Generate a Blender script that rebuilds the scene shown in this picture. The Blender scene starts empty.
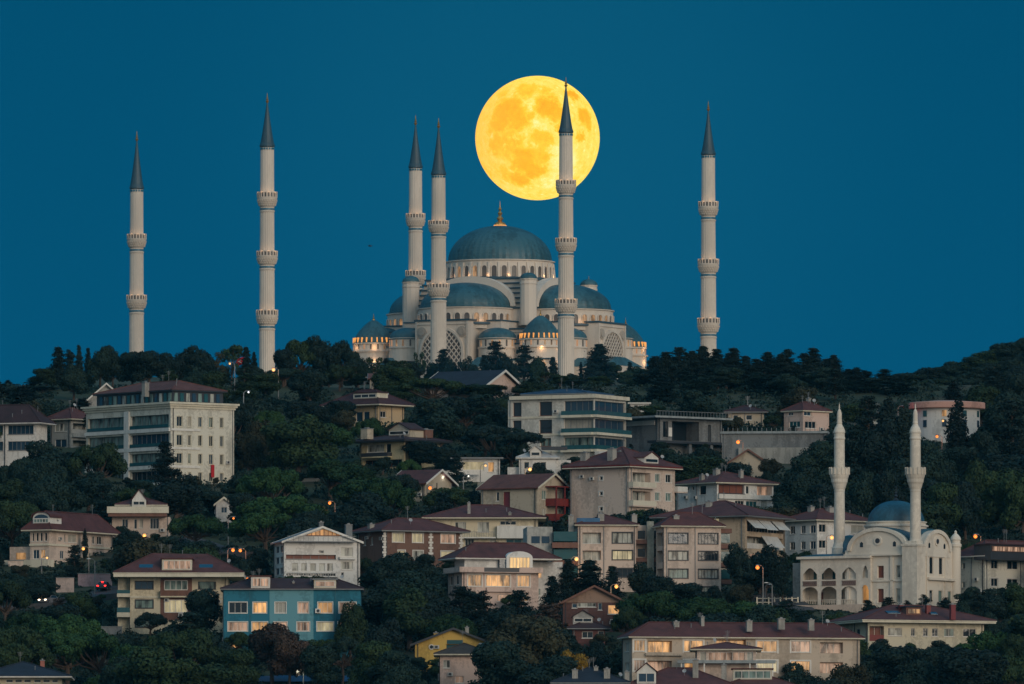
import bpy, math, random
import numpy as np
from mathutils import Vector, noise
R = math.radians
scene = bpy.context.scene
COL = scene.collection
random.seed(7)

# ------------------------------------------------------------------ camera, light, exposure
K = 36.0 / 500.0 / 1024.0            # radians per pixel of the 500 mm lens
PITCH = R(3.0)
CAM = Vector((0, 0, 25))
cd = bpy.data.cameras.new('camera')
cd.lens = 500; cd.sensor_width = 36; cd.clip_start = 5; cd.clip_end = 120000
cam = bpy.data.objects.new('camera', cd); COL.objects.link(cam)
cam.location = CAM; cam.rotation_euler = (math.pi/2 + PITCH, 0, 0)
scene.camera = cam

# ------------------------------------------------------------------ pixel rays of the photograph -> points at a real distance
CP, SP = math.cos(PITCH), math.sin(PITCH)
def ray(px, py):
    u = (px-512)*K; v = (342-py)*K
    return Vector((u, CP - v*SP, SP + v*CP))
def P(px, py, Y):
    r = ray(px, py); return CAM + r*(Y/r.y)
def project(p):
    d = p - CAM; f = d.y*CP + d.z*SP; v = -d.y*SP + d.z*CP
    return 512 + d.x/f/K, 342 - v/f/K
def mpp(Y): return K*Y/CP

def lin(r, g, b):
    f = lambda c: (c/255/12.92) if c <= 10 else ((c/255+0.055)/1.055)**2.4
    return (f(r), f(g), f(b), 1)

w = bpy.data.worlds.new('World'); scene.world = w; w.use_nodes = True
nt = w.node_tree; nt.nodes.clear()
out = nt.nodes.new('ShaderNodeOutputWorld'); bg = nt.nodes.new('ShaderNodeBackground')
bg.inputs['Strength'].default_value = 1.0
tc = nt.nodes.new('ShaderNodeTexCoord'); sp = nt.nodes.new('ShaderNodeSeparateXYZ')
nt.links.new(tc.outputs['Generated'], sp.inputs[0])
def ramp(tree, stops):
    n = tree.nodes.new('ShaderNodeValToRGB'); cr = n.color_ramp
    while len(cr.elements) < len(stops): cr.elements.new(0.5)
    for e, (p, c) in zip(cr.elements, stops): e.position = p; e.color = c
    return n
# east (ahead) deep teal, west (behind) pale afterglow; overhead a clear dusk blue
mr = nt.nodes.new('ShaderNodeMapRange'); mr.inputs[1].default_value = -1; mr.inputs[2].default_value = 1
nt.links.new(sp.outputs['Y'], mr.inputs[0])
r1 = ramp(nt, [(0.0, (0.38, 0.42, 0.42, 1)), (0.30, (0.17, 0.27, 0.34, 1)), (0.62, (0.03, 0.14, 0.23, 1)), (0.9, lin(0, 84, 121)), (1.0, lin(0, 84, 121))])
nt.links.new(mr.outputs[0], r1.inputs[0])
# a touch darker with height over the eastern horizon
mr2 = nt.nodes.new('ShaderNodeMapRange'); mr2.inputs[1].default_value = 0.03; mr2.inputs[2].default_value = 0.09
mr2.inputs[3].default_value = 1.0; mr2.inputs[4].default_value = 0.80
nt.links.new(sp.outputs['Z'], mr2.inputs[0])
mx = nt.nodes.new('ShaderNodeMix'); mx.data_type = 'RGBA'; mx.blend_type = 'MULTIPLY'; mx.inputs[0].default_value = 1
nt.links.new(r1.outputs[0], mx.inputs[6]); nt.links.new(mr2.outputs[0], mx.inputs[7])
# brighter overhead, where the last daylight is scattered down
mr3 = nt.nodes.new('ShaderNodeMapRange'); mr3.inputs[1].default_value = 0.2; mr3.inputs[2].default_value = 0.9; mr3.inputs[3].default_value = 1.0; mr3.inputs[4].default_value = 2.3
nt.links.new(sp.outputs['Z'], mr3.inputs[0])
m3 = nt.nodes.new('ShaderNodeMix'); m3.data_type = 'RGBA'; m3.blend_type = 'MULTIPLY'; m3.inputs[0].default_value = 1
nt.links.new(mx.outputs[2], m3.inputs[6]); nt.links.new(mr3.outputs[0], m3.inputs[7])
# the faint aureole of the moon in the eastern sky
md = ray(537.5, 138).normalized()
dp = nt.nodes.new('ShaderNodeVectorMath'); dp.operation = 'DISTANCE'; dp.inputs[1].default_value = md; nt.links.new(tc.outputs['Generated'], dp.inputs[0])
mr4 = nt.nodes.new('ShaderNodeMapRange'); mr4.interpolation_type = 'SMOOTHERSTEP'; mr4.inputs[1].default_value = 0.002; mr4.inputs[2].default_value = 0.034; mr4.inputs[3].default_value = 1; mr4.inputs[4].default_value = 0
nt.links.new(dp.outputs['Value'], mr4.inputs[0])
m4 = nt.nodes.new('ShaderNodeMix'); m4.data_type = 'RGBA'; m4.blend_type = 'ADD'; m4.inputs[0].default_value = 1
sc4 = nt.nodes.new('ShaderNodeVectorMath'); sc4.operation = 'SCALE'; sc4.inputs[0].default_value = (0.002, 0.016, 0.020); nt.links.new(mr4.outputs[0], sc4.inputs['Scale'])
nt.links.new(m3.outputs[2], m4.inputs[6]); nt.links.new(sc4.outputs[0], m4.inputs[7])
nt.links.new(m4.outputs[2], bg.inputs['Color']); nt.links.new(bg.outputs[0], out.inputs[0])

sd = bpy.data.lights.new('afterglow_sun', 'SUN'); sd.energy = 1.4; sd.angle = R(30); sd.color = (1.0, 0.835, 0.655)
so = bpy.data.objects.new('afterglow_sun', sd); COL.objects.link(so)
az, el = R(32), R(14)                 # behind the camera and to its right, low in the west
ldir = Vector((math.sin(az)*math.cos(el), -math.cos(az)*math.cos(el), math.sin(el)))
so.rotation_euler = ldir.to_track_quat('Z', 'Y').to_euler()

scene.view_settings.view_transform = 'Standard'; scene.view_settings.look = 'None'
scene.view_settings.gamma = 1; scene.view_settings.use_curve_mapping = False
scene.view_settings.exposure = 0.0
scene.render.resolution_x = 1024; scene.render.resolution_y = 684

# ------------------------------------------------------------------ terrain
TY = [-3000, 1300, 1700, 1780, 2180, 2640, 2720, 2950, 3500, 4450, 4820, 4930, 5150, 5700, 8000, 16000, 40000]
TZ = [-20, -20, -12, 4, 80, 155, 158, 150, 158, 215, 262, 271, 276, 268, 120, 0, -10]
def sst(a, b, x):
    t = min(1, max(0, (x-a)/(b-a))); return t*t*(3-2*t)
def terrain(x, y):
    z = float(np.interp(y, TY, TZ))
    g = math.exp(-((y-3300)/270)**2)
    if x > -60:
        b = 29*sst(-80, 92, x) + max(0, 0.27*(min(x, 330)-88)) + (0 if x < 330 else -0.1*(x-330))
        z += g*max(0, b)
    if y > 3600: z -= 0.12*max(0, abs(x)-150)*sst(3600, 4500, y)*(1 if y < 8000 else 0.2)
    if 1900 < y < 5000: z += 1.0*noise.noise(Vector((x/45, y/45, 0)))*sst(1900, 2100, y)
    return z
def hit(px, py, y0=1800, y1=6000):
    r = ray(px, py); y = y0
    while y < y1:
        p = CAM + r*(y/r.y)
        if terrain(p.x, p.y) >= p.z: 
            for _ in range(12):
                y -= 0.5; p = CAM + r*(y/r.y)
                if terrain(p.x, p.y) < p.z: break
            return p
        y += 5
    return CAM + r*(y1/r.y)

# ------------------------------------------------------------------ materials
MATS = {}
def newmat(name):
    m = bpy.data.materials.new(name); m.use_nodes = True
    return m, m.node_tree, m.node_tree.nodes['Principled BSDF']
def N(t, k, **kw):
    n = t.nodes.new(k)
    for a, b in kw.items():
        if isinstance(b, (int, float, tuple)) and a.startswith('i_'): n.inputs[a[2:]].default_value = b
        else: setattr(n, a, b)
    return n
def rough_mat(name, c, rough=0.85, var=0.18, scale=0.5, bump=0.0, streak=True, metal=0.0, fine=0.3):
    key = (name, c, rough)
    if key in MATS: return MATS[key]
    m, t, p = newmat(name)
    co = N(t, 'ShaderNodeTexCoord'); n1 = N(t, 'ShaderNodeTexNoise', i_Scale=scale, i_Detail=6.0, i_Roughness=0.65)
    mp = N(t, 'ShaderNodeMapping'); mp.inputs['Scale'].default_value = (1, 1, 0.25 if streak else 1)
    t.links.new(co.outputs['Object'], mp.inputs[0]); t.links.new(mp.outputs[0], n1.inputs['Vector'])
    n2 = N(t, 'ShaderNodeTexNoise', i_Scale=scale*7, i_Detail=3.0); t.links.new(co.outputs['Object'], n2.inputs['Vector'])
    h_ = N(t, 'ShaderNodeMath', operation='MULTIPLY_ADD'); h_.inputs[1].default_value = fine; h_.inputs[2].default_value = 0.5-0.5*fine; t.links.new(n2.outputs[0], h_.inputs[0])
    ad = N(t, 'ShaderNodeMath', operation='ADD'); t.links.new(n1.outputs[0], ad.inputs[0]); t.links.new(h_.outputs[0], ad.inputs[1])
    r = ramp(t, [(0.72, tuple(x*(1-var*1.6) for x in c[:3])+(1,)), (1.0, c), (1.25, tuple(min(1, x*(1+var*0.6)) for x in c[:3])+(1,))])
    ml = N(t, 'ShaderNodeMath', operation='MULTIPLY'); ml.inputs[1].default_value = 0.5
    for e in r.color_ramp.elements: e.position = e.position*0.5
    t.links.new(ad.outputs[0], ml.inputs[0]); t.links.new(ml.outputs[0], r.inputs[0])
    t.links.new(r.outputs[0], p.inputs['Base Color']); p.inputs['Roughness'].default_value = rough
    p.inputs['Metallic'].default_value = metal
    if bump:
        b = N(t, 'ShaderNodeBump', i_Strength=bump, i_Distance=0.2); t.links.new(n2.outputs[0], b.inputs['Height']); t.links.new(b.outputs[0], p.inputs['Normal'])
    MATS[key] = m; return m
def wallm(r, g, b): return rough_mat('painted_plaster', (r, g, b, 1), 0.9, 0.26, 0.3, fine=0.4)
def roofm(r, g, b):
    key = ('roof', r, g, b)
    if key in MATS: return MATS[key]
    m, t, p = newmat('roof_tiles')
    co = N(t, 'ShaderNodeTexCoord'); wv = N(t, 'ShaderNodeTexWave', bands_direction='Z', i_Scale=2.6, i_Distortion=1.2); wv.inputs['Detail'].default_value = 2
    t.links.new(co.outputs['Object'], wv.inputs['Vector'])
    n = N(t, 'ShaderNodeTexNoise', i_Scale=0.45, i_Detail=7.0, i_Roughness=0.75); t.links.new(co.outputs['Object'], n.inputs['Vector'])
    rr = ramp(t, [(0.3, (r*0.5, g*0.55, b*0.6, 1)), (0.5, (r, g, b, 1)), (0.72, (r*1.4, g*1.5, b*1.5, 1))])
    t.links.new(n.outputs[0], rr.inputs[0])
    mx = N(t, 'ShaderNodeMix', data_type='RGBA', blend_type='MULTIPLY'); mx.inputs[0].default_value = 0.35
    t.links.new(rr.outputs[0], mx.inputs[6]); t.links.new(wv.outputs['Color'], mx.inputs[7])
    t.links.new(mx.outputs[2], p.inputs['Base Color']); p.inputs['Roughness'].default_value = 0.8
    bp = N(t, 'ShaderNodeBump', i_Strength=0.6, i_Distance=0.15); t.links.new(wv.outputs['Fac'], bp.inputs['Height']); t.links.new(bp.outputs[0], p.inputs['Normal'])
    MATS[key] = m; return m
def glass(name, c, rough=0.12):
    if name in MATS: return MATS[name]
    m, t, p = newmat(name); p.inputs['Base Color'].default_value = c; p.inputs['Roughness'].default_value = rough
    n = N(t, 'ShaderNodeTexNoise', i_Scale=0.8); co = N(t, 'ShaderNodeTexCoord'); t.links.new(co.outputs['Object'], n.inputs['Vector'])
    b = N(t, 'ShaderNodeBump', i_Strength=0.15, i_Distance=0.3); t.links.new(n.outputs[0], b.inputs['Height']); t.links.new(b.outputs[0], p.inputs['Normal'])
    MATS[name] = m; return m
def curtain(name, c, lit=0.0, lc=(1, 0.58, 0.22, 1), lo=0.3):
    """a window pane behind which a curtain hangs; lit ones give off the room's warm light"""
    if name in MATS: return MATS[name]
    m, t, p = newmat(name)
    co = N(t, 'ShaderNodeTexCoord'); oi = N(t, 'ShaderNodeObjectInfo')
    ad = N(t, 'ShaderNodeVectorMath', operation='ADD'); t.links.new(co.outputs['Object'], ad.inputs[0])
    cv = N(t, 'ShaderNodeVectorMath', operation='SCALE'); cv.inputs['Scale'].default_value = 91.0
    cx = N(t, 'ShaderNodeCombineXYZ'); t.links.new(oi.outputs['Random'], cx.inputs[0]); t.links.new(oi.outputs['Random'], cx.inputs[1]); t.links.new(cx.outputs[0], cv.inputs[0])
    t.links.new(cv.outputs[0], ad.inputs[1])
    mp = N(t, 'ShaderNodeMapping'); mp.inputs['Scale'].default_value = (1.3, 1.3, 0.35); t.links.new(ad.outputs[0], mp.inputs[0])
    n = N(t, 'ShaderNodeTexNoise', i_Scale=1.0, i_Detail=4.0); t.links.new(mp.outputs[0], n.inputs['Vector'])
    r = ramp(t, [(0.35, (lo, lo, lo, 1)), (0.5, (0.75, 0.75, 0.75, 1)), (0.65, (1.15, 1.15, 1.15, 1))])
    t.links.new(n.outputs[0], r.inputs[0])
    mx = N(t, 'ShaderNodeMix', data_type='RGBA', blend_type='MULTIPLY'); mx.inputs[0].default_value = 1; mx.inputs[6].default_value = c
    t.links.new(r.outputs[0], mx.inputs[7]); t.links.new(mx.outputs[2], p.inputs['Base Color'])
    p.inputs['Roughness'].default_value = 0.35
    if lit:
        m2 = N(t, 'ShaderNodeMix', data_type='RGBA', blend_type='MULTIPLY'); m2.inputs[0].default_value = 1; m2.inputs[6].default_value = lc
        t.links.new(r.outputs[0], m2.inputs[7]); t.links.new(m2.outputs[2], p.inputs['Emission Color'])
        q = N(t, 'ShaderNodeMath', operation='MULTIPLY_ADD'); q.inputs[1].default_value = lit*1.15; q.inputs[2].default_value = lit*0.42
        t.links.new(oi.outputs['Random'], q.inputs[0]); t.links.new(q.outputs[0], p.inputs['Emission Strength'])
    MATS[name] = m; return m
def emit(name, c, s):
    if name in MATS: return MATS[name]
    m, t, p = newmat(name); p.inputs['Base Color'].default_value = (0.04, 0.04, 0.04, 1)
    p.inputs['Emission Color'].default_value = c; p.inputs['Emission Strength'].default_value = s
    MATS[name] = m; return m
PANE = {
 'dark': glass('dark_glass', (0.012, 0.02, 0.028, 1)),
 'blue': glass('blue_glass', (0.02, 0.05, 0.085, 1)),
 'teal': glass('teal_glass', (0.02, 0.085, 0.10, 1), 0.2),
 'green': curtain('green_curtain', (0.17, 0.25, 0.23, 1), lo=0.06),
 'curt': curtain('pale_curtain', (0.42, 0.43, 0.39, 1), lo=0.07),
 'cream': curtain('bright_curtain', (0.5, 0.46, 0.32, 1), 0.27, (0.95, 0.76, 0.42, 1), lo=0.5),
 'lit': curtain('lit_window', (0.35, 0.22, 0.12, 1), 0.5, (1.0, 0.50, 0.17, 1), lo=0.1),
 'dim': curtain('dim_lit_window', (0.3, 0.22, 0.18, 1), 0.26, (1.0, 0.58, 0.36, 1), lo=0.15),
 'hot': curtain('bright_lit_window', (0.5, 0.4, 0.2, 1), 0.72, (1.0, 0.56, 0.2, 1), lo=0.6),
 'shut': rough_mat('roller_shutter', (0.34, 0.33, 0.29, 1), 0.6, 0.15, 3),
 'door': rough_mat('dark_red_door', (0.13, 0.02, 0.03, 1), 0.6),
 'brown': rough_mat('brown_door', (0.16, 0.05, 0.03, 1), 0.6),
 'loft': curtain('timber_lit_loft', (0.4, 0.2, 0.07, 1), 0.3, (1.0, 0.45, 0.12, 1), lo=0.5),
}
WHITE = rough_mat('white_paint', (0.62, 0.60, 0.56, 1), 0.6, 0.12, 1)
GREYM = rough_mat('grey_metal', (0.18, 0.19, 0.2, 1), 0.5, 0.12, 1)
DARKM = rough_mat('dark_metal', (0.03, 0.035, 0.045, 1), 0.5, 0.12, 1)
CREAM = rough_mat('cream_trim', (0.56, 0.52, 0.42, 1), 0.8, 0.14, 0.5)
BRICK = rough_mat('brown_trim', (0.16, 0.08, 0.06, 1), 0.85, 0.2, 1)
REDT = rough_mat('red_paint', (0.16, 0.018, 0.016, 1), 0.6, 0.2, 1)
CONC = rough_mat('concrete', (0.15, 0.16, 0.165, 1), 0.9, 0.35, 0.4, 0.3)
AWN = rough_mat('awning_cloth', (0.5, 0.5, 0.48, 1), 0.85, 0.15, 1)
TEALG = rough_mat('teal_balustrade', (0.02, 0.085, 0.10, 1), 0.2, 0.1, 1)

# ------------------------------------------------------------------ mesh helpers
class MB:
    def __init__(s): s.v = []; s.f = []
    def quad(s, a, b, c, d):
        n = len(s.v); s.v += [a, b, c, d]; s.f.append((n, n+1, n+2, n+3))
    def poly(s, pts):
        n = len(s.v); s.v += list(pts); s.f.append(tuple(range(n, n+len(pts))))
    def box(s, x0, y0, z0, x1, y1, z1):
        n = len(s.v)
        s.v += [(x0,y0,z0),(x1,y0,z0),(x1,y1,z0),(x0,y1,z0),(x0,y0,z1),(x1,y0,z1),(x1,y1,z1),(x0,y1,z1)]
        for q in ((0,3,2,1),(4,5,6,7),(0,1,5,4),(1,2,6,5),(2,3,7,6),(3,0,4,7)): s.f.append(tuple(n+i for i in q))
    def fbox(s, f, u0, d0, v0, u1, d1, v1):
        """box in the coordinates of a facade (u along, d inwards, v up)"""
        n = len(s.v)
        s.v += [f(u0,v0,d0),f(u1,v0,d0),f(u1,v0,d1),f(u0,v0,d1),f(u0,v1,d0),f(u1,v1,d0),f(u1,v1,d1),f(u0,v1,d1)]
        for q in ((0,3,2,1),(4,5,6,7),(0,1,5,4),(1,2,6,5),(2,3,7,6),(3,0,4,7)): s.f.append(tuple(n+i for i in q))
    def prism(s, base, top):
        n = len(s.v); k = len(base); s.v += list(base)+list(top)
        for i in range(k): j = (i+1) % k; s.f.append((n+i, n+j, n+k+j, n+k+i))
        s.f.append(tuple(n+i for i in range(k-1, -1, -1))); s.f.append(tuple(n+k+i for i in range(k)))
    def lathe(s, prof, c=(0,0,0), seg=24, a0=0.0, a1=None):
        full = a1 is None; n = len(s.v); m = seg if full else seg+1
        for (r, z) in prof:
            for i in range(m):
                a = a0 + (2*math.pi if full else (a1-a0))*i/seg
                s.v.append((c[0]+r*math.cos(a), c[1]+r*math.sin(a), c[2]+z))
        for k in range(len(prof)-1):
            for i in range(seg):
                j = (i+1) % m
                s.f.append((n+k*m+i, n+k*m+j, n+(k+1)*m+j, n+(k+1)*m+i))
    def tube(s, pts, rads, seg=6):
        n0 = len(s.v)
        for k, p in enumerate(pts):
            p = Vector(p); q = Vector(pts[min(k+1, len(pts)-1)]); o = Vector(pts[max(k-1, 0)])
            d = (q-o).normalized(); a = d.orthogonal().normalized(); b = d.cross(a)
            for i in range(seg):
                t = 2*math.pi*i/seg; s.v.append(tuple(p + (a*math.cos(t)+b*math.sin(t))*rads[k]))
        for k in range(len(pts)-1):
            for i in range(seg):
                j = (i+1) % seg; s.f.append((n0+k*seg+i, n0+k*seg+j, n0+(k+1)*seg+j, n0+(k+1)*seg+i))
        s.f.append(tuple(n0+i for i in range(seg))); s.f.append(tuple(n0+(len(pts)-1)*seg+i for i in range(seg)))
    def build(s, name, mat, parent=None, smooth=False):
        me = bpy.data.meshes.new(name); me.from_pydata(s.v, [], s.f); me.materials.append(mat)
        if smooth:
            for p in me.polygons: p.use_smooth = True
        o = bpy.data.objects.new(name, me); COL.objects.link(o)
        if parent: o.parent = parent
        return o
def tag(o, label=None, cat=None, group=None, kind=None):
    if label: o['label'] = label
    if cat: o['category'] = cat
    if group: o['group'] = group
    if kind: o['kind'] = kind
    return o
def empty(name, loc, rz=0.0):
    o = bpy.data.objects.new(name, None); COL.objects.link(o); o.location = loc; o.rotation_euler = (0, 0, rz)
    o.empty_display_size = 0.5; return o

# ------------------------------------------------------------------ the ground, the water, the moon
def ground_mat():
    m, t, p = newmat('hillside_soil_and_grass')
    co = N(t, 'ShaderNodeTexCoord'); n = N(t, 'ShaderNodeTexNoise', i_Scale=0.08, i_Detail=10.0, i_Roughness=0.7)
    t.links.new(co.outputs['Object'], n.inputs['Vector'])
    r = ramp(t, [(0.35, (0.018, 0.03, 0.014, 1)), (0.5, (0.03, 0.045, 0.02, 1)), (0.62, (0.06, 0.055, 0.035, 1))])
    t.links.new(n.outputs[0], r.inputs[0]); t.links.new(r.outputs[0], p.inputs['Base Color']); p.inputs['Roughness'].default_value = 1
    b = N(t, 'ShaderNodeBump', i_Strength=0.8, i_Distance=1.0); t.links.new(n.outputs[0], b.inputs['Height']); t.links.new(b.outputs[0], p.inputs['Normal'])
    return m
def make_ground():
    xs = list(np.concatenate([[-8000, -6000, -3000, -1500, -800, -500, -350], np.arange(-280, 281, 7), [350, 500, 800, 1500, 3000, 6000, 8000]]))
    ys = list(np.concatenate([[-3000, 0, 1000, 1300, 1500, 1700, 1740, 1780, 1850, 1950], np.arange(2000, 2740, 8), np.arange(2760, 3600, 24), np.arange(3620, 5300, 40), [5500, 5700, 6500, 8000, 11000, 16000]]))
    mb = MB(); nx = len(xs)
    for y in ys:
        for x in xs: mb.v.append((x, y, terrain(x, y)))
    for j in range(len(ys)-1):
        for i in range(nx-1):
            a = j*nx+i; mb.f.append((a, a+1, a+nx+1, a+nx))
    o = mb.build('ground', ground_mat(), smooth=True); tag(o, kind='structure')
make_ground()
def make_water():
    m, t, p = newmat('strait_water'); p.inputs['Base Color'].default_value = (0.01, 0.03, 0.045, 1); p.inputs['Roughness'].default_value = 0.15
    n = N(t, 'ShaderNodeTexNoise', i_Scale=0.2, i_Detail=5.0); co = N(t, 'ShaderNodeTexCoord'); t.links.new(co.outputs['Object'], n.inputs['Vector'])
    b = N(t, 'ShaderNodeBump', i_Strength=0.5, i_Distance=0.5); t.links.new(n.outputs[0], b.inputs['Height']); t.links.new(b.outputs[0], p.inputs['Normal'])
    mb = MB(); mb.quad((-7990, -2900, 0), (7990, -2900, 0), (7990, 1790, 0), (-7990, 1790, 0))
    tag(mb.build('water', m), kind='structure')
make_water()

def make_haze():
    m = bpy.data.materials.new('evening_haze'); m.use_nodes = True; t = m.node_tree; t.nodes.clear()
    o_ = N(t, 'ShaderNodeOutputMaterial'); v = N(t, 'ShaderNodeVolumePrincipled'); v.inputs['Density'].default_value = HAZE
    v.inputs['Color'].default_value = (0.10, 0.60, 0.90, 1); v.inputs['Anisotropy'].default_value = 0.0
    t.links.new(v.outputs[0], o_.inputs['Volume'])
    mb = MB(); mb.box(-8001, -3001, -24, 8001, 16001, 392); o = mb.build('haze', m); tag(o, kind='stuff')
HAZE = 1.2e-5
make_haze()

def make_moon():
    Y = 60000.0; c = P(537.5, 138, Y); s = K*Y/CP/CP; rad = 62.2*s
    m = bpy.data.materials.new('moon_surface'); m.use_nodes = True; t = m.node_tree; t.nodes.clear()
    o_ = N(t, 'ShaderNodeOutputMaterial'); e = N(t, 'ShaderNodeEmission'); e.inputs['Strength'].default_value = 1.16
    co = N(t, 'ShaderNodeTexCoord')
    # distort the coordinates so the dark seas get ragged shores
    n = N(t, 'ShaderNodeTexNoise', i_Scale=0.016*62.2/rad*4, i_Detail=9.0, i_Roughness=0.72); t.links.new(co.outputs['Object'], n.inputs['Vector'])
    n.inputs['Scale'].default_value = 6.5/rad
    sub = N(t, 'ShaderNodeVectorMath', operation='SUBTRACT'); sub.inputs[1].default_value = (0.5, 0.5, 0.5); t.links.new(n.outputs['Color'], sub.inputs[0])
    sc = N(t, 'ShaderNodeVectorMath', operation='SCALE'); sc.inputs['Scale'].default_value = rad*0.5; t.links.new(sub.outputs[0], sc.inputs[0])
    ad = N(t, 'ShaderNodeVectorMath', operation='ADD'); t.links.new(co.outputs['Object'], ad.inputs[0]); t.links.new(sc.outputs[0], ad.inputs[1])
    # seas: (dx, dy, radius, weight) in pixels of a 62 px disc seen from the earth
    seas = [(-30,-24,17,.9),(-37,-12,12,.8),(-20,-16,12,.8),(-6,-20,6,.4),(11,-28,14,.95),(20,-20,10,.7),(36,-40,7.5,1.1),(47,-20,10,.9),(50,-12,7,.6),(43,2,6,.7),(-28,10,16,.55),(-42,10,11,.6),(-14,26,15,.8),(-4,35,12,.85),(-17,44,11,.9),(-32,38,9,.5),(2,20,12,.55),(3,2,9,.5),(10,8,7,.45),(24,-5,6,.6),(-47,-5,7,.45),(8,-45,8,.35),(-12,-46,12,.45),(-36,-42,10,.3),(-50,34,7,.3)]
    acc = None
    for dx, dy, rr, wt in seas:
        X = dx*s; Z = -dy*s; D = math.sqrt(max(0, rad*rad-X*X-Z*Z))
        ds = N(t, 'ShaderNodeVectorMath', operation='DISTANCE'); t.links.new(ad.outputs[0], ds.inputs[0]); ds.inputs[1].default_value = (X, -D, Z)
        q = N(t, 'ShaderNodeMapRange', interpolation_type='SMOOTHSTEP'); q.inputs[1].default_value = rr*s*1.28; q.inputs[2].default_value = rr*s*0.5
        q.inputs[3].default_value = 0; q.inputs[4].default_value = wt*.84; t.links.new(ds.outputs['Value'], q.inputs[0])
        if acc is None: acc = q
        else:
            mxx = N(t, 'ShaderNodeMath', operation='MAXIMUM'); t.links.new(acc.outputs[0], mxx.inputs[0]); t.links.new(q.outputs[0], mxx.inputs[1]); acc = mxx
    # bright young craters and the pale southern highlands
    for dx, dy, rr, wt in [(-24, 3, 4.5, .5), (-46, 0, 3.5, .5), (-32, 13, 3.5, .45), (-38, -4, 2.5, .3), (-2, -9, 5, .3), (24, 18, 20, .28), (30, 34, 16, .25), (12, 48, 12, .25), (-2, 12, 4, .3), (34, -30, 5, .3), (6, -6, 5, .25), (-8, -30, 5, .25)]:
        X = dx*s; Z = -dy*s; D = math.sqrt(max(0, rad*rad-X*X-Z*Z))
        ds = N(t, 'ShaderNodeVectorMath', operation='DISTANCE'); t.links.new(ad.outputs[0], ds.inputs[0]); ds.inputs[1].default_value = (X, -D, Z)
        q = N(t, 'ShaderNodeMapRange', interpolation_type='SMOOTHSTEP'); q.inputs[1].default_value = rr*s*1.3; q.inputs[2].default_value = rr*s*0.2; q.inputs[3].default_value = 0; q.inputs[4].default_value = wt; t.links.new(ds.outputs['Value'], q.inputs[0])
        sb = N(t, 'ShaderNodeMath', operation='SUBTRACT'); t.links.new(acc.outputs[0], sb.inputs[0]); t.links.new(q.outputs[0], sb.inputs[1]); acc = sb
    n2 = N(t, 'ShaderNodeTexNoise', i_Detail=10.0, i_Roughness=0.75); n2.inputs['Scale'].default_value = 9.0/rad; t.links.new(co.outputs['Object'], n2.inputs['Vector'])
    sm = N(t, 'ShaderNodeMath', operation='MULTIPLY_ADD'); sm.inputs[1].default_value = 1.35; t.links.new(n2.outputs[0], sm.inputs[0]); t.links.new(acc.outputs[0], sm.inputs[2])
    # small bright craters
    vo = N(t, 'ShaderNodeTexVoronoi'); vo.inputs['Scale'].default_value = 6.0/rad; t.links.new(co.outputs['Object'], vo.inputs['Vector'])
    vr = N(t, 'ShaderNodeMapRange'); vr.inputs[1].default_value = 0.0; vr.inputs[2].default_value = 0.22; vr.inputs[3].default_value = -0.35; vr.inputs[4].default_value = 0
    t.links.new(vo.outputs['Distance'], vr.inputs[0])
    s2 = N(t, 'ShaderNodeMath', operation='ADD'); t.links.new(sm.outputs[0], s2.inputs[0]); t.links.new(vr.outputs[0], s2.inputs[1])
    dv = N(t, 'ShaderNodeMath', operation='DIVIDE'); dv.inputs[1].default_value = 2.0; t.links.new(s2.outputs[0], dv.inputs[0])
    r = ramp(t, [(0.16, lin(255, 240, 150)), (0.29, lin(255, 226, 104)), (0.44, lin(255, 206, 60)), (0.6, lin(253, 188, 44)), (0.82, lin(246, 170, 34))])
    t.links.new(dv.outputs[0], r.inputs[0])
    # lower left limb is redder, right of centre brighter
    spx = N(t, 'ShaderNodeSeparateXYZ'); t.links.new(co.outputs['Object'], spx.inputs[0])
    lx = N(t, 'ShaderNodeMath', operation='MULTIPLY_ADD'); lx.inputs[1].default_value = 1/rad; lx.inputs[2].default_value = 0; t.links.new(spx.outputs['X'], lx.inputs[0])
    gr = N(t, 'ShaderNodeMapRange'); gr.inputs[1].default_value = -1; gr.inputs[2].default_value = -0.2; gr.inputs[3].default_value = 0.55; gr.inputs[4].default_value = 0; t.links.new(lx.outputs[0], gr.inputs[0])
    mx = N(t, 'ShaderNodeMix', data_type='RGBA'); t.links.new(gr.outputs[0], mx.inputs[0]); t.links.new(r.outputs[0], mx.inputs[6]); mx.inputs[7].default_value = lin(250, 176, 60)
    t.links.new(mx.outputs[2], e.inputs['Color']); t.links.new(e.outputs[0], o_.inputs[0])
    mb = MB(); mb.lathe([(rad*math.sin(math.pi*i/48), -rad*math.cos(math.pi*i/48)) for i in range(49)], seg=96)
    o = mb.build('moon', m, smooth=True); o.location = c
    tag(o, 'huge full golden moon with dark seas, rising behind the tallest minaret', 'moon')
make_moon()

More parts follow.
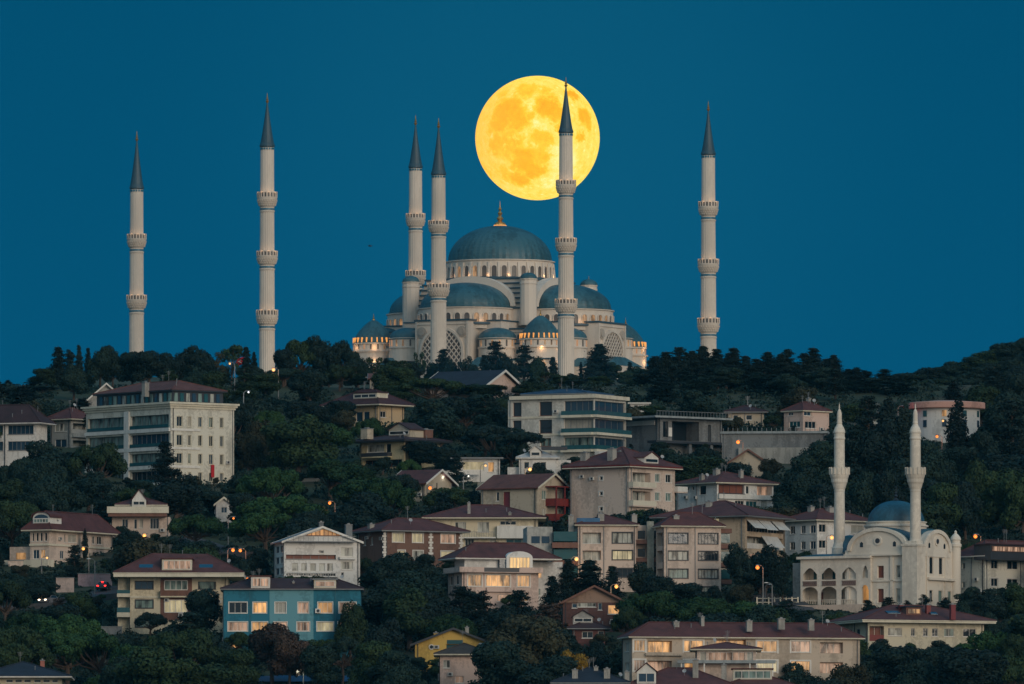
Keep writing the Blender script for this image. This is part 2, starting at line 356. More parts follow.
# ------------------------------------------------------------------ the hilltop mosque and its minarets
STONE = rough_mat('pale_mosque_stone', (0.64, 0.56, 0.48, 1), 0.85, 0.10, 0.1, fine=0.15)
STONE_D = rough_mat('carved_mosque_stone', (0.38, 0.33, 0.28, 1), 0.85, 0.2, 0.3)
LEAD = rough_mat('lead_dome', (0.032, 0.095, 0.120, 1), 0.5, 0.34, 0.14, fine=0.5)
SPIRE = rough_mat('lead_spire', (0.030, 0.070, 0.098, 1), 0.5, 0.2, 0.2)
GOLD = rough_mat('gilded_finial', (0.55, 0.30, 0.09, 1), 0.35, 0.1, 1, metal=0.7)
BLUEB = rough_mat('turquoise_tile_band', (0.02, 0.14, 0.22, 1), 0.4, 0.1, 1)
ARCHG = rough_mat('mosque_opening_dark', (0.10, 0.085, 0.075, 1), 0.4, 0.2, 1)
ARCHW = curtain('mosque_window_glow', (0.3, 0.2, 0.12, 1), 0.30, (1.0, 0.5, 0.2, 1), lo=0.2)
DOMEGLOW = emit('dome_window_cap_glow', (1.0, 0.40, 0.08, 1), 0.95)
LITW2 = emit('floodlit_drum_window', (1.0, 0.48, 0.22, 1), 0.42)

def point_light(name, loc, e, parent=None, col=(1, 0.55, 0.25), rad=0.4):
    l = bpy.data.lights.new(name, 'POINT'); l.energy = e; l.color = col; l.shadow_soft_size = rad
    o = bpy.data.objects.new(name, l); COL.objects.link(o); o.location = loc
    if parent: o.parent = parent
    return o

def minaret(px, yfin, ycone, bals, ybase, Y, label, wt=13.4, wb=16.0):
    s = mpp(Y); base = P(px, ybase, Y); Z = lambda py: P(px, py, Y).z - base.z
    root = empty('minaret', base); tag(root, label, 'minaret', 'minarets of the hilltop mosque')
    cuts = [ycone] + [b for bb in bals for b in bb] + [ybase]
    wd = lambda py: (wt + (wb-wt)*(py-ycone)/(ybase-ycone))*s/2
    def fluted(mb, y0, y1):
        seg = 48; r0, r1 = wd(y0), wd(y1); n = len(mb.v)
        for z, r in ((Z(y1), r1), (Z(y0), r0)):
            for i in range(seg):
                a = 2*math.pi*i/seg; q = r*(1 if i % 2 else 0.955); mb.v.append((q*math.cos(a), q*math.sin(a), z))
        for i in range(seg): j = (i+1) % seg; mb.f.append((n+i, n+j, n+seg+j, n+seg+i))
    for k in range(0, len(cuts), 2):
        mb = MB(); y0, y1 = cuts[k], cuts[k+1]
        fluted(mb, y0, y1)
        mb.build('shaft', STONE, root)
        if k:      # turquoise ring and mouldings under the balcony
            b = MB(); r = wd(y0)
            b.lathe([(r, Z(y0+1.4)), (r*1.05, Z(y0+1.5)), (r*1.05, Z(y0+3.0)), (r, Z(y0+3.1))], seg=32); b.build('tile_band', BLUEB, root)
            b = MB(); b.lathe([(r, Z(y0+3.6)), (r*1.08, Z(y0+3.9)), (r*1.08, Z(y0+5.0)), (r, Z(y0+5.4))], seg=32); b.build('moulding', STONE, root)
    b = MB(); r = wd(ycone)
    for i in range(16):
        a = 2*math.pi*i/16
        c, sn = math.cos(a), math.sin(a); q = r*1.01
        tx, ty = -sn, c; h = 0.055*r*2.2
        zz = [Z(ycone+3.8), Z(ycone+1.8)]
        b.prism([((q*c+tx*e1*h+c*e2), (q*sn+ty*e1*h+sn*e2), zz[0]) for e1, e2 in ((-1, -.2), (1, -.2), (1, .12), (-1, .12))],
                [((q*c+tx*e1*h+c*e2), (q*sn+ty*e1*h+sn*e2), zz[1]) for e1, e2 in ((-1, -.2), (1, -.2), (1, .12), (-1, .12))])
    b.build('tile_band', BLUEB, root)
    b = MB(); H = Z(yfin+9)-Z(ycone)
    b.lathe([(r*1.0, Z(ycone)-0.5), (r*1.14, Z(ycone)-0.1), (r*1.12, Z(ycone)+0.3), (r*0.98, Z(ycone)+1.2), (r*0.80, Z(ycone)+H*0.22), (r*0.42, Z(ycone)+H*0.6), (r*0.07, Z(ycone)+H), (0, Z(ycone)+H)], seg=20)
    b.build('spire', SPIRE, root)
    b = MB(); zf = Z(ycone)+H; L = Z(yfin)-zf
    b.lathe([(.2, zf-.5), (.62, zf+L*.1), (.2, zf+L*.2), (.5, zf+L*.32), (.16, zf+L*.42), (.38, zf+L*.5), (.14, zf+L*.58), (.13, zf+L*.8), (.06, zf+L)], seg=10)
    b.build('finial', GOLD, root)
    for (ya, yb) in bals:
        ru = wd(ya); rd = wd(yb); R_ = max(ru, rd)*1.38; ym = ya + (yb-ya)*0.42
        b = MB()      # corbelled underside in three carved rings
        zt, zb = Z(ym), Z(yb)
        pr = []
        for i in range(4):
            t0 = i/4; t1 = (i+1)/4; ra = rd*1.02 + (R_-rd)*(t0**0.8); rb = rd*1.02 + (R_-rd)*(t1**0.8)
            pr += [(ra, zb+(zt-zb)*t0), (rb, zb+(zt-zb)*(t0+0.14))]
        pr += [(R_*1.02, zt), (0.1, zt+0.01)]
        b.lathe(pr, seg=24)
        for rg in range(3):
            for i in range(24):
                a = 2*math.pi*(i+0.5*(rg % 2))/24; t0 = (rg+0.5)/4; rr = rd*1.04+(R_-rd)*((t0+.25)**0.8); z0 = zb+(zt-zb)*t0; hh = (zt-zb)*0.2
                c, sn = math.cos(a), math.sin(a); w_ = rr*0.06
                b.prism([(rr*c-sn*e*w_+c*d, rr*sn+c*e*w_+sn*d, z0) for e, d in ((-1, -.3), (1, -.3), (1, .05), (-1, .05))],
                        [(rr*c-sn*e*w_+c*d, rr*sn+c*e*w_+sn*d, z0+hh) for e, d in ((-1, -.3), (1, -.3), (1, .22), (-1, .22))])
        cb = b.build('balcony', STONE, root)
        b = MB(); zr = Z(ya)     # solid parapet, its openings imitated by a dark band
        b.lathe([(R_*1.03, zt), (R_*1.05, zt+.1), (R_*1.05, zt+.35), (R_*1.0, zt+.36), (R_*1.0, zr-.31), (R_*0.93, zr-.31), (R_*0.93, zt)], seg=24)
        b.lathe([(R_*0.97, zr-.3), (R_*1.05, zr-.3), (R_*1.05, zr), (R_*0.97, zr), (R_*0.97, zr-.3)], seg=24)
        for i in range(20):
            a = 2*math.pi*i/20; c, sn = math.cos(a), math.sin(a); w_ = 0.22
            b.prism([(R_*1.01*c-sn*e*w_+c*d, R_*1.01*sn+c*e*w_+sn*d, zt+.3) for e, d in ((-1, -.12), (1, -.12), (1, .12), (-1, .12))],
                    [(R_*1.01*c-sn*e*w_+c*d, R_*1.01*sn+c*e*w_+sn*d, zr-.3) for e, d in ((-1, -.12), (1, -.12), (1, .12), (-1, .12))])
        rl = b.build('railing', STONE, cb)
        b = MB(); b.lathe([(R_*1.004, zt+.42), (R_*1.004, zr-.36)], seg=24); b.build('dark_opening_band', ARCHG, rl)  # unpierced dark band: shade of the railing openings put in as colour
        for a in (-160, -120, -80, -40, 0, 90):
            q = R_*1.12; point_light('balcony_lamp', (q*math.cos(R(a)), q*math.sin(R(a)), zr+0.1), 24, root, rad=0.6)
    return root
minaret(136.5, 131, 188, [(234, 248), (295, 309)], 380, 5060, 'short two-balcony minaret farthest left on the ridge', 13.0, 15.0)
minaret(267, 93, 146, [(192, 207), (251, 265), (310, 325)], 385, 4990, 'three-balcony minaret second from left, standing apart left of the mosque', 13.6, 16.0)
minaret(415.5, 115, 167, [(213.5, 227), (270.5, 285), (329, 343)], 385, 5070, 'three-balcony minaret rising behind the left side of the mosque', 12.8, 15.8)
minaret(438.5, 118, 174, [(220.5, 233), (283.5, 297)], 380, 4948, 'two-balcony minaret in front of the left lattice arch of the mosque', 13.6, 16.8)
minaret(566, 77, 132, [(180, 194), (238, 252), (299, 313)], 385, 4900, 'tallest minaret, its spire crossing the face of the moon', 13.2, 17.0)
minaret(708.5, 101, 154, [(201.5, 216), (259, 273), (318, 333)], 392, 5010, 'three-balcony minaret standing alone right of the mosque', 13.2, 16.6)

def big_mosque():
    Yc = 5000.0; s = mpp(Yc); base = P(500, 384, Yc); a = R(-27.3)
    root = empty('hilltop_mosque', base, a)
    tag(root, 'great pale stone mosque with stacked lead domes on the hilltop below the moon', 'mosque')
    ca, sa = math.cos(a), math.sin(a)
    def z(py, lx=0, ly=0):         # local height that shows at row py for a piece at local (lx, ly)
        Y = Yc + lx*sa + ly*ca; return P(500, py, Y).z - base.z
    def dome_prof(r, h, z0, n=14, over=1.02):
        p = [(r*0.97, z0-0.6), (r*over, z0-0.5), (r*over, z0), (r, z0+0.1)]
        for i in range(1, n+1):
            t = math.pi/2*i/n; p.append((r*math.cos(t), z0+0.1+h*math.sin(t)))
        return p
    def ribbed(mb, r, h, z0, c, seg=48, n=14):
        k = len(mb.v); pr = dome_prof(r, h, z0, n)
        for (q, zz) in pr:
            for i in range(seg):
                t = 2*math.pi*i/seg; f = 1 if i % 2 else 0.993
                mb.v.append((c[0]+q*f*math.cos(t), c[1]+q*f*math.sin(t), zz))
        for m_ in range(len(pr)-1):
            for i in range(seg):
                j = (i+1) % seg; mb.f.append((k+m_*seg+i, k+m_*seg+j, k+(m_+1)*seg+j, k+(m_+1)*seg+i))
    def finial(parent, c, z0, h):
        mb = MB(); mb.lathe([(h*.26, z0-.4), (h*.2, z0+h*.12), (h*.07, z0+h*.2), (h*.13, z0+h*.3), (h*.05, z0+h*.4), (h*.09, z0+h*.5), (h*.03, z0+h*.58), (h*.06, z0+h*.66), (h*.02, z0+h*.74), (0, z0+h)], (c[0], c[1], 0), 10)
        mb.build('finial', GOLD, parent)
    def arch_win(parent, name, mat, c, r, ang, z0, w_, h_, pr=0.12, frame=True):
        """arched opening on a round drum: dark or lit pane with a stone frame round it"""
        cx, sn = math.cos(ang), math.sin(ang); tx, ty = -sn, cx
        def pt(u, v, d): return (c[0]+cx*(r+d)+tx*u, c[1]+sn*(r+d)+ty*u, z0+v)
        def outl(k, e=0):
            o = [(-w_/2-e, -e), (w_/2+e, -e)]; 
            for i in range(7):
                t = math.pi*i/6; o.append((math.cos(t)*(w_/2+e), h_-w_/2+math.sin(t)*(w_/2+e)))
            return [pt(u, v, k) for u, v in o]
        if frame:
            mb = MB(); n = 9
            A, B, C, D = outl(-.3, .28), outl(pr+.25, .28), outl(pr+.25, 0), outl(-.3, 0)
            for X, Y_ in ((A, B), (B, C), (C, D)):
                for i in range(n): j = (i+1) % n; mb.quad(X[i], X[j], Y_[j], Y_[i])
            f = mb.build(name, STONE, parent)
            mb = MB(); mb.poly(outl(pr*0.5)); mb.build('pane', mat, f); return f
        mb = MB(); mb.prism(outl(-.4), outl(pr)); return mb.build(name, mat, parent)
    def facing(c, ang):            # is that side of the drum turned to the camera?
        wx = math.cos(ang)*sa*1 + math.sin(ang)*ca
        return wx < 0.25
    def drum(parent, c, r, z0, z1, nwin, ww, wh, mats, cornice=True, only=None, ledge=LEAD, wz=None):
        mb = MB(); e = 0.5
        mb.lathe([(r*1.0, z0-1.5), (r, z1-e), (r*1.03, z1-e*.5), (r*1.03, z1+.05), (r*.9, z1+.1)], (c[0], c[1], 0), 64)
        d = mb.build('drum', STONE, parent)
        for i in range(nwin):
            t = 2*math.pi*(i+.5)/nwin
            if only and not only(t): continue
            if not facing(c, t): continue
            arch_win(d, 'window', random.choice(mats), c, r, t, (z0+(z1-z0)*0.12) if wz is None else wz, ww, wh)
        return d
    # ---- terraces of walls
    body = MB(); led = MB()
    def tier(half, ztop, zbot, cx=0, cy=0, hx=None, hy=None):
        hx = hx or half; hy = hy or half
        body.box(cx-hx, cy-hy, zbot, cx+hx, cy+hy, ztop)
        led.box(cx-hx-.5, cy-hy-.5, ztop+.004, cx+hx+.5, cy+hy+.5, ztop+.55)
    tier(112*s, z(362, 0, -112*s), -6)
    tier(100*s, z(346, 0, -100*s), z(366))
    tier(84*s, z(331, 0, -84*s), z(352))
    # arms that carry the lattice arches
    aw = 29.5*s; ar = 125*s; ztop = z(321, 0, -ar)
    for (ax, ay) in ((0, -1), (1, 0), (0, 1), (-1, 0)):
        if ax: x0, x1, y0, y1 = sorted((ax*60*s, ax*ar)), None, -aw, aw; 
        if ax: body.box(x0[0], -aw, -6, x0[1], aw, ztop); led.box(x0[0]-.5, -aw-.5, ztop+.004, x0[1]+.5, aw+.5, ztop+.6)
        else:
            q = sorted((ay*60*s, ay*ar)); body.box(-aw, q[0], -6, aw, q[1], ztop); led.box(-aw-.5, q[0]-.5, ztop+.004, aw+.5, q[1]+.5, ztop+.6)
    for (ax, ay) in ((0, -1), (1, 0), (0, 1), (-1, 0)):     # blocks under the half domes
        q = sorted((0, (ax or ay)*102*s)); hw = 54*s
        if ax: body.box(q[0], -hw, -6, q[1], hw, ztop-.02); led.box(q[0]-.4, -hw-.4, ztop-.016, q[1]+.4, hw+.4, ztop+.45)
        else: body.box(-hw, q[0], -6, hw, q[1], ztop-.02); led.box(-hw-.4, q[0]-.4, ztop-.016, hw+.4, q[1]+.4, ztop+.45)
    # central cube, stepping in towards the drum
    zs = [323, 310, 305, 300, 295, 290, 285, 280]
    for k in range(7):
        h = (66 - 1.9*k)*s
        tier(h, z(zs[k+1], 0, -h), z(zs[k]+4, 0, -h))
    body.build('wall', STONE, root); led.build('ledge', SPIRE, root)
    # ---- main drum and dome
    D = drum(root, (0, 0), 53.5*s, z(279.5, 0, -53*s), z(259.5, 0, -50*s), 34, 5.0*s, 11.5*s, [ARCHG, ARCHG, ARCHW])
    mb = MB(); 
    for i in range(34):   # little buttresses between the windows
        t = 2*math.pi*i/34; c_, s_ = math.cos(t), math.sin(t); r = 53.5*s; z0, z1 = z(277.5, 0, -53*s), z(262, 0, -53*s)
        mb.prism([(r*c_-s_*e*.45+c_*d, r*s_+c_*e*.45+s_*d, z0) for e, d in ((-1, -.3), (1, -.3), (1, .9), (-1, .9))], [(r*c_-s_*e*.45+c_*d, r*s_+c_*e*.45+s_*d, z1) for e, d in ((-1, -.3), (1, -.3), (1, .35), (-1, .35))])
    mb.build('buttress', STONE, D)
    mb = MB(); mb.lathe([(55*s, 0), (57*s, .3), (57*s, 1.0), (53*s, 1.3)], (0, 0, z(280, 0, -53*s)), 64); mb.build('ledge', SPIRE, root)
    zd = z(259.3, 0, -50*s); mb = MB(); ribbed(mb, 52*s, z(226)-zd, zd, (0, 0), 96, 18)
    dm = mb.build('main_dome', LEAD, root); finial(dm, (0, 0), z(226.5), 9.4)
    mb = MB(); mb.lathe([(2.4, -.2), (2.6, .3), (1.0, 1.6), (0, 2)], (0, 0, z(227)), 16); mb.build('cap', DOMEGLOW, dm)  # the cap is no lamp; its glow is put into the material
    # ---- four half domes with their drums and great arches
    for (ax, ay) in ((0, -1), (1, 0), (0, 1), (-1, 0)):
        cx, cy = ax*73*s, ay*73*s
        fr = (lambda t, ax=ax, ay=ay: math.cos(t)*ax+math.sin(t)*ay > 0.05)
        dd = drum(root, (cx, cy), 48*s, z(325, 0, -100*s), z(308, 0, -100*s), 32, 5.2*s, 10.2*s*.9, [ARCHG, ARCHG, ARCHW, ARCHW], only=fr)
        z0 = z(307.6, 0, -64*s); mb = MB(); ribbed(mb, 46*s, (z(283.5)-z(307.6))*1.0, z0, (cx, cy), 72, 14); hd = mb.build('half_dome', LEAD, root)
        mb = MB(); mb.lathe([(49.5*s, 0), (51*s, .2), (51*s, .8), (48*s, 1)], (cx, cy, z(325.5, 0, -100*s)), 64); mb.build('ledge', SPIRE, root)
        # great arch: a pale ring standing against the cube
        mb = MB(); n = 24; r0, r1 = 46.4*s, 51.5*s; hz = (z(281)-z(307.6)); d0 = 57*s; d1 = 67.5*s
        for i in range(n):
            qs = []
            for t in (math.pi*i/n, math.pi*(i+1)/n):
                for rr, hh in ((r0, hz-1.3), (r1, hz+1.6)): qs.append((rr*math.cos(t), z0+hh*math.sin(t)))
            def W_(u, v, d): return (d*ax - u*ay, d*ay + u*ax, v)
            a_, b_, c_, d_ = qs[0], qs[1], qs[3], qs[2]
            mb.prism([W_(*q, d0) for q in (a_, b_, c_, d_)], [W_(*q, d1) for q in (a_, b_, c_, d_)])
        mb.build('great_arch', STONE, root)
        # lattice window in the arm's end wall
        u0 = 22.3*s; zb = z(372, 0, -ar); zt = z(329.5, 0, -ar); dfr = ar
        def outline(e):
            o = []; hs = zb + (zt-zb)*0.42
            for i in range(17):
                t = math.pi*i/16; o.append(((u0+e)*math.cos(t), hs + (zt-hs+e)*math.sin(t)**0.9 if 0 < i < 16 else hs))
            return [(u0+e, zb)] + o + [(-u0-e, zb)]
        ou, inn = outline(.9), outline(0)
        mb = MB()
        for i in range(len(ou)-1):
            mb.prism([W_(*ou[i], dfr-.2), W_(*ou[i+1], dfr-.2), W_(*inn[i+1], dfr-.2), W_(*inn[i], dfr-.2)], [W_(*ou[i], dfr+.7), W_(*ou[i+1], dfr+.7), W_(*inn[i+1], dfr+.7), W_(*inn[i], dfr+.7)])
        lw = mb.build('lattice_window', STONE, root)
        mb = MB(); mb.poly([W_(u, v, dfr+.08) for u, v in inn]); mb.build('pane', ARCHG, lw)
        mb = MB()       # stone lattice: crossing diagonals clipped to the arch
        ext = zt-zb
        def inside(u, v):
            if abs(u) > u0 or v < zb or v > zt: return False
            hs = zb+(zt-zb)*0.42
            if v < hs: return True
            return (u/u0)**2 + ((v-hs)/(zt-hs))**2 < 1
        for sg in (-1, 1):
            k = -12
            while k <= 24:
                off = k*1.9; seg = None; st = 0.25; tt = 0.0
                while tt <= ext*1.2:
                    u = sg*(-u0 + tt*0.85) + sg*(off-ext*0.4); v = zb + tt
                    ins = inside(u, v)
                    if ins and seg is None: seg = (u, v)
                    if (not ins) and seg is not None:
                        u_, v_ = seg; h = .2
                        mb.prism([W_(u_-h, v_, dfr+.1), W_(u_+h, v_, dfr+.1), W_(u+h, v, dfr+.1), W_(u-h, v, dfr+.1)], [W_(u_-h, v_, dfr+.4+.03*sg), W_(u_+h, v_, dfr+.4+.03*sg), W_(u+h, v, dfr+.4+.03*sg), W_(u-h, v, dfr+.4+.03*sg)]); seg = None
                    tt += st
                k += 1
        mb.build('lattice', STONE, lw)
        for sg in (-1, 1):     # round carved medallions left and right of the arch
            mb = MB(); cu, cv = sg*22.5*s, z(332, 0, -ar)
            for rr, dd_ in ((1.9, .45), (1.2, .75)):
                ring = [(cu+rr*math.cos(2*math.pi*i/14), cv+rr*math.sin(2*math.pi*i/14)) for i in range(14)]
                mb.prism([W_(u, v, dfr-.1) for u, v in ring], [W_(u, v, dfr+dd_) for u, v in ring])
            mb.build('medallion', STONE_D, root)
    # ---- four weight turrets at the corners of the cube
    for (ix, iy) in ((1, -1), (1, 1), (-1, 1), (-1, -1)):
        c = (ix*66*s, iy*66*s); mb = MB(); n = 8; r = 8.4*s
        zt = z(280.5, 0, -90*s if (ix, iy) == (1, -1) else 0)
        if (ix, iy) != (1, -1): zt = z(285)
        mb.lathe([(r, z(330)), (r, zt-1.6), (r*1.06, zt-1.4), (r*1.06, zt-.9), (r, zt-.8), (r, zt), (r*1.08, zt+.1), (r*1.08, zt+.5)], (c[0], c[1], 0), 12)
        t_ = mb.build('turret', STONE, root)
        mb = MB(); mb.lathe([(r*1.1, zt+.5)]+[(r*1.04*math.cos(math.pi/2*i/8), zt+.5+6.0*s*math.sin(math.pi/2*i/8)) for i in range(9)], (c[0], c[1], 0), 24)
        mb.build('turret_dome', LEAD, t_); finial(t_, c, zt+6.0*s, 1.9)
    # ---- corner domes ringed with lit windows
    for (ix, iy) in ((1, -1), (1, 1), (-1, 1), (-1, -1)):
        c = (ix*93.5*s, iy*93.5*s); near = -93.5*s*1.3 if (ix, iy) == (1, -1) else 0
        zz = lambda py: z(py, *c)
        zz = z; ys = (321.5, 346, 355)
        r = 20.5*s; zb = zz(ys[1])
        mb = MB(); mb.lathe([(r*1.02, zz(375)), (r*1.02, zz(ys[2])), (r*1.1, zz(ys[2])+.1), (r*1.1, zz(ys[2])+.6), (r*.98, zz(ys[2])+.7), (r*.98, zb-.5), (r*1.04, zb-.3), (r*1.04, zb+.1), (r*.9, zb+.2)], (c[0], c[1], 0), 40)
        dr = mb.build('corner_drum', STONE, root)
        for i in range(18):
            t = 2*math.pi*(i+.5)/18
            if facing(c, t): arch_win(dr, 'window', random.choice([LITW2, ARCHG, LITW2, ARCHW]), c, r*.98, t, zz(ys[2])+1.0, 1.5*s, 5.5*s, frame=False)
        mb = MB(); hh = zz(ys[0])-zb; mb.lathe([(r*1.03, zb-.4), (r*1.03, zb)]+[(r*(1-(i/14)**1.55)**.78, zb+hh*i/14) for i in range(15)], (c[0], c[1], 0), 40)
        cdm = mb.build('corner_dome', LEAD, root)
        for i in range(24):
            t = 2*math.pi*(i+.5)/24
            if facing(c, t): arch_win(cdm, 'dormer_window', DOMEGLOW, c, r*.985, t, zb+.3, 1.15*s, 4.9*s, pr=0.25, frame=False)
        finial(cdm, c, zb+hh-.3, 2.6)
    # ---- small half domes tucked beside the arms
    for (ax, ay) in ((0, -1), (1, 0), (0, 1), (-1, 0)):
        for sg in (-1, 1):
            u, d = sg*50*s, 102*s; c = (d*ax-u*ay, d*ay+u*ax); r = 19*s
            zb = z(338.5, *c)
            mb = MB(); mb.lathe([(r, z(362, *c)), (r, z(349, *c)), (r*1.05, z(349, *c)+.1), (r*1.05, z(349, *c)+.5), (r*.98, z(349, *c)+.6), (r*.98, zb-.4), (r*1.04, zb-.2), (r*1.04, zb)], (c[0], c[1], 0), 32)
            dr = mb.build('side_drum', STONE, root)
            mb = MB(); ribbed(mb, r, 10.5*s, zb, c, 36, 10); mb.build('side_dome', LEAD, root)
            for i in range(16):
                t = 2*math.pi*(i+.5)/16
                if facing(c, t) and math.cos(t)*ax+math.sin(t)*ay > -0.2: arch_win(dr, 'window', random.choice([LITW2, ARCHW, ARCHG]), c, r*.98, t, z(348, *c)+.4, 1.7*s, 6.5*s, frame=False)
    # ---- rows of arched windows and string courses on the plain walls
    def flat_win(o, d, u, zz_, w_, h_, mat, parent):
        """arched window on the wall facing o at distance d, offset u"""
        ax, ay = o
        def W2(q, v, e): return ((d+e)*ax - q*ay, (d+e)*ay + q*ax, v)
        def ol(k): return [(u-w_/2-k, zz_-k), (u+w_/2+k, zz_-k)] + [(u+math.cos(math.pi*i/6)*(w_/2+k), zz_+h_-w_/2+math.sin(math.pi*i/6)*(w_/2+k)) for i in range(7)]
        A, B = ol(.3), ol(0); n = len(A); mb = MB()
        for X, Y_, e0, e1 in ((A, A, -.1, .22), (A, B, .22, .22), (B, B, .22, .02)):
            for i in range(n): j = (i+1) % n; mb.quad(W2(*X[i], e0), W2(*X[j], e0), W2(*Y_[j], e1), W2(*Y_[i], e1))
        f = mb.build('window', STONE, parent); mb = MB(); mb.poly([W2(q, v, .05) for q, v in B]); mb.build('pane', mat, f)
    sc = MB()
    for o in ((0, -1), (1, 0)):
        for d, py, us, w_, h_ in ((125, 327.5+9, (-25.5, 25.5), 2.2, 5), (112, 371, (-100, -92, -84, -76, -68, -60, -52, -44, -36, 36, 44, 52, 60, 68, 76, 84, 92, 100), 2.4, 5.4), (100, 356, (-92, -85, -78, -71, 71, 78, 85, 92), 2.2, 5), (84, 341, (-78, -71, -64, -40, 40, 64, 71, 78), 2.2, 5)):
            for u in us: flat_win(o, d*s, u*s, z(py, 0, -d*s), w_*s, h_*s, random.choice([ARCHG, ARCHG, ARCHW, LITW2]) if d > 90 else random.choice([ARCHG, ARCHW]), root)
        ax, ay = o
        for d, hw, py in ((125, 29.5, 324.5), (112, 112, 364.5), (100, 100, 348.5), (84, 84, 333.5)):
            e = .18; d_ = d*s+.02; q = [(-hw*s, 0), (hw*s, 0)]; zz_ = z(py, 0, -d*s)
            a = [((d_)*ax-u*ay, (d_)*ay+u*ax, zz_) for u, _ in q] + [((d_+.35)*ax-u*ay, (d_+.35)*ay+u*ax, zz_) for u, _ in q[::-1]]
            mb = MB(); mb.prism(a, [(p[0], p[1], p[2]+.35) for p in a]); mb.build('string_course', STONE, root)
        for u in (-28.6, 28.6):       # corner pilasters
            mb = MB(); d_ = 125*s; a = [((d_+k)*ax-(u*s+m_)*ay, (d_+k)*ay+(u*s+m_)*ax, -5) for k, m_ in ((.01, -.35), (.45, -.35), (.45, .35), (.01, .35))]; mb.prism(a, [(p[0], p[1], z(321.5, 0, -ar)) for p in a]); mb.build('pilaster', STONE, root)
    # ---- low forecourt canopies and lamps washing the walls
    mb = MB(); mw = MB()
    for (px, yt, yb, d) in ((612, 358, 364, -128*s), (632, 362, 369, -118*s), (590, 357, 368, -125*s), (422, 360, 368, -132*s), (648, 352, 360, -60*s)):
        pass
    for (lx, ly, hw, hd_, yt, yb) in ((46*s, -128*s, 14*s, 8*s, 357, 367), (128*s, 10*s, 8*s, 40*s, 357, 366), (-60*s, -122*s, 10*s, 8*s, 358, 367), (122*s, -60*s, 12*s, 10*s, 358, 367), (60*s, -120*s, 10*s, 8*s, 358, 367)):
        zt, zb = z(yt, lx, ly), z(yb, lx, ly)
        mb = MB(); mw = MB()
        mw.box(lx-hw*.93, ly-hd_*.93, -5, lx+hw*.93, ly+hd_*.93, zb)
        mb.prism([(lx-hw, ly-hd_, zb+.01), (lx+hw, ly-hd_, zb+.01), (lx+hw, ly+hd_, zb+.01), (lx-hw, ly+hd_, zb+.01)], [(lx-hw*.25, ly-hd_*.25, zt), (lx+hw*.25, ly-hd_*.25, zt), (lx+hw*.25, ly+hd_*.25, zt), (lx-hw*.25, ly+hd_*.25, zt)])
        mb.build('annex_roof', LEAD, root); mw.build('annex_wall', STONE, root)
    for i in range(9):
        t = -math.pi*(0.02+0.96*i/8) + 0.25; r = 56.5*s
        point_light('wall_lamp', (r*math.cos(t), r*math.sin(t), z(278.5, 0, -53*s)+1.2), 45, root)
    for (ax, ay) in ((0, -1), (1, 0)):
        for i in range(6):
            t = math.pi*(-.42+.84*i/5) + math.atan2(ay, ax); r = 51.5*s
            point_light('wall_lamp', (ax*73*s+r*math.cos(t), ay*73*s+r*math.sin(t), z(324, 0, -100*s)+1), 40, root)
    for (ix, iy) in ((1, -1), (1, 1), (-1, -1)):
        for t in range(0, 360, 60):
            c = (ix*93.5*s, iy*93.5*s); r = 23.5*s
            point_light('wall_lamp', (c[0]+r*math.cos(R(t)), c[1]+r*math.sin(R(t)), z(352, *c)+1.2), 100, root)
            point_light('wall_lamp', (c[0]+r*math.cos(R(t)), c[1]+r*math.sin(R(t)), z(366, *c)+1.0), 130, root)
big_mosque()

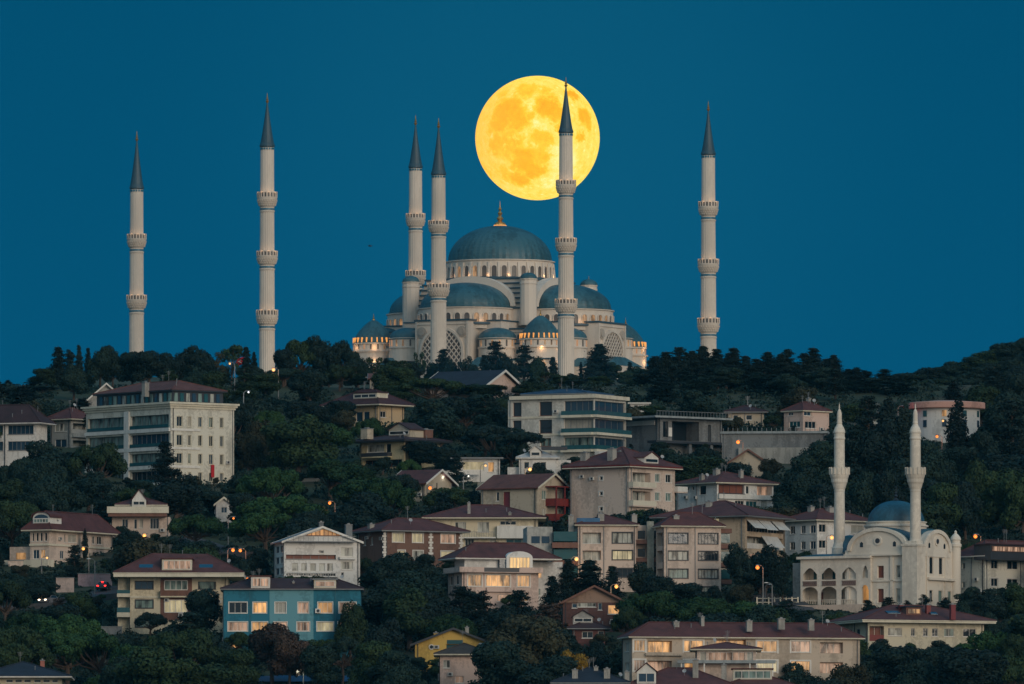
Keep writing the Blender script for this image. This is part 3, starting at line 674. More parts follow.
# ------------------------------------------------------------------ houses
FOOT = []      # footprints and visible facades, so that trees keep clear of them
MARK = []      # landmarks by which trees are told apart
VR = random.Random(5)
CHIM = rough_mat('sooty_chimney_plaster', (.27, .26, .24, 1), .9, .3, 1)
DISH = rough_mat('satellite_dish_grey', (.3, .31, .32, 1), .6, .1, 1)
class House:
    def __init__(s, name, label, x0, xc, x1, yb, ye, a, wall, short=None, D=12.0, vis=None, cat='house', group=None, Y=None, down=6.0, protect=True, near=None):
        a = R(a); s.a = a; s.s_, s.c_ = math.sin(a), math.cos(a)
        s.C = hit(xc, yb) if Y is None else P(xc, yb, Y)
        s.Y = s.C.y; s.xc, s.yb, s.ye = xc, yb, ye
        s.m = mpp(s.Y); s.down = down; s.wall = wall
        s.root = tag(empty(name, s.C, a), label, cat, group)
        s.H = s.v(ye)
        s.W = s.pt('R', x1, yb)[0] if x1 > xc else near or D
        s.L = s.pt('L', x0, yb)[0] if x0 < xc else D
        s.holes = {'R': [], 'L': []}; s.todo = []
        s.vis = vis or (x0, ye-2, x1, yb-3)
        if protect: FOOT.append((s.C, a, s.W, s.L, s.vis))
        if short: MARK.append((short, (x0+x1)/2, (s.vis[1]+s.vis[3])/2))
    def v(s, py): return P(s.xc, py, s.Y).z - s.C.z
    def pt(s, face, px, py):
        r = ray(px, py); n = Vector((s.s_, -s.c_, 0)) if face == 'R' else Vector((-s.c_, -s.s_, 0))
        t = (s.C-CAM).dot(n)/r.dot(n); q = CAM + r*t - s.C
        return (q.x*s.c_+q.y*s.s_ if face == 'R' else -q.x*s.s_+q.y*s.c_), q.z
    def f(s, face):
        if face == 'R': return lambda u, v, d: (u, d, v)
        return lambda u, v, d: (d, u, v)
    def rect(s, face, xl, yt, xr, yb):
        u0 = s.pt(face, xl, yb)[0]; u1 = s.pt(face, xr, yb)[0]
        u0, u1 = sorted((u0, u1)); mx = s.W if face == 'R' else s.L
        return max(0.12, u0), min(mx-0.12, u1), s.v(yb), s.v(yt)
    def win(s, face, xl, yt, xr, yb, pane='dark', mull=1, frame=None, d=0.2, sill=True, bars=0, name='window', surround=0):
        u0, u1, v0, v1 = s.rect(face, xl, yt, xr, yb)
        if u1-u0 < 0.15: return
        if pane in ('green', 'curt', 'dim') and VR.random() < .3: pane = VR.choice(['dark', 'dark', 'blue', 'shut'])
        elif pane in ('lit', 'cream') and VR.random() < .15: pane = 'dim'
        s.holes[face].append((u0, u1, v0, v1, d)); s.todo.append((face, u0, u1, v0, v1, pane, mull, frame or WHITE, d, sill, bars, name, surround))
    def grid(s, face, cols, rows, pane='dark', mull=1, **k):
        for (yt, yb) in rows:
            for c in cols:
                s.win(face, c[0], yt, c[1], yb, pane=c[2] if len(c) > 2 else (random.choice(pane) if isinstance(pane, (list, tuple)) else pane), mull=mull, **k)
    def loggia(s, face, xl, yt, xr, yb, depth=1.4, rail=WHITE, rh=1.0, pane='dark', bars=False, mull=3):
        u0, u1, v0, v1 = s.rect(face, xl, yt, xr, yb)
        s.holes[face].append((u0, u1, v0, v1, depth)); f = s.f(face)
        mb = MB()
        lo = min(0.6, depth*.4)
        mb.fbox(f, u0+.1, depth-.1, v0+.05, u1-.1, depth-.03, v0+min(2.3, (v1-v0)-.15))
        s.todo.append(('raw', mb, 'balcony_door', PANE[pane]))
        mb = MB(); n = max(2, int((u1-u0)/1.1))
        for i in range(n+1):
            u = u0+.1 + (u1-u0-.26)*i/n; mb.fbox(f, u, depth-.17, v0+.05, u+.07, depth-.101, v0+min(2.3, (v1-v0)-.15))
        s.todo.append(('raw', mb, 'door_frame', WHITE))
        if rail: s.rail(f, u0, u1, v0, -.03, rail, rh, bars)
    def rail(s, f, u0, u1, v0, d, mat, rh, bars, parent=None):
        mb = MB()
        if bars:
            mb.fbox(f, u0+.02, d, v0+rh-.06, u1-.02, d+.06, v0+rh)
            n = int((u1-u0)/0.45)
            for i in range(n+1):
                u = u0+.03+(u1-u0-.1)*i/max(1, n); mb.fbox(f, u, d+.01, v0, u+.05, d+.05, v0+rh-.06)
        else: mb.fbox(f, u0+.02, d, v0+.02, u1-.02, d+.1, v0+rh)
        s.todo.append(('raw', mb, 'railing', mat))
    def balcony(s, face, xl, yt, xr, yb, out=1.2, mat=None, slab=None, bars=False):
        """a projecting balcony: slab and parapet, sides closed"""
        u0 = s.pt(face, xl, yb)[0]; u1 = s.pt(face, xr, yb)[0]; u0, u1 = sorted((u0, u1)); v0, v1 = s.v(yb), s.v(yt); f = s.f(face)
        mb = MB(); mb.fbox(f, u0, -out, v0, u1, -.003, v0+.22); s.todo.append(('raw', mb, 'balcony_slab', slab or s.wall))
        mb = MB(); z0 = v0+.224
        if bars:
            n = max(3, int((u1-u0)/.4))
            mb.fbox(f, u0, -out, v1-.07, u1, -out+.07, v1)
            for i in range(n+1):
                u = u0+(u1-u0-.05)*i/n; mb.fbox(f, u, -out+.01, z0, u+.05, -out+.06, v1-.07)
            for u in (u0, u1-.05): mb.fbox(f, u, -out+.08, v1-.07, u+.05, -.01, v1)
        else:
            mb.fbox(f, u0, -out, z0, u1, -out+.1, v1)
            mb.fbox(f, u0, -out+.1, z0, u0+.1, -.003, v1); mb.fbox(f, u1-.1, -out+.1, z0, u1, -.003, v1)
        s.todo.append(('raw', mb, 'balcony_parapet', mat or WHITE))
    def band(s, face, xl, yt, xr, yb, out=.12, mat=None, name='trim', clampit=True):
        u0 = s.pt(face, xl, yb)[0]; u1 = s.pt(face, xr, yb)[0]; u0, u1 = sorted((u0, u1))
        mb = MB(); mb.fbox(s.f(face), u0, -out, s.v(yb), u1, -.004, s.v(yt)); s.todo.append(('raw', mb, name, mat or CREAM))
    def boxes(s, name, mat, lst, parent=None):
        """extra blocks: (u0,d0,u1,d1 in metres, py_top, py_bottom)"""
        for (a, b, c, d, yt, yb) in lst:
            mb = MB(); mb.box(a, b, s.v(yb), c, d, s.v(yt)); o = mb.build(name, mat, parent or s.root)
        return o
    def finish(s, top=True):
        mb = MB(); W, L, H = s.W, s.L, s.H
        for face, T in (('R', W), ('L', L)):
            f = s.f(face); hs = []
            for h in s.holes[face]:
                if not any(h[0] < o[1] and h[1] > o[0] and h[2] < o[3] and h[3] > o[2] for o in hs): hs.append(h)
            us = sorted({0, T} | {h[0] for h in hs} | {h[1] for h in hs}); vs = sorted({-s.down, H} | {min(H, h[2]) for h in hs} | {min(H, h[3]) for h in hs})
            for j in range(len(vs)-1):
                run = None
                for i in range(len(us)):
                    inh = True
                    if i < len(us)-1:
                        um, vm = (us[i]+us[i+1])/2, (vs[j]+vs[j+1])/2
                        inh = any(h[0] < um < h[1] and h[2] < vm < h[3] for h in hs)
                    if not inh and run is None: run = us[i]
                    if inh and run is not None:
                        mb.quad(f(run, vs[j], 0), f(us[i], vs[j], 0), f(us[i], vs[j+1], 0), f(run, vs[j+1], 0)); run = None
            for (u0, u1, v0, v1, d) in hs:
                mb.quad(f(u0, v0, 0), f(u1, v0, 0), f(u1, v0, d), f(u0, v0, d)); mb.quad(f(u0, v1, 0), f(u1, v1, 0), f(u1, v1, d), f(u0, v1, d))
                mb.quad(f(u0, v0, 0), f(u0, v1, 0), f(u0, v1, d), f(u0, v0, d)); mb.quad(f(u1, v0, 0), f(u1, v1, 0), f(u1, v1, d), f(u1, v0, d))
                mb.quad(f(u0, v0, d), f(u1, v0, d), f(u1, v1, d), f(u0, v1, d))
        mb.quad((W, 0, -s.down), (W, L, -s.down), (W, L, H), (W, 0, H)); mb.quad((0, L, -s.down), (W, L, -s.down), (W, L, H), (0, L, H))
        mb.quad((0, 0, H), (W, 0, H), (W, L, H), (0, L, H))
        s.wallo = mb.build('wall', s.wall, s.root)
        for face, T in (('R', W), ('L', L)) if 'osque' not in s.root['label'][-60:] or 'two-minaret' not in s.root['label'] else ():        # downpipes and air conditioners
            f = s.f(face)
            if T < 5: continue
            def free(u0, u1, v0, v1): return not any(u0 < q[1]+.15 and u1 > q[0]-.15 and v0 < q[3]+.15 and v1 > q[2]-.15 for q in s.holes[face])
            for u in (VR.uniform(.25, .5), T-VR.uniform(.3, .6), T*VR.uniform(.4, .6)):
                if free(u, u+.12, 0, H) and VR.random() < .8:
                    m_ = MB(); m_.fbox(f, u, -.14, -1, u+.11, -.02, H-.02); m_.build('downpipe', GREYM if VR.random() < .5 else DARKM, s.root)
            for _ in range(VR.choice([0, 1, 2, 3])):
                u, v = VR.uniform(.5, T-1.5), VR.choice([.33, .6, .85])*H-VR.uniform(0, 1)
                if v > 1 and v+.65 < H and free(u, u+.85, v, v+.6):
                    m_ = MB(); m_.fbox(f, u, -.36, v, u+.8, -.03, v+.55); a_ = m_.build('air_conditioner', AWN, s.root)
                    m_ = MB(); m_.fbox(f, u+.12, -.375, v+.08, u+.55, -.362, v+.47); m_.build('fan_grille', DARKM, a_)
        for t in s.todo:
            if t[0] == 'raw': t[1].build(t[2], t[3], s.root); continue
            face, u0, u1, v0, v1, pane, mull, fr, d, sill, bars, nm, sur = t; f = s.f(face)
            mb = MB(); e = .07; dd = d-.09
            mb.fbox(f, u0, dd, v0, u1, d-.035, v0+e); mb.fbox(f, u0, dd, v1-e, u1, d-.035, v1)
            mb.fbox(f, u0, dd, v0+e, u0+e, d-.035, v1-e); mb.fbox(f, u1-e, dd, v0+e, u1, d-.035, v1-e)
            for i in range(1, mull+1):
                u = u0 + (u1-u0)*i/(mull+1); mb.fbox(f, u-.03, dd, v0+e, u+.03, d-.035, v1-e)
            for i in range(1, bars+1):
                v = v0 + (v1-v0)*i/(bars+1); mb.fbox(f, u0+e, dd+.01, v-.025, u1-e, d-.036, v+.025)
            if sill: mb.fbox(f, u0-.08, -.1, v0-.1, u1+.08, -.004, v0-.005)
            if sur: 
                g = sur; mb.fbox(f, u0-g, -.05, v0-g, u0-.003, -.004, v1+g); mb.fbox(f, u1+.003, -.05, v0-g, u1+g, -.004, v1+g); mb.fbox(f, u0-.003, -.05, v1+.003, u1+.003, -.004, v1+g)
            w_ = mb.build(nm, fr, s.root)
            mb = MB(); mb.fbox(f, u0+.01, d-.03, v0+.01, u1-.01, d-.01, v1-.01); mb.build('pane', PANE[pane], w_)
        return s
    def hip(s, yridge, mat, over=0.9, eaves=None, x0=0, y0=0, x1=None, y1=None, ye=None, thick=.28, flat=0.0, axis=None, rise=None):
        """hipped roof over a rectangle of the plan"""
        x1 = s.W if x1 is None else x1; y1 = s.L if y1 is None else y1; z = s.H if ye is None else s.v(ye)
        X0, Y0, X1, Y1 = x0-over, y0-over, x1+over, y1+over; w, l = X1-X0, Y1-Y0
        back = (x0+x1)/2*s.s_ + (y0+y1)/2*s.c_
        if rise is None:
            rise = P(s.xc, yridge, s.Y+back).z - s.C.z - z - thick
        rise = max(.6, rise)
        h = min(w, l)/2*(1-flat)
        if (axis or ('x' if w >= l else 'y')) == 'x': h1 = h if w > l else h; ra, rb = (X0+h, Y0+l/2*(1-flat)), (X1-h, Y1-l/2*(1-flat))
        ix0, ix1, iy0, iy1 = X0+h, X1-h, Y0+h, Y1-h
        if ix1-ix0 < .1: ix0 = ix1 = (X0+X1)/2
        if iy1-iy0 < .1: iy0 = iy1 = (Y0+Y1)/2
        zt = z+thick; zr = zt+rise
        mb = MB(); e = .06
        A = [(X0-e, Y0-e, zt), (X1+e, Y0-e, zt), (X1+e, Y1+e, zt), (X0-e, Y1+e, zt)]; B = [(ix0, iy0, zr), (ix1, iy0, zr), (ix1, iy1, zr), (ix0, iy1, zr)]
        for i in range(4): j = (i+1) % 4; mb.quad(A[i], A[j], B[j], B[i])
        mb.quad(*B); mb.quad(*[(p[0], p[1], zt-.06) for p in A])
        for i in range(4): j = (i+1) % 4; mb.quad(A[i], A[j], (A[j][0], A[j][1], zt-.06), (A[i][0], A[i][1], zt-.06))
        s.roof = mb.build('roof', mat, s.root); s.zr = zr; s.zt = zt; s.rp = (X0, Y0, X1, Y1, ix0, iy0, ix1, iy1)
        # ridge and hip tiles
        mb = MB()
        for i in range(4): mb.tube([A[i], B[i]], [.13, .13], 5)
        mb.tube([B[0], B[2]], [.14, .14], 5) if (ix0, iy0) != (ix1, iy1) else None
        mb.build('ridge_tile', mat, s.roof)
        mb = MB(); mb.box(X0, Y0, z+.004, X1, Y1, zt-.066); mb.box(X0-.1, Y0-.1, zt-.2, X1+.1, Y0-.003, zt-.07); mb.box(X0-.1, Y0+.0, zt-.2, X0-.003, Y1, zt-.07)
        mb.build('eaves', eaves or CREAM, s.root)
        return s
    def gable(s, yridge, mat, axis='x', over=0.6, eaves=None, x0=0, y0=0, x1=None, y1=None, ye=None, thick=.2, wallmat=None, fill=True):
        """gabled roof; the ridge runs along local x or y"""
        x1 = s.W if x1 is None else x1; y1 = s.L if y1 is None else y1; z = s.H if ye is None else s.v(ye)
        if axis == 'x': near = (y0+y1)/2*s.c_ + x0*s.s_
        else: near = (x0+x1)/2*s.s_ + y0*s.c_
        zr = P(s.xc, yridge, s.Y+near).z - s.C.z
        def T(u, v, zz): return (u, v, zz) if axis == 'x' else (v, u, zz)     # u along the ridge
        u0, u1, v0, v1 = (x0, x1, y0, y1) if axis == 'x' else (y0, y1, x0, x1)
        vm = (v0+v1)/2; sl = (zr-z)/(vm-v0)
        mb = MB()
        for sg, ve in ((1, v0-over), (-1, v1+over)):
            ze = z - over*sl
            a = [T(u0-over, ve, ze), T(u1+over, ve, ze), T(u1+over, vm, zr), T(u0-over, vm, zr)]
            b = [(p[0], p[1], p[2]+thick) for p in a]; mb.prism(a, b)
        s.roof = mb.build('roof', mat, s.root); s.zr = zr+thick
        if fill:
            for u in (u0+.004, u1-.004):
                mb = MB(); mb.poly([T(u, v0, z+.003), T(u, v1, z+.003), T(u, vm, zr)]); mb.build('gable_wall', wallmat or s.wall, s.root)
        for u in (u0-over-.08, u1+over):      # barge boards
            mb = MB()
            for ve in (v0-over, v1+over):
                ze = z-over*sl
                a = [T(u, ve, ze-.12), T(u+.08, ve, ze-.12), T(u+.08, vm, zr-.12), T(u, vm, zr-.12)]
                mb.prism(a, [(p[0], p[1], p[2]+thick+.16) for p in a])
            mb.build('barge_board', eaves or CREAM, s.roof)
        return s
    def at(s, px, py, d):
        """local point seen at a pixel, d metres behind the near corner"""
        q = P(px, py, s.Y+d) - s.C
        return q.x*s.c_+q.y*s.s_, -q.x*s.s_+q.y*s.c_, q.z
    def chimney(s, px, ytop, d=3.0, w=.9, mat=None, h=2.6, cap=True, ybot=None):
        x, y, z = s.at(px, ytop, d); mb = MB(); zb = z-h; w = w*.72; mat = CHIM if mat in (None, WHITE, CREAM) else mat
        mb.box(x-w/2, y-w/2, zb, x+w/2, y+w/2, z-.2)
        o = mb.build('chimney', mat or WHITE, s.roof if hasattr(s, 'roof') else s.root)
        if cap:
            mb = MB(); mb.box(x-w/2-.08, y-w/2-.08, z-.196, x+w/2+.08, y+w/2+.08, z-.08)
            mb.box(x-w*.2, y-w*.2, z-.076, x+w*.2, y+w*.2, z+.12); mb.build('cap', GREYM, o)
        return s
    def dormer(s, xl, yt, xr, yb, d, depth=3.0, wall=None, pane='lit', mull=3, roof=None, rise=0.5, kind='flat', over=.25, face='R', auto=True, fr=None):
        """box dormer standing out of the roof, facing like the R or the L face, its foot on the roof slope"""
        xm = (xl+xr)/2; x, y, z0 = s.at(xm, yb, d); z1 = z0 + (yb-yt)*s.m; hw = (xr-xl)*s.m/2/max(.5, s.c_ if face == 'R' else s.s_)
        if auto and hasattr(s, 'rp'):
            X0, Y0, X1, Y1, ix0, iy0, ix1, iy1 = s.rp; t = max(0, min(.8, (z0-s.zt)/(s.zr-s.zt)))
            if face == 'R':
                y = Y0+(iy0-Y0)*t; q = s.at(xm, yb, y*s.c_+x*s.s_); x = q[0]
            else:
                x = X0+(ix0-X0)*t; q = s.at(xm, yb, y*s.c_+x*s.s_); y = q[1]
        if face == 'R': D = lambda u, v, dd: (x+u, y+dd, v)
        else: D = lambda u, v, dd: (x+dd, y+u, v)
        if auto and hasattr(s, 'rp'): z0 = max(z0, s.zt+.12); z1 = max(z1, z0+1.0)
        mb = MB(); mb.fbox(D, -hw, 0, max(z0-1.2, s.zt-.04) if auto and hasattr(s, 'rp') else z0-1.2, hw, depth, z1); dm = mb.build('dormer', wall or s.wall, s.roof if hasattr(s, 'roof') else s.root)
        mb = MB(); e = .09; a0, a1 = -hw+.2, hw-.2; b0, b1 = z0+.15, z1-.2
        mb.fbox(D, a0, -.1, b0, a1, -.04, b0+e); mb.fbox(D, a0, -.1, b1-e, a1, -.04, b1)
        for i in range(mull+2):
            u = a0+(a1-a0-e)*i/(mull+1); mb.fbox(D, u, -.1, b0+e, u+e, -.041, b1-e)
        w_ = mb.build('window', fr or WHITE, dm); mb = MB(); mb.fbox(D, a0+.02, -.038, b0+.02, a1-.02, -.012, b1-.02); mb.build('pane', PANE[pane], w_)
        mb = MB()
        if kind == 'flat': mb.fbox(D, -hw-over, -over, z1+.004, hw+over, depth, z1+.2)
        else:
            n = 2 if kind == 'gable' else 8; q = hw+over
            pr = [(-q, z1-.1), (0, z1+rise), (q, z1-.1)] if n == 2 else [(-q*math.cos(math.pi*i/n), z1+rise*math.sin(math.pi*i/n)) for i in range(n+1)]
            for (u0, v0), (u1, v1) in zip(pr, pr[1:]):
                lo = [D(u0, v0, -over), D(u1, v1, -over), D(u1, v1, depth), D(u0, v0, depth)]; mb.prism(lo, [(p[0], p[1], p[2]+.15) for p in lo])
            mg = MB(); mg.poly([D(u*hw/q, max(z1+.003, v), .004) for u, v in pr]); mg.build('gable_wall', wall or s.wall, dm)
            if n == 8: mg = MB(); mg.poly([D(u*.72, z1-.1+(v-z1)*.7, -.02) for u, v in pr]); mg.build('arch_window', PANE['blue'], dm)
        mb.build('dormer_roof', roof or (s.roof.data.materials[0] if hasattr(s, 'roof') else GREYM), dm)
        return s

RED = roofm(0.125, 0.040, 0.037); REDB = roofm(0.17, 0.060, 0.045); DARKR = roofm(0.055, 0.024, 0.028); NAVY = roofm(0.018, 0.026, 0.045); BLUER = roofm(0.02, 0.07, 0.14)
WCREAM = wallm(.52, .46, .34); WWHITE = wallm(.58, .57, .55); WGREY = wallm(.30, .30, .29); WPINK = wallm(.50, .38, .33); WBEIGE = wallm(.50, .405, .345); WTAN = wallm(.38, .33, .26)
WBROWN = wallm(.15, .085, .065); WBLUE = wallm(.018, .135, .20); WPALEB = wallm(.10, .25, .30); WYEL = wallm(.50, .34, .09); WSTONE = wallm(.34, .34, .32)
def H(*a, **k): return House(*a, **k)
def clutter(h):
    """aerials, satellite dishes and vent pipes on a roof"""
    if not hasattr(h, 'rp'): return
    X0, Y0, X1, Y1, ix0, iy0, ix1, iy1 = h.rp
    def rz(x, y):
        t = min((x-X0)/max(.1, ix0-X0), (X1-x)/max(.1, X1-ix1), (y-Y0)/max(.1, iy0-Y0), (Y1-y)/max(.1, Y1-iy1), 1); return h.zt+(h.zr-h.zt)*max(0, t)
    for _ in range(random.choice([1, 2, 2])):
        x, y = random.uniform(ix0-.5, ix1+.5), random.uniform(iy0-.5, iy1); z = rz(x, y); q = random.uniform(1.2, 2.2); mb = MB()
        mb.tube([(x, y, z-.1), (x, y, z+q)], [.04, .03], 4)
        for k in range(4): mb.tube([(x-.45+.06*k, y, z+q-.15-.16*k), (x+.45-.06*k, y, z+q-.15-.16*k)], [.022, .022], 4)
        mb.build('aerial', GREYM, h.roof)
    for _ in range(random.choice([1, 2, 3])):
        x, y = random.uniform(X0+1, X1-1), random.uniform(Y0+1, (iy0+iy1)/2); z = rz(x, y); mb = MB(); mb.tube([(x, y, z-.1), (x, y, z+.55)], [.06, .06], 6); mb.lathe([(.11, .55), (.11, .62), (0, .66)], (x, y, z), 8); mb.build('vent_pipe', GREYM, h.roof)
    for _ in range(random.choice([0, 1, 1])):
        x, y = random.uniform(X0+1, X1-1), random.uniform(Y0+.8, iy0); z = rz(x, y)+.7; mb = MB()
        mb.tube([(x, y, z-.8), (x, y, z)], [.03, .03], 4)
        n = len(mb.v); ax = Vector((random.uniform(-.6, .6), -.8, .5)).normalized(); a = ax.orthogonal().normalized(); b = ax.cross(a)
        for rr_, dd in ((0.02, 0), (.2, .03), (.33, .08)):
            for i in range(12): t = 2*math.pi*i/12; mb.v.append(tuple(Vector((x, y, z))+ax*dd+(a*math.cos(t)+b*math.sin(t))*rr_))
        for k in range(2):
            for i in range(12): j = (i+1) % 12; mb.f.append((n+k*12+i, n+k*12+j, n+k*12+12+j, n+k*12+12+i))
        mb.build('satellite_dish', DISH, h.roof)
def skylight(h, px, py, w_, l_):
    """a roof window lying in the front slope"""
    X0, Y0, X1, Y1, ix0, iy0, ix1, iy1 = h.rp; x, y, z = h.at(px, py, 3); y = Y0+(z-h.zt)/(h.zr-h.zt)*(iy0-Y0); x, _, z = h.at(px, py, y*h.c_+x*h.s_)
    sl = (h.zr-h.zt)/(iy0-Y0); mb = MB(); a = [(x-w_, y-l_, z-l_*sl+.05), (x+w_, y-l_, z-l_*sl+.05), (x+w_, y+l_, z+l_*sl+.05), (x-w_, y+l_, z+l_*sl+.05)]
    mb.prism(a, [(p[0], p[1], p[2]+.14) for p in a]); mb.build('skylight', BSKY, h.roof)
BSKY = glass('skylight_glass', (0.02, 0.07, 0.12, 1), .25)
_fin = House.hip
def _hip(s, *a, **k):
    r = _fin(s, *a, **k); clutter(s); return r
House.hip = _hip

# --- large cream apartment block, upper left
h = H('apartment_block', 'large cream four-storey apartment block with red roof and glazed attic, upper left', 86, 170.5, 234, 487, 408, 38, wallm(.52, .50, .43), 'large cream block', cat='apartment block', vis=(86, 388, 234, 477))
rows = [(414, 427), (433, 445.5), (452, 464), (470, 481.5)]
for i, (a_, b_) in enumerate(rows):
    h.win('L', 88, a_, 124.5, b_, ['green', 'green', 'green', 'green'][i], mull=7, frame=GREYM, d=.5)
    h.win('L', 130.5, a_, 168.8, b_, ['green', 'blue', 'green', 'dark'][i], mull=7, frame=GREYM, d=.5)
    for x in ((88, 124.5), (130.5, 168.8)): h.band('L', x[1], b_-3.2, x[0], b_, .18, TEALG, 'railing')
    h.band('L', 170.3, b_+.6, 86, b_+4.2, .35, WHITE); h.band('R', 171, b_+1.2, 200, b_+3.4, .16, WHITE)
for i, (a_, b_) in enumerate([(415.5, 426), (434, 445), (452.5, 463), (471, 480)]):
    h.grid('R', [(176.6, 182.2), (188, 190.8), (198.3, 202), (209, 212.8), (220, 223.2)], [(a_+.5, b_)], ['dark', 'dark', 'green', 'blue'], mull=1, frame=CREAM, surround=.15)
h.band('L', 129.8, 409, 125, 487, .3, WHITE, 'pilaster')
h.finish()
z = h.H; ov = 1.0
mb = MB()
for (o, z0, z1) in ((.2, z+.005, z+.4), (.45, z+.404, z+.75), (.7, z+.754, z+1.1)): mb.box(-o, -o, z0, h.W+o, h.L+o, z1)
mb.build('cornice', CREAM, h.root)
# glazed attic set back, under the hipped roof
zt_ = z+1.1; mb = MB(); mb.box(1.6, 1.6, zt_+.004, h.W-1.2, h.L-1.0, zt_+2.0); at_ = mb.build('attic', DARKM, h.root)
for f, T in ((h.f('R'), h.W), (h.f('L'), h.L)):
    n = int((T-3)/1.3)
    for i in range(n):
        u = 1.9+i*(T-3.4)/n; mb = MB(); mb.fbox(f, u, 1.45, zt_+.2, u+.75, 1.59, zt_+1.7); mb.build('attic_window', PANE[['green', 'blue', 'curt', 'teal'][(i*7) % 4]], at_)
h.H = zt_+2.0; h.hip(391, REDB, .5, DARKM, x0=1.6, y0=1.6, x1=h.W-1.2, y1=h.L-1.0, rise=1.9)
h.chimney(145.5, 382, 7, 1.3, CREAM, 2.6); h.chimney(174.5, 389, 8, .5, WHITE, 2)
mb = MB(); p = h.pt('R', 212, 465); mb.box(p[0]-.35, -.25, h.v(476), p[0]+.35, -.18, h.v(463.5)); fl = mb.build('hanging_banner', rough_mat('red_flag', (.4, .012, .02, 1), .8, .15, 2), None); fl.location = h.C; fl.rotation_euler = (0, 0, h.a)
tag(fl, 'red banner hanging on the right face of the large cream block', 'banner')

# gabled blue-grey roof just behind
h = H('house', 'house with pale gable front and navy roof behind the cream block', 88, 88, 125, 420, 400, 0, WGREY, Y=2600, vis=(88, 384, 124, 398))
h.finish(); h.gable(384, NAVY, 'y', .6, WHITE)
# --- left pair
h = H('house', 'white house with dark red roof and blue glazing, at the left edge', -24, 36.5, 47, 470, 424, 70, WWHITE, 'left edge house', vis=(0, 405, 48, 456))
h.grid('L', [(-20, 3), (8, 33.5)], [(425, 434), (441, 450)], 'blue', mull=5, frame=GREYM)
h.finish().hip(405, DARKR, 1.2, WWHITE)
h = H('apartment_block', 'grey apartment house with recessed balconies, left of the cream block', 50, 71, 93, 480, 420, 50, WSTONE, 'grey block', cat='apartment block', vis=(50, 407, 86, 452), Y=2545)
h.grid('L', [(55, 66.5)], [(423, 431)], 'curt', mull=2); h.grid('L', [(55, 66.5)], [(439, 447)], 'blue', mull=1)
for a_ in (423, 440, 457): h.loggia('R', 73, a_, 91, a_+11, 1.4, WSTONE, .9, 'curt'); h.band('R', 71.5, a_+10, 92.5, a_+14, .5, WSTONE, 'balcony_slab')
h.finish().hip(408, RED, .9, CREAM)

# --- villa lower left
h = H('villa', 'beige villa with arched dormer and dark red roof, left beside the street lamps', 30, 49, 112, 566, 531, 62, WBEIGE, 'arched dormer villa', vis=(30, 512, 118, 560))
h.grid('L', [(32, 34), (36, 38.5), (40, 42.5), (44.5, 47)], [(532.5, 541)], 'dark', mull=0)
h.grid('L', [(33, 39, 'blue'), (40.5, 45, 'lit')], [(549.5, 558.5)], mull=1)
h.grid('R', [(64, 66), (68, 77, 'curt'), (92, 95), (97, 102)], [(533, 541)], 'dark', mull=1)
h.grid('R', [(60, 64, 'dim'), (84, 92, 'curt')], [(550, 558)], 'dark', mull=1)
h.band('L', 49.5, 543.5, 30, 545.5, .3, CREAM); h.band('R', 49, 543.5, 112, 545.5, .2, CREAM)
h.finish().hip(513, RED, 1.1, CREAM)
h.dormer(34, 518, 51, 524, 2.5, 4, WHITE, 'green', 4, kind='arch', rise=.9, face='L')
h.boxes('lower_wing', WBEIGE, [(1, h.L, h.W*.5, h.L+4.5, 546, 580)])
mb = MB(); mb.box(.95, h.L+1.4, h.v(558.5), .99, h.L+3.2, h.v(552)); mb.build('lit_window', PANE['lit'], h.root)
h.boxes('terrace', CREAM, [(-2.2, -1, -.01, h.L+4, 560, 580)])

h = H('villa', 'pale house with white gabled balcony under dark trees, above the beige red-roofed block', 112, 112, 170, 540, 517, 0, WBEIGE, 'white balcony house', D=10, vis=(110, 494, 176, 527))
h.win('R', 122, 519, 128, 528, 'dark'); h.win('R', 134, 519, 137, 529, 'dark', 0); h.win('R', 139, 519, 143, 528, 'dim', 0); h.win('R', 150, 518, 159, 529, 'dark', 2)
h.finish(); h.boxes('balcony_parapet', CREAM, [(-.8, -2.2, h.W-.2, -2.0, 507, 513.5), (-.8, -2.0, -.6, 0, 507, 513.5), (h.W-.4, -2.0, h.W-.2, 0, 507, 513.5)])
h.boxes('balcony_slab', BRICK, [(-.6, -2.0, h.W-.5, .2, 513.6, 516.9)])
h.boxes('upper_wall', WBEIGE, [(1, .5, h.W-1, 9, 505, 513.4)])
h.hip(497, RED, .5, CREAM, ye=506, x0=1, x1=h.W-1, y0=.6, y1=9)
h.dormer(132, 500, 146, 506, -.6, 2.5, WHITE, 'dark', 1, kind='gable', rise=1.7, auto=False)
h = H('house', 'small white gabled house half hidden among dark pines, left of centre', 216, 216, 232, 522, 504, 0, WWHITE, D=9, vis=(215, 498, 233, 518))
h.win('R', 221, 507, 227, 513, 'blue'); h.finish().gable(498, RED, 'y', .4)

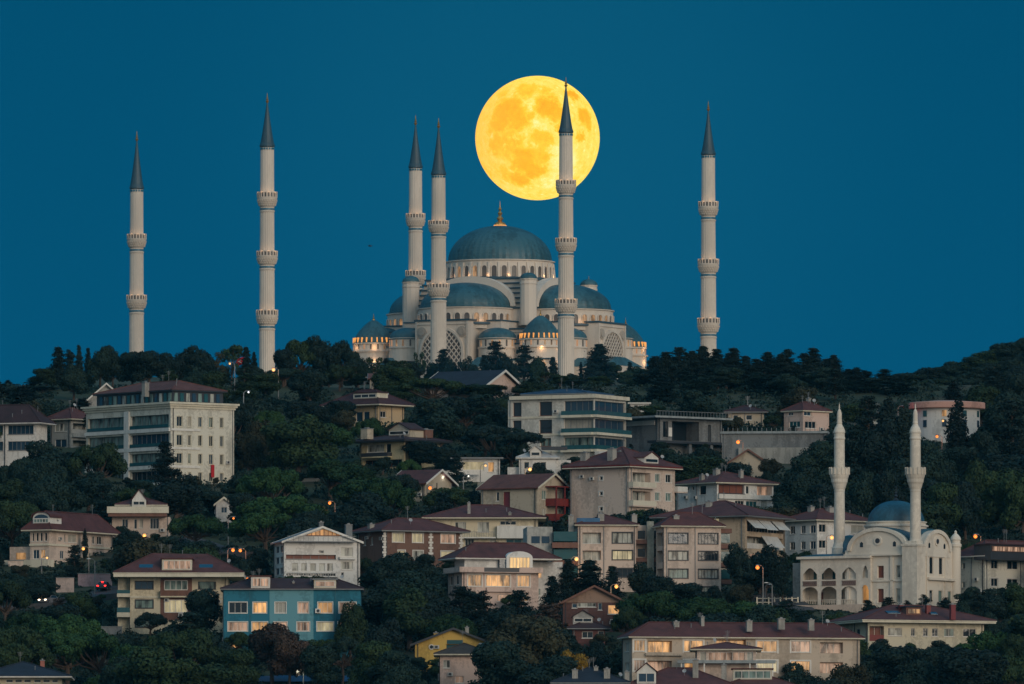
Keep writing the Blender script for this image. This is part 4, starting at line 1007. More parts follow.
# --- beige block lower left
h = H('apartment_block', 'cream apartment house with brown centre panel and lit dormer, left of the blue block', 130, 130, 228, 634, 577.5, 0, WCREAM, 'cream dormer house', cat='apartment block', D=13, vis=(113, 553, 236, 612))
h.grid('R', [(135.5, 153)], [(581.5, 589), (600, 608), (619, 627)], 'green', mull=2, frame=DARKM, surround=.12)
h.win('R', 198, 581.5, 216, 589, 'green', 2, DARKM)
h.band('R', 160.5, 578, 192, 620, .1, BRICK, 'panel')
for (xl, yt, xr, yb, pn) in ((164.5, 581, 187.5, 589.5, 'green'), (164.5, 600.5, 187, 612, 'cream')):
    u0, u1 = h.pt('R', xl, yb)[0], h.pt('R', xr, yb)[0]; v0, v1 = h.v(yb), h.v(yt); f = h.f('R')
    mb = MB(); 
    for i in range(5): u = u0+(u1-u0)*i/4; mb.fbox(f, u-.06, -.2, v0, u+.06, -.135, v1)
    mb.fbox(f, u0, -.195, v1, u1, -.13, v1+.12); mb.fbox(f, u0, -.195, v0-.12, u1, -.13, v0); wf = mb.build('window', WHITE, h.root)
    mb = MB(); mb.fbox(f, u0, -.13, v0, u1, -.105, v1); mb.build('pane', PANE[pn], wf)
h.balcony('R', 160.5, 590.5, 192, 597.5, 1.0, BRICK)
h.band('R', 130, 596, 160, 598, .15, CREAM); h.band('R', 192, 596, 228, 598, .15, CREAM)
h.finish().hip(554.5, RED, 2.6, CREAM, thick=.75, flat=.35, y0=-.5)
h.boxes('side_wing', WCREAM, [(-2.0, 1.5, -.004, 9, 578, 640)])
h.boxes('balcony_slab', CREAM, [(-2.1, -.2, -.01, 1.49, 593.5, 597), (-2.1, -.2, -.01, 1.49, 612.5, 617)])
h.boxes('balcony_parapet', TEALG, [(-2.1, -.2, -.01, -.1, 590, 593.4), (-2.1, -.2, -.01, -.1, 607.5, 612.4)])
h.dormer(162, 560, 192, 571, .6, 5, CREAM, 'dim', 4, roof=RED)
for x in (146, 206):      # skylights
    skylight(h, x, 567, 1.1, .55)

# --- blue block
h = H('apartment_block', 'blue three-storey apartment block with warmly lit windows, lower left of centre', 223.5, 223.5, 360.5, 655, 590, 0, WBLUE, 'blue block', cat='apartment block', D=12, vis=(223, 578, 361, 632))
h.grid('R', [(229, 247, 'dim'), (253, 266.5, 'lit'), (275, 286, 'dim'), (298, 308.5, 'dim'), (318, 332.5, 'lit'), (339, 356, 'dim')], [(602.3, 613)], mull=2, surround=.12)
h.grid('R', [(228, 247.5, 'cream'), (252, 267.5, 'lit'), (274, 287, 'dim'), (297, 309.5, 'dim'), (317, 333.5, 'cream'), (338, 357, 'dim')], [(622, 631)], mull=3, surround=.12)
h.grid('R', [(228, 238, 'lit'), (297, 309, 'cream'), (322, 333, 'lit'), (338, 350, 'cream')], [(641, 648)], mull=1)
h.finish()
u0, u1 = h.pt('R', 269.5, 600)[0], h.pt('R', 313.5, 600)[0]
mb = MB(); f = h.f('R')
hs = sorted(q for q in h.holes['R'] if q[0] > u0 and q[1] < u1)
us = sorted({u0, u1} | {q[0]-.13 for q in hs} | {q[1]+.13 for q in hs}); vs = sorted({-4, h.H-.01} | {q[2]-.13 for q in hs} | {q[3]+.13 for q in hs})
for i in range(len(us)-1):
    for j in range(len(vs)-1):
        um, vm = (us[i]+us[i+1])/2, (vs[j]+vs[j+1])/2
        if not any(q[0]-.1 < um < q[1]+.1 and q[2]-.1 < vm < q[3]+.1 for q in hs): mb.fbox(f, us[i], -.06, vs[j], us[i+1], -.003, vs[j+1])
mb.build('pale_wall_panel', WPALEB, h.root)
mb = MB()
for x in (247.8+2, 335.5): u = h.pt('R', x, 600)[0]; mb.fbox(f, u-.06, -.09, -4, u+.06, -.003, h.H-.01)
mb.build('downpipe', rough_mat('blue_pipe', (.02, .12, .17, 1), .6), h.root)
h.hip(579, DARKR, .45, GREYM, thick=.25, flat=.3)
h.dormer(251, 577, 270, 588.5, .6, 4, WHITE, 'dim', 3, roof=REDB); h.dormer(314, 580, 336, 589, .4, 4, CREAM, 'dim', 1, roof=GREYM)
h.chimney(293.5, 581, 2, .5, WHITE, 1.6); h.chimney(337.5, 578.5, 4, 1.1, DARKM, 1.8)
x, y, zz = h.at(318, 613, -.4); mb = MB(); mb.box(x-.45, -.4, zz, x+.45, -.01, zz+.7); ac = mb.build('air_conditioner', WHITE, h.root)
mb = MB(); mb.lathe([(0, 0), (.25, 0), (.25, .03), (0, .03)], seg=12); fn = mb.build('fan_grille', DARKM, ac); fn.rotation_euler = (R(90), 0, 0); fn.location = (x, -.405, zz+.35)

# --- white gabled block behind it
h = H('apartment_block', 'white gabled block with timber-lit loft, behind the blue apartment block', 274, 284, 360, 600, 541.5, 12, WWHITE, 'white gabled block', cat='apartment block', vis=(274, 524, 360, 578))
h.grid('L', [(275.5, 279), (280, 283)], [(545, 552), (556, 563), (567, 574)], 'blue', mull=0)
h.win('R', 286, 554.5, 336, 559, 'brown', 5, GREYM, .5)
h.grid('R', [(292, 298), (301, 307), (310, 316), (319, 325), (327, 333)], [(563, 571)], 'curt', mull=0, sill=False)
h.win('R', 318.5, 550, 324, 553, 'dark', 0); h.grid('R', [(341, 353)], [(547, 556), (561, 569)], 'curt', mull=1)
h.win('R', 286, 573, 336, 576, 'dark', 6, WHITE, .4); h.win('R', 341, 568.8+3, 344, 575, 'dark', 0)
h.balcony('R', 285, 571.5, 337, 577, .9, WHITE, bars=True); h.balcony('R', 339, 556.5, 355, 559, .6, WHITE)
h.finish().gable(527.5, GREYM, 'y', .5, WHITE)
zz = h.zr; f = h.f('R'); 
A_, B_, T_ = h.at(303, 534.5, 3), h.at(341, 534.5, 3), h.at(322.5, 528.8, 3)
mb = MB(); mb.poly([(A_[0], -.06, h.v(535)), (B_[0], -.06, h.v(535)), (B_[0]-1, -.06, h.v(533)), ((A_[0]+B_[0])/2, -.06, h.v(528.8)), (A_[0]+1, -.06, h.v(533))]); lw = mb.build('loft_window', PANE['loft'], h.root)
mb = MB()
for i in range(9):
    u = A_[0]+.3+(B_[0]-A_[0]-.6)*i/8; top = h.v(528.8)-abs(i-4)/4*(h.v(528.8)-h.v(534.2)); mb.fbox(f, u-.05, -.14, h.v(535), u+.05, -.065, top)
mb.fbox(f, A_[0], -.15, h.v(535.6), B_[0], -.066, h.v(535)+.001); mb.build('glazing_bars', BRICK, lw)
mb = MB(); mb.fbox(f, .3, -1.3, h.v(542), h.W-1, -.01, h.v(541)); 
for i in range(14): u = .5+(h.W-2)*i/13; mb.fbox(f, u, -1.3, h.v(541)+.003, u+.05, -1.25, h.v(536.5))
mb.fbox(f, .3, -1.3, h.v(536.4), h.W-1, -1.24, h.v(536)); mb.build('terrace_railing', GREYM, h.root)
h.chimney(348.5, 524, 3, 1.5, CONC, 4.2); h.chimney(321, 521.5, 3, 1.0, CONC, 2.0)

# --- brown house
h = H('apartment_block', 'brown brick-coloured house with white quoins and cream lit windows', 358, 384.5, 462, 570, 531.5, 28, WBROWN, 'brown house', cat='apartment block', vis=(358, 517, 462, 556))
h.grid('L', [(364, 366), (371, 373)], [(536, 544)], 'curt', mull=0)
h.grid('R', [(392.5, 404, 'cream'), (412.5, 423, 'cream'), (441, 455, 'cream')], [(532.8, 541.8)], mull=2, surround=.14)
h.grid('R', [(398, 405, 'cream'), (413, 423, 'curt'), (441, 455, 'cream')], [(550, 558.5)], mull=1, surround=.14)
h.finish()
for px in (384.9, 431, 461.3):
    mb = MB()
    for k in range(14):
        u = h.pt('R', px, 540)[0]; mb.fbox(h.f('R'), u-(.5 if k % 2 else .3), -.07, .5+k*.45, u+(.4 if k % 2 else .2), -.005, .85+k*.45)
    mb.fbox(h.f('R'), u-.12, -.05, 0, u+.1, -.006, 6.8); mb.build('quoin', WHITE, h.root)
h.hip(518.5, RED, 1.0, GREYM); h.chimney(371, 523.5, 5, 1.2, CREAM, 2.2)

# --- wide cream house (430-540)
h = H('apartment_block', 'wide cream house with white balcony panels and dark red hip roof, behind the brown house', 430, 430, 538, 556, 519, 0, WCREAM, 'balcony panel house', cat='apartment block', D=13, vis=(440, 504, 538, 545))
h.grid('R', [(433, 437), (455, 466, 'curt'), (477.5, 489, 'curt')], [(522, 532)], 'dark', mull=2)
h.win('R', 500, 521, 516, 525, 'dark', 2); h.grid('R', [(465, 474, 'dark'), (490, 496, 'curt'), (506, 530, 'teal')], [(539, 546)], mull=2)
h.balcony('R', 455, 532, 496, 538.5, 1.2, GREYM, bars=True, slab=WHITE); h.band('R', 497, 526, 533, 538.5, 1.0, WHITE, 'balcony_parapet')
h.finish().hip(505, RED, 1.3, CREAM); h.chimney(469, 502, 1, .7, WHITE, 2.6); h.chimney(510, 512, 0, .7, WHITE, 1.8)

# --- tan gable house with red balconies
h = H('apartment_block', 'tan house with terracotta roof and red-framed balconies on its gable end', 481, 537, 568, 526, 487, 58, WTAN, 'red balcony house', cat='apartment block', vis=(470, 473, 577, 516))
h.win('L', 496, 491, 499, 500, 'green', 0); h.win('L', 503.5, 491, 510, 511, 'door', 0, REDT)
h.grid('R', [(542, 546.5, 'green'), (555, 562, 'curt')], [(490, 499), (508, 516.5)], mull=1)
h.finish().gable(474.5, REDB, 'y', .6, CREAM)
f = h.f('R'); mb = MB(); u0, u1 = h.pt('R', 546, 500)[0], h.pt('R', 566, 500)[0]+1.6
for yy in (485.5,): mb.fbox(f, u0-.3, -2.4, h.v(yy+1.2), u1+.3, -.02, h.v(yy))
for u in (u0-.1, u0+(u1-u0)*.33, u0+(u1-u0)*.66, u1): mb.fbox(f, u-.22, -2.3, h.v(525), u, -2.1, h.v(486.8))
for (yt, yb) in ((498, 505.5), (513.5, 520.5)): mb.fbox(f, u0-.2, -2.35, h.v(yb), u1+.2, -2.25, h.v(yt)); mb.fbox(f, u0-.2, -2.24, h.v(yb), u1+.2, -.02, h.v(yb-1)); mb.fbox(f, u0-.2, -2.24, h.v(yb-1)+.003, u0-.1, -.02, h.v(yt))
mb.build('balcony', REDT, h.root)
h.boxes('chimney_block', WTAN, [(3, h.L, 7, h.L+2.6, 480, 500)])

# --- pink villa with lit penthouse
h = H('villa', 'pink villa with brightly lit arched penthouse and lit bay windows, centre', 448, 462, 538.5, 612, 572.5, 18, WPINK, 'pink villa', cat='house', vis=(445, 541, 570, 590))
h.grid('L', [(450, 452.5), (456, 459)], [(575, 584)], 'dark', mull=0)
h.grid('R', [(468, 481.5, 'lit'), (486, 510, 'lit'), (517.5, 529.5, 'lit')], [(574.5, 586)], mull=3, frame=WHITE, surround=.2)
h.grid('R', [(497, 508, 'dim'), (517, 528, 'lit')], [(594, 601)], mull=2)
h.band('R', 486, 587.5, 512, 591.5, .5, WPINK, 'bay_sill')
h.finish()
h.boxes('terrace_slab', WPINK, [(-.8, -1.2, h.W+.4, h.L+.5, 571.8, 572.4)])
h.boxes('terrace_parapet', WPINK, [(-.8, -1.2, h.W*.26, -1.0, 567, 571.7), (h.W*.72, -1.2, h.W+.4, -1.0, 567, 571.7), (-.8, -1.0, -.6, h.L, 567, 571.7)])
h.boxes('terrace_railing', DARKM, [(h.W*.26, -1.15, h.W*.72, -1.05, 567.5, 571.7)])
h.boxes('penthouse_wall', WWHITE, [(.8, 1.2, h.W*.52, h.L-1, 559, 571.7)])
mb = MB(); mb.box(h.W*.5, .3, h.v(571.7), h.W*.64, h.L-1, h.v(558)); pt_ = mb.build('corner_glazing', PANE['blue'], h.root)
xa, xb = h.at(511, 560, 0)[0], h.at(540, 560, 0)[0]
mb = MB(); pts = [(xa, 0, h.v(571.7)), (xb, 0, h.v(571.7))] + [((xa+xb)/2+(xb-xa)/2*math.cos(math.pi*i/10), 0, h.v(557)+1.05*math.sin(math.pi*i/10)) for i in range(11)]
mb.prism([(p[0], -.1, p[2]) for p in pts], [(p[0], 5, p[2]) for p in pts]); pw = mb.build('penthouse_arch', WWHITE, h.root)
mb = MB(); f = h.f('R')
for i in range(7): u = xa+.5+(xb-xa-1.1)*i/6; mb.fbox(f, u, -.25, h.v(568), u+.08, -.16, h.v(556.5))
mb.fbox(f, xa+.5, -.25, h.v(557)+.005, xb-.5, -.15, h.v(556.3)); wn = mb.build('window', WHITE, pw)
mb = MB(); mb.fbox(f, xa+.5, -.15, h.v(568), xb-.5, -.11, h.v(557)); mb.build('pane', PANE['hot'], wn)
h.hip(543, RED, 1.0, WHITE, ye=559, x0=0, y0=1.2, x1=h.W+3, y1=h.L+1)
h.boxes('side_wing', WWHITE, [(h.W+.004, 3.5, h.W+5.3, h.L, 560, 615)])
mb = MB(); wy = 3.46
p0, p1 = h.at(544, 576, 2)[0], h.at(553, 576, 2)[0]; mb.box(p0, 3.44, h.v(576), p1, 3.49, h.v(567.5)); o = mb.build('wing_window', PANE['lit'], h.root)
mb = MB(); 
for u in (p0-.08, (p0+p1)/2-.04, p1): mb.box(u, 3.36, h.v(576), u+.08, 3.435, h.v(567.5))
mb.build('mullion', WHITE, o)
mb = MB(); p0, p1 = h.at(545, 590, 2)[0], h.at(552, 590, 2)[0]; mb.box(p0, 3.44, h.v(593), p1, 3.49, h.v(587)); mb.build('wing_window', PANE['green'], h.root)

# --- big grey and pink block centre
h = H('apartment_block', 'grey apartment block with pinkish front, white balconies and red hip roof, centre', 570, 629, 675, 527, 467.5, 52, WBEIGE, 'grey side-walled block', cat='apartment block', vis=(568, 446, 688, 508))
h.grid('L', [(599.5, 602.8)], [(475.5, 479.2), (490.8, 494.5), (506, 510)], 'dark', mull=0, surround=.2)
for (a_, b_) in ((472.5, 480.5), (491, 499)):
    h.loggia('R', 632.5, a_-.5, 650.5, b_+3.5, 1.3, None, 1, 'curt')
    h.grid('R', [(655, 659.7), (665.5, 671)], [(a_, b_)], 'green', mull=1, surround=.12)
    h.balcony('R', 628.5, b_+1.2, 652, b_+7.5, 1.0, CREAM)
h.grid('R', [(655, 660), (665.5, 671)], [(509, 516)], 'green', mull=1)
h.balcony('R', 674, 484, 684, 490.5, -.0+.8, WHITE)
h.finish()
mb = MB(); mb.box(-.02, .05, -5, -.006, h.L, h.H-.05); 
h.hip(447, RED, .9, REDT, thick=.5)
h.chimney(612, 448, 4, 1.6, WHITE, 3.4); h.chimney(620, 451, 7, 1.2, WHITE, 2.4); h.chimney(585, 452, 8, 1.6, WHITE, 2.4)
h.dormer(650, 457, 664, 463, 3, 2.5, WHITE, 'dark', 0, kind='gable', rise=.9)
mb = MB(); mb.box(-1.0, -1.0, h.zt-.45, h.W+1.0, h.L+1.0, h.zt-.3); mb.build('eaves_trim', CREAM, h.root)

# --- long beige block
h = H('apartment_block', 'long beige-pink apartment block with two fronts and recessed balconies, right of centre', 578, 578, 636, 592, 526, 4, WBEIGE, 'long beige block', cat='apartment block', D=12, near=12, vis=(532, 512, 636, 562))
rws = [(532.5, 543), (550.5, 559.5), (568.5, 577)]
for i, (a_, b_) in enumerate(rws):
    h.win('R', 612.5, a_, 632.5, b_, ['curt', 'cream', 'curt'][i], 3, DARKM, .3, surround=.15)
    h.loggia('R', 582.5, a_, 601, b_+1, .9, WHITE, .1, 'curt')
h.finish(); h.hip(515, RED, .5, CREAM)
h.boxes('balcony_slab', BRICK, [(-4.3, -.4, -.01, 2, y+.5, y+6) for y in (542, 560, 578)])
h.boxes('glazed_corner', PANE['teal'], [(-4.0, .3, -.01, 4, a_, a_+9.5) for a_ in (531.5, 549.5, 567.5)])
h.boxes('left_wing', WSTONE, [(-8.3, 1.5, -4.1, 11, 526.5, 600)]); mb = MB()
for (a_, b_) in ((536, 543), (552, 559)):
    for q in ((-7.6, -6.2), (-5.9, -4.6)): mb.box(q[0], 1.44, h.v(b_), q[1], 1.49, h.v(a_))
mb.build('wing_window', PANE['blue'], h.root)
h.boxes('link_wing', WBEIGE, [(h.W+.004, 2.5, h.W+5.0, 10, 524.5, 600)])
h.boxes('balcony_slab', BRICK, [(h.W+.004, .6, h.W+4.6, 2.49, y+.5, y+4.5) for y in (539, 557, 575)])
h.boxes('link_window', PANE['dark'], [(h.W+.5, 2.42, h.W+1.7, 2.49, a_, a_+8) for a_ in (530, 548, 566)]+[(h.W+3.2, 2.42, h.W+4.6, 2.49, a_, a_+8) for a_ in (530, 548, 566)])
h.boxes('stair_tower', rough_mat('weathered_render', (.3, .31, .27, 1), .9, .3, .5), [(h.W+1.9, .5, h.W+3.0, 2.6, 521, 600)])
h.chimney(601, 513, 2, 1.4, CREAM, 2); h.chimney(571, 515, 2, 1.2, CREAM, 3)
mb = MB(); p = h.at(590, 519, 1.5); mb.box(p[0]-2.2, p[1]-.6, p[2]-.6, p[0]+1.6, p[1]+.6, p[2]+.15); ob = mb.build('tarpaulin', rough_mat('blue_tarp', (.03, .12, .25, 1), .6), None); ob.location = h.C; ob.rotation_euler = (0, 0, h.a); tag(ob, 'blue tarpaulin on the red roof left of the long beige block', 'tarpaulin')
h2 = H('apartment_block', 'beige-pink apartment block with four rows of windows, right front of the long pair', 656, 664, 721, 596, 527, 12, WBEIGE, 'four-row beige block', cat='apartment block', vis=(637, 512, 733, 585))
for i, (a_, b_) in enumerate([(533, 543.5), (551, 560), (569, 578), (586.5, 594)]):
    h2.win('R', 668.5, a_, 688, b_, ['curt', 'curt', 'green', 'dark'][i], 3, DARKM, .3, surround=.12)
    h2.win('R', 698.5, a_, 718, b_, ['green', 'green', 'curt', 'green'][i], 5, DARKM, .3, surround=.12)
    if i < 3:
        h2.loggia('L', 657, a_-1, 662.5, b_+2, .9, None, 1.0, 'dark')
h2.finish(); h2.hip(512.5, RED, .6, CREAM)
h2.boxes('glazed_corner', PANE['teal'], [(h2.W+.004, .8, h2.W+1.7, 5, a_, a_+9) for a_ in (533, 551, 569)])
h2.boxes('balcony_slab', BRICK, [(h2.W+.004, .3, h2.W+1.9, 5, a_, a_+4.5) for a_ in (528, 543.5, 562, 579)])
h2.chimney(676, 515, 2, 1.3, CREAM, 2); h2.chimney(634, 514, 8, 1.2, CREAM, 2)

# --- behind: long roof with lit rooms and awnings
h = H('apartment_block', 'wide house with long red roof and white awnings on its balconies, right of centre', 660, 745, 785, 573, 517, 62, wallm(.42, .33, .24), 'awning house', cat='apartment block', vis=(694, 500, 786, 560))
h.grid('L', [(697, 703, 'lit'), (707, 719, 'cream')], [(517.8, 524)], mull=2)
h.loggia('R', 747, 519, 783, 531, 1.3, DARKM, .9, 'dark', True); h.loggia('R', 747, 536, 783, 548, 1.3, WHITE, .9, 'curt'); h.grid('R', [(750, 760, 'dim'), (768, 778, 'dark')], [(553, 561)], mull=1)
h.finish().hip(501, RED, 1.3, GREYM)
h.chimney(709, 501, 8, 1.2, WHITE, 1.5)
f = h.f('R')
for (xl, xr, yt, yb, o_) in ((746, 757, 519.5, 528, 1.7), (758, 769, 519.5, 529, 1.8), (771, 782, 519.5, 528, 1.6), (761, 777, 535, 546, 1.5)):
    u0, u1 = h.pt('R', xl, 520)[0], h.pt('R', xr, 520)[0]; mb = MB()
    a = [f(u0, h.v(yt), -.1), f(u1, h.v(yt), -.1), f(u1, h.v(yb), -o_), f(u0, h.v(yb), -o_)]
    mb.prism(a, [(p[0], p[1], p[2]+.06) for p in a]); mb.build('awning', AWN, h.root)
# --- white house with red roof (676-774)
h = H('house', 'white house with pale blue side wall and dark red roof, above the awning house', 676.5, 717, 773.5, 516, 483.5, 36, WWHITE, 'white veranda house', vis=(676, 470, 774, 508))
h.grid('L', [(687, 689), (692, 694)], [(485, 489)], 'dark', mull=0); h.win('L', 699.5, 485, 706, 494, 'dark', 0)
h.win('R', 718.5, 483.9, 744.5, 493, 'brown', 3, DARKM, .6); h.win('R', 746, 485, 749, 493, 'dark', 0); h.loggia('R', 757, 484.3, 772, 494.5, 1.4, None, 1, 'dim')
h.grid('R', [(735, 744, 'curt'), (746, 757, 'teal'), (761, 767, 'curt')], [(500, 507)], mull=2)
h.band('R', 717.5, 494, 773, 498.5, .5, WHITE, 'balcony_parapet')
h.finish().hip(472, RED, .8, CREAM); h.chimney(702, 474, 5, 1, WHITE, 2.2); h.chimney(716.5, 468.5, 7, 1.3, WHITE, 2.6); h.chimney(741, 469.5, 6, .9, WHITE, 2)

# --- modern white block
h = H('apartment_block', 'modern white block with dark glass bands and teal balustrades, below the mosque', 508, 594, 626, 466, 398, 62, wallm(.48, .47, .43), 'modern glass block', cat='apartment block', vis=(508, 389, 628, 455))
h.L = h.pt('L', 508, 460)[0]
rw = [(400.5, 414.5), (418.5, 432), (437, 449)]
for i, (a_, b_) in enumerate(rw):
    h.win('L', 512.5, a_, 521.5, b_, 'dark', 0, BRICK, .5); h.win('L', 539, a_, 552, b_, 'dark', 0, BRICK, .5) if i < 2 else h.win('L', 540, a_, 551, 445, 'green', 2, BRICK, .5)
    h.win('L', 564, a_, 593.5, b_, ['blue', 'green', 'green'][i], 4, GREYM, .5)
    h.win('R', 595, a_, 626, b_, ['blue', 'blue', 'blue'][i], 4, GREYM, .5)
    h.band('L', 594, b_+.2, 563, b_+2.8, 1.0, CREAM, 'balcony_slab'); h.band('R', 592, b_+.2, 627, b_+2.8, 1.0, CREAM, 'balcony_slab')
    h.band('L', 594, b_-4, 563.5, b_+.1, .9, TEALG, 'balustrade'); h.band('R', 592.5, b_-4, 627, b_+.1, .9, TEALG, 'balustrade')
    h.band('L', 561, b_+.5, 508.5, b_+2.6, .12, CREAM)
h.finish(); zz = h.H
mb = MB(); mb.box(-.7, -.7, zz+.005, h.W+.1, h.L-.6, zz+.65); mb.build('cornice', CREAM, h.root)
h.hip(389.5, BLUER, .0, GREYM, x0=1, y0=2, x1=h.W-1, y1=h.L-2, ye=393.5)
h.boxes('porch_pier', WWHITE, [(2, -5, 4.5, -3.2, 452, 470), (-2, -3.2, 0, -1.2, 452, 470)])

# --- concrete shell right of it
h = H('unfinished_house', 'grey bare concrete house with open dark rooms, right of the modern glass block', 624, 660, 722, 456, 418, 40, CONC, 'concrete shell', cat='house', vis=(626, 412, 726, 444))
h.win('R', 663, 421, 668, 437, 'dark', 0, GREYM, .6); h.win('R', 672, 420.5, 699, 440, 'dark', 1, DARKM, 3.5, sill=False); h.win('R', 708, 423, 711, 440, 'dark', 0, GREYM, .6)
h.band('L', 627, 420, 655, 424.5, .15, WHITE, 'white_panel')
h.finish()
h.boxes('roof_slab', rough_mat('pale_roof_slab', (.24, .27, .28, 1), .9, .2, 1), [(-2.5, -1.6, h.W+1.2, h.L+1, 416, 417.9)])
f = h.f('R'); mb = MB()
for i in range(26): u = -2+(h.W+3)*i/25; mb.fbox(f, u, -1.5, h.v(416)+.003, u+.06, -1.44, h.v(411.5))
mb.fbox(f, -2, -1.5, h.v(411.4), h.W+1.1, -1.43, h.v(411)); mb.build('roof_railing', GREYM, h.root)
h.boxes('terrace_slab', DARKM, [(-3, -2.5, h.W+2, -.01, 441, 443.5)])
mb = MB(); p = h.at(679.5, 436, -1); mb.box(p[0]-.4, -.5, p[2], p[0]+.4, -.3, p[2]+1.6); mb.build('work_panel', WHITE, h.root)
h.boxes('pier', CONC, [(-1.5, -2.2, -.9, -1.6, 443.6, 456), (5, -2.2, 5.6, -1.6, 443.6, 456), (10, -2.2, 10.6, -1.6, 443.6, 456)])

h = H('retaining_wall', 'long grey concrete retaining wall with posts along its top, upper right', 722, 722, 826, 462, 434, -6, CONC, 'retaining wall', cat='wall', D=4, near=4, vis=(724, 432, 826, 458))
h.win('R', 772, 450, 778, 461, 'dark', 0, CONC, .5); h.finish()
h.boxes('wall_cap', rough_mat('pale_roof_slab', (.24, .27, .28, 1), .9, .2, 1), [(-.3, -.4, h.W+.3, 4, 431.5, 433.8)])
mb = MB(); 
for i in range(22): u = .2+(h.W-.5)*i/21; mb.box(u, -.2, h.v(431.4), u+.1, -.1, h.v(427.5+random.random()))
mb.build('post', GREYM, h.root)
h.boxes('lower_wall', rough_mat('pale_concrete', (.27, .27, .25, 1), .9, .25, 1), [(3, -.8, h.W-3, -.01, 448, 475)])
h = H('scaffold', 'thin scaffold poles at the right end of the long retaining wall', 812, 812, 836, 458, 432, 0, CONC, cat='scaffold', D=3, vis=(812, 430, 836, 455), protect=False)
mb = MB()
for i in range(6):
    for y_ in (0, 2.4): mb.tube([(i*.75, y_, -3), (i*.75, y_, h.v(431+random.random()*3))], [.05, .05], 5)
for k in range(3): mb.tube([(-.2, 0, h.v(452-k*7)), (4.2, 0, h.v(452-k*7))], [.04, .04], 5); mb.box(-.1, .1, h.v(453-k*7), 4, 2.3, h.v(453-k*7)+.06)
mb.build('poles', GREYM, h.root)
h = H('garden_house', 'small house showing a brown gable roof below the retaining wall', 730, 730, 766, 480, 462, 0, WTAN, cat='house', D=8, vis=(731, 449, 766, 458)); h.finish().gable(450, DARKR, 'y', .5, BRICK)
h = H('villa', 'small pinkish villa with red roof among the dark ridge trees, upper right', 784, 803, 829, 436, 411.5, 45, WPINK, 'pinkish ridge villa', vis=(784, 400, 830, 428))
h.grid('L', [(788, 793)], [(409.8+2, 415)], 'blue', mull=1); h.grid('R', [(804, 811, 'blue')], [(409.5+2, 415.5)], mull=1); h.grid('L', [(789, 800, 'teal')], [(421, 427)], mull=2); h.grid('R', [(805, 816, 'curt')], [(421, 428)], mull=2)
h.finish().hip(402, RED, .4, CREAM); h.chimney(808.5, 397.5, 5, .9, WHITE, 2.2)

h = H('pavilion', 'small flat white rooftop house behind a hedge, right of the modern glass block', 630, 630, 649, 416, 404, 0, WWHITE, 'white hedge house', cat='house', D=6, vis=(629, 401, 650, 408)); h.win('R', 634, 405, 638, 408, 'dark', 0); h.finish(); h.boxes('roof_slab', WHITE, [(-.4, -.4, h.W+.4, 6, 402.5, 403.8)])
h = H('house', 'low house with dull red roof half sunk in dark trees above the retaining wall', 728, 728, 764, 426, 413, 0, WTAN, 'sunken red roof', D=8, vis=(728, 405, 765, 414)); h.grid('R', [(733, 738), (746, 752)], [(415, 420)], 'dark', mull=0); h.finish().hip(405.5, roofm(.06, .022, .026), .7, GREYM)
h = H('shed', 'tiny shed roof of faded red, behind and between the two lower mosque minarets', 858, 858, 870, 448, 440, 0, WTAN, cat='shed', D=4, vis=(857, 435, 871, 441)); h.finish().gable(436, REDB, 'x', .3, GREYM)
h = H('house', 'small grey house with pale lattice front in the dark trees left of the round building', 872, 872, 885, 436, 418, 0, wallm(.2, .22, .21), D=6, vis=(872, 417, 885, 428)); h.grid('R', [(874, 877), (880, 883)], [(419, 423), (425, 429)], 'green', mull=1); h.finish().hip(415, DARKR, .3, GREYM)
# --- round white building far right
def round_building():
    C = hit(949, 446); Y = C.y; m = mpp(Y); root = tag(empty('round_building', C), 'round white building with broad pink roof band, on the wooded slope at far right', 'building')
    z = lambda py: P(949, py, Y).z - C.z
    r = 38.5*m; mb = MB(); mb.lathe([(r*.86, -6), (r*.86, z(406)+.05)], (0, 12, 0), 48); b = mb.build('wall', WWHITE, root)
    mb = MB(); mb.lathe([(r*.86, z(406.4)), (r*.99, z(406)), (r, z(405.5)), (r, z(400)), (r*.98, z(399.6)), (r*.3, z(397.5)), (0, z(397))], (0, 12, 0), 64); mb.build('roof_band', wallm(.48, .27, .22), root)
    f = MB()
    for i in range(14):
        a = R(-170+i*12.3); x, y = r*.865*math.cos(a), 12+r*.865*math.sin(a); tx, ty = -math.sin(a), math.cos(a)
        for (yt, yb) in ((408.5, 414.5), (418, 425), (429, 436)):
            f = MB(); e = .7; o = .04; c, s_ = math.cos(a), math.sin(a)
            e = .38; f.prism([(x+tx*k*e+c*d, y+ty*k*e+s_*d, z(yb)) for k, d in ((-1, -.2), (1, -.2), (1, o+.05), (-1, o+.05))], [(x+tx*k*e+c*d, y+ty*k*e+s_*d, z(yt)) for k, d in ((-1, -.2), (1, -.2), (1, o+.05), (-1, o+.05))])
            if i % 3 or yt == 429: continue
            f.build('window', PANE['lit' if (i, yt) in ((6, 408.5), (7, 418)) else ('teal' if (i+int(yt)) % 3 == 0 else 'blue')], root)
    FOOT.append((C, 0, 6, 10, (913, 396, 988, 432))); MARK.append(('round building', 949, 415))
round_building()

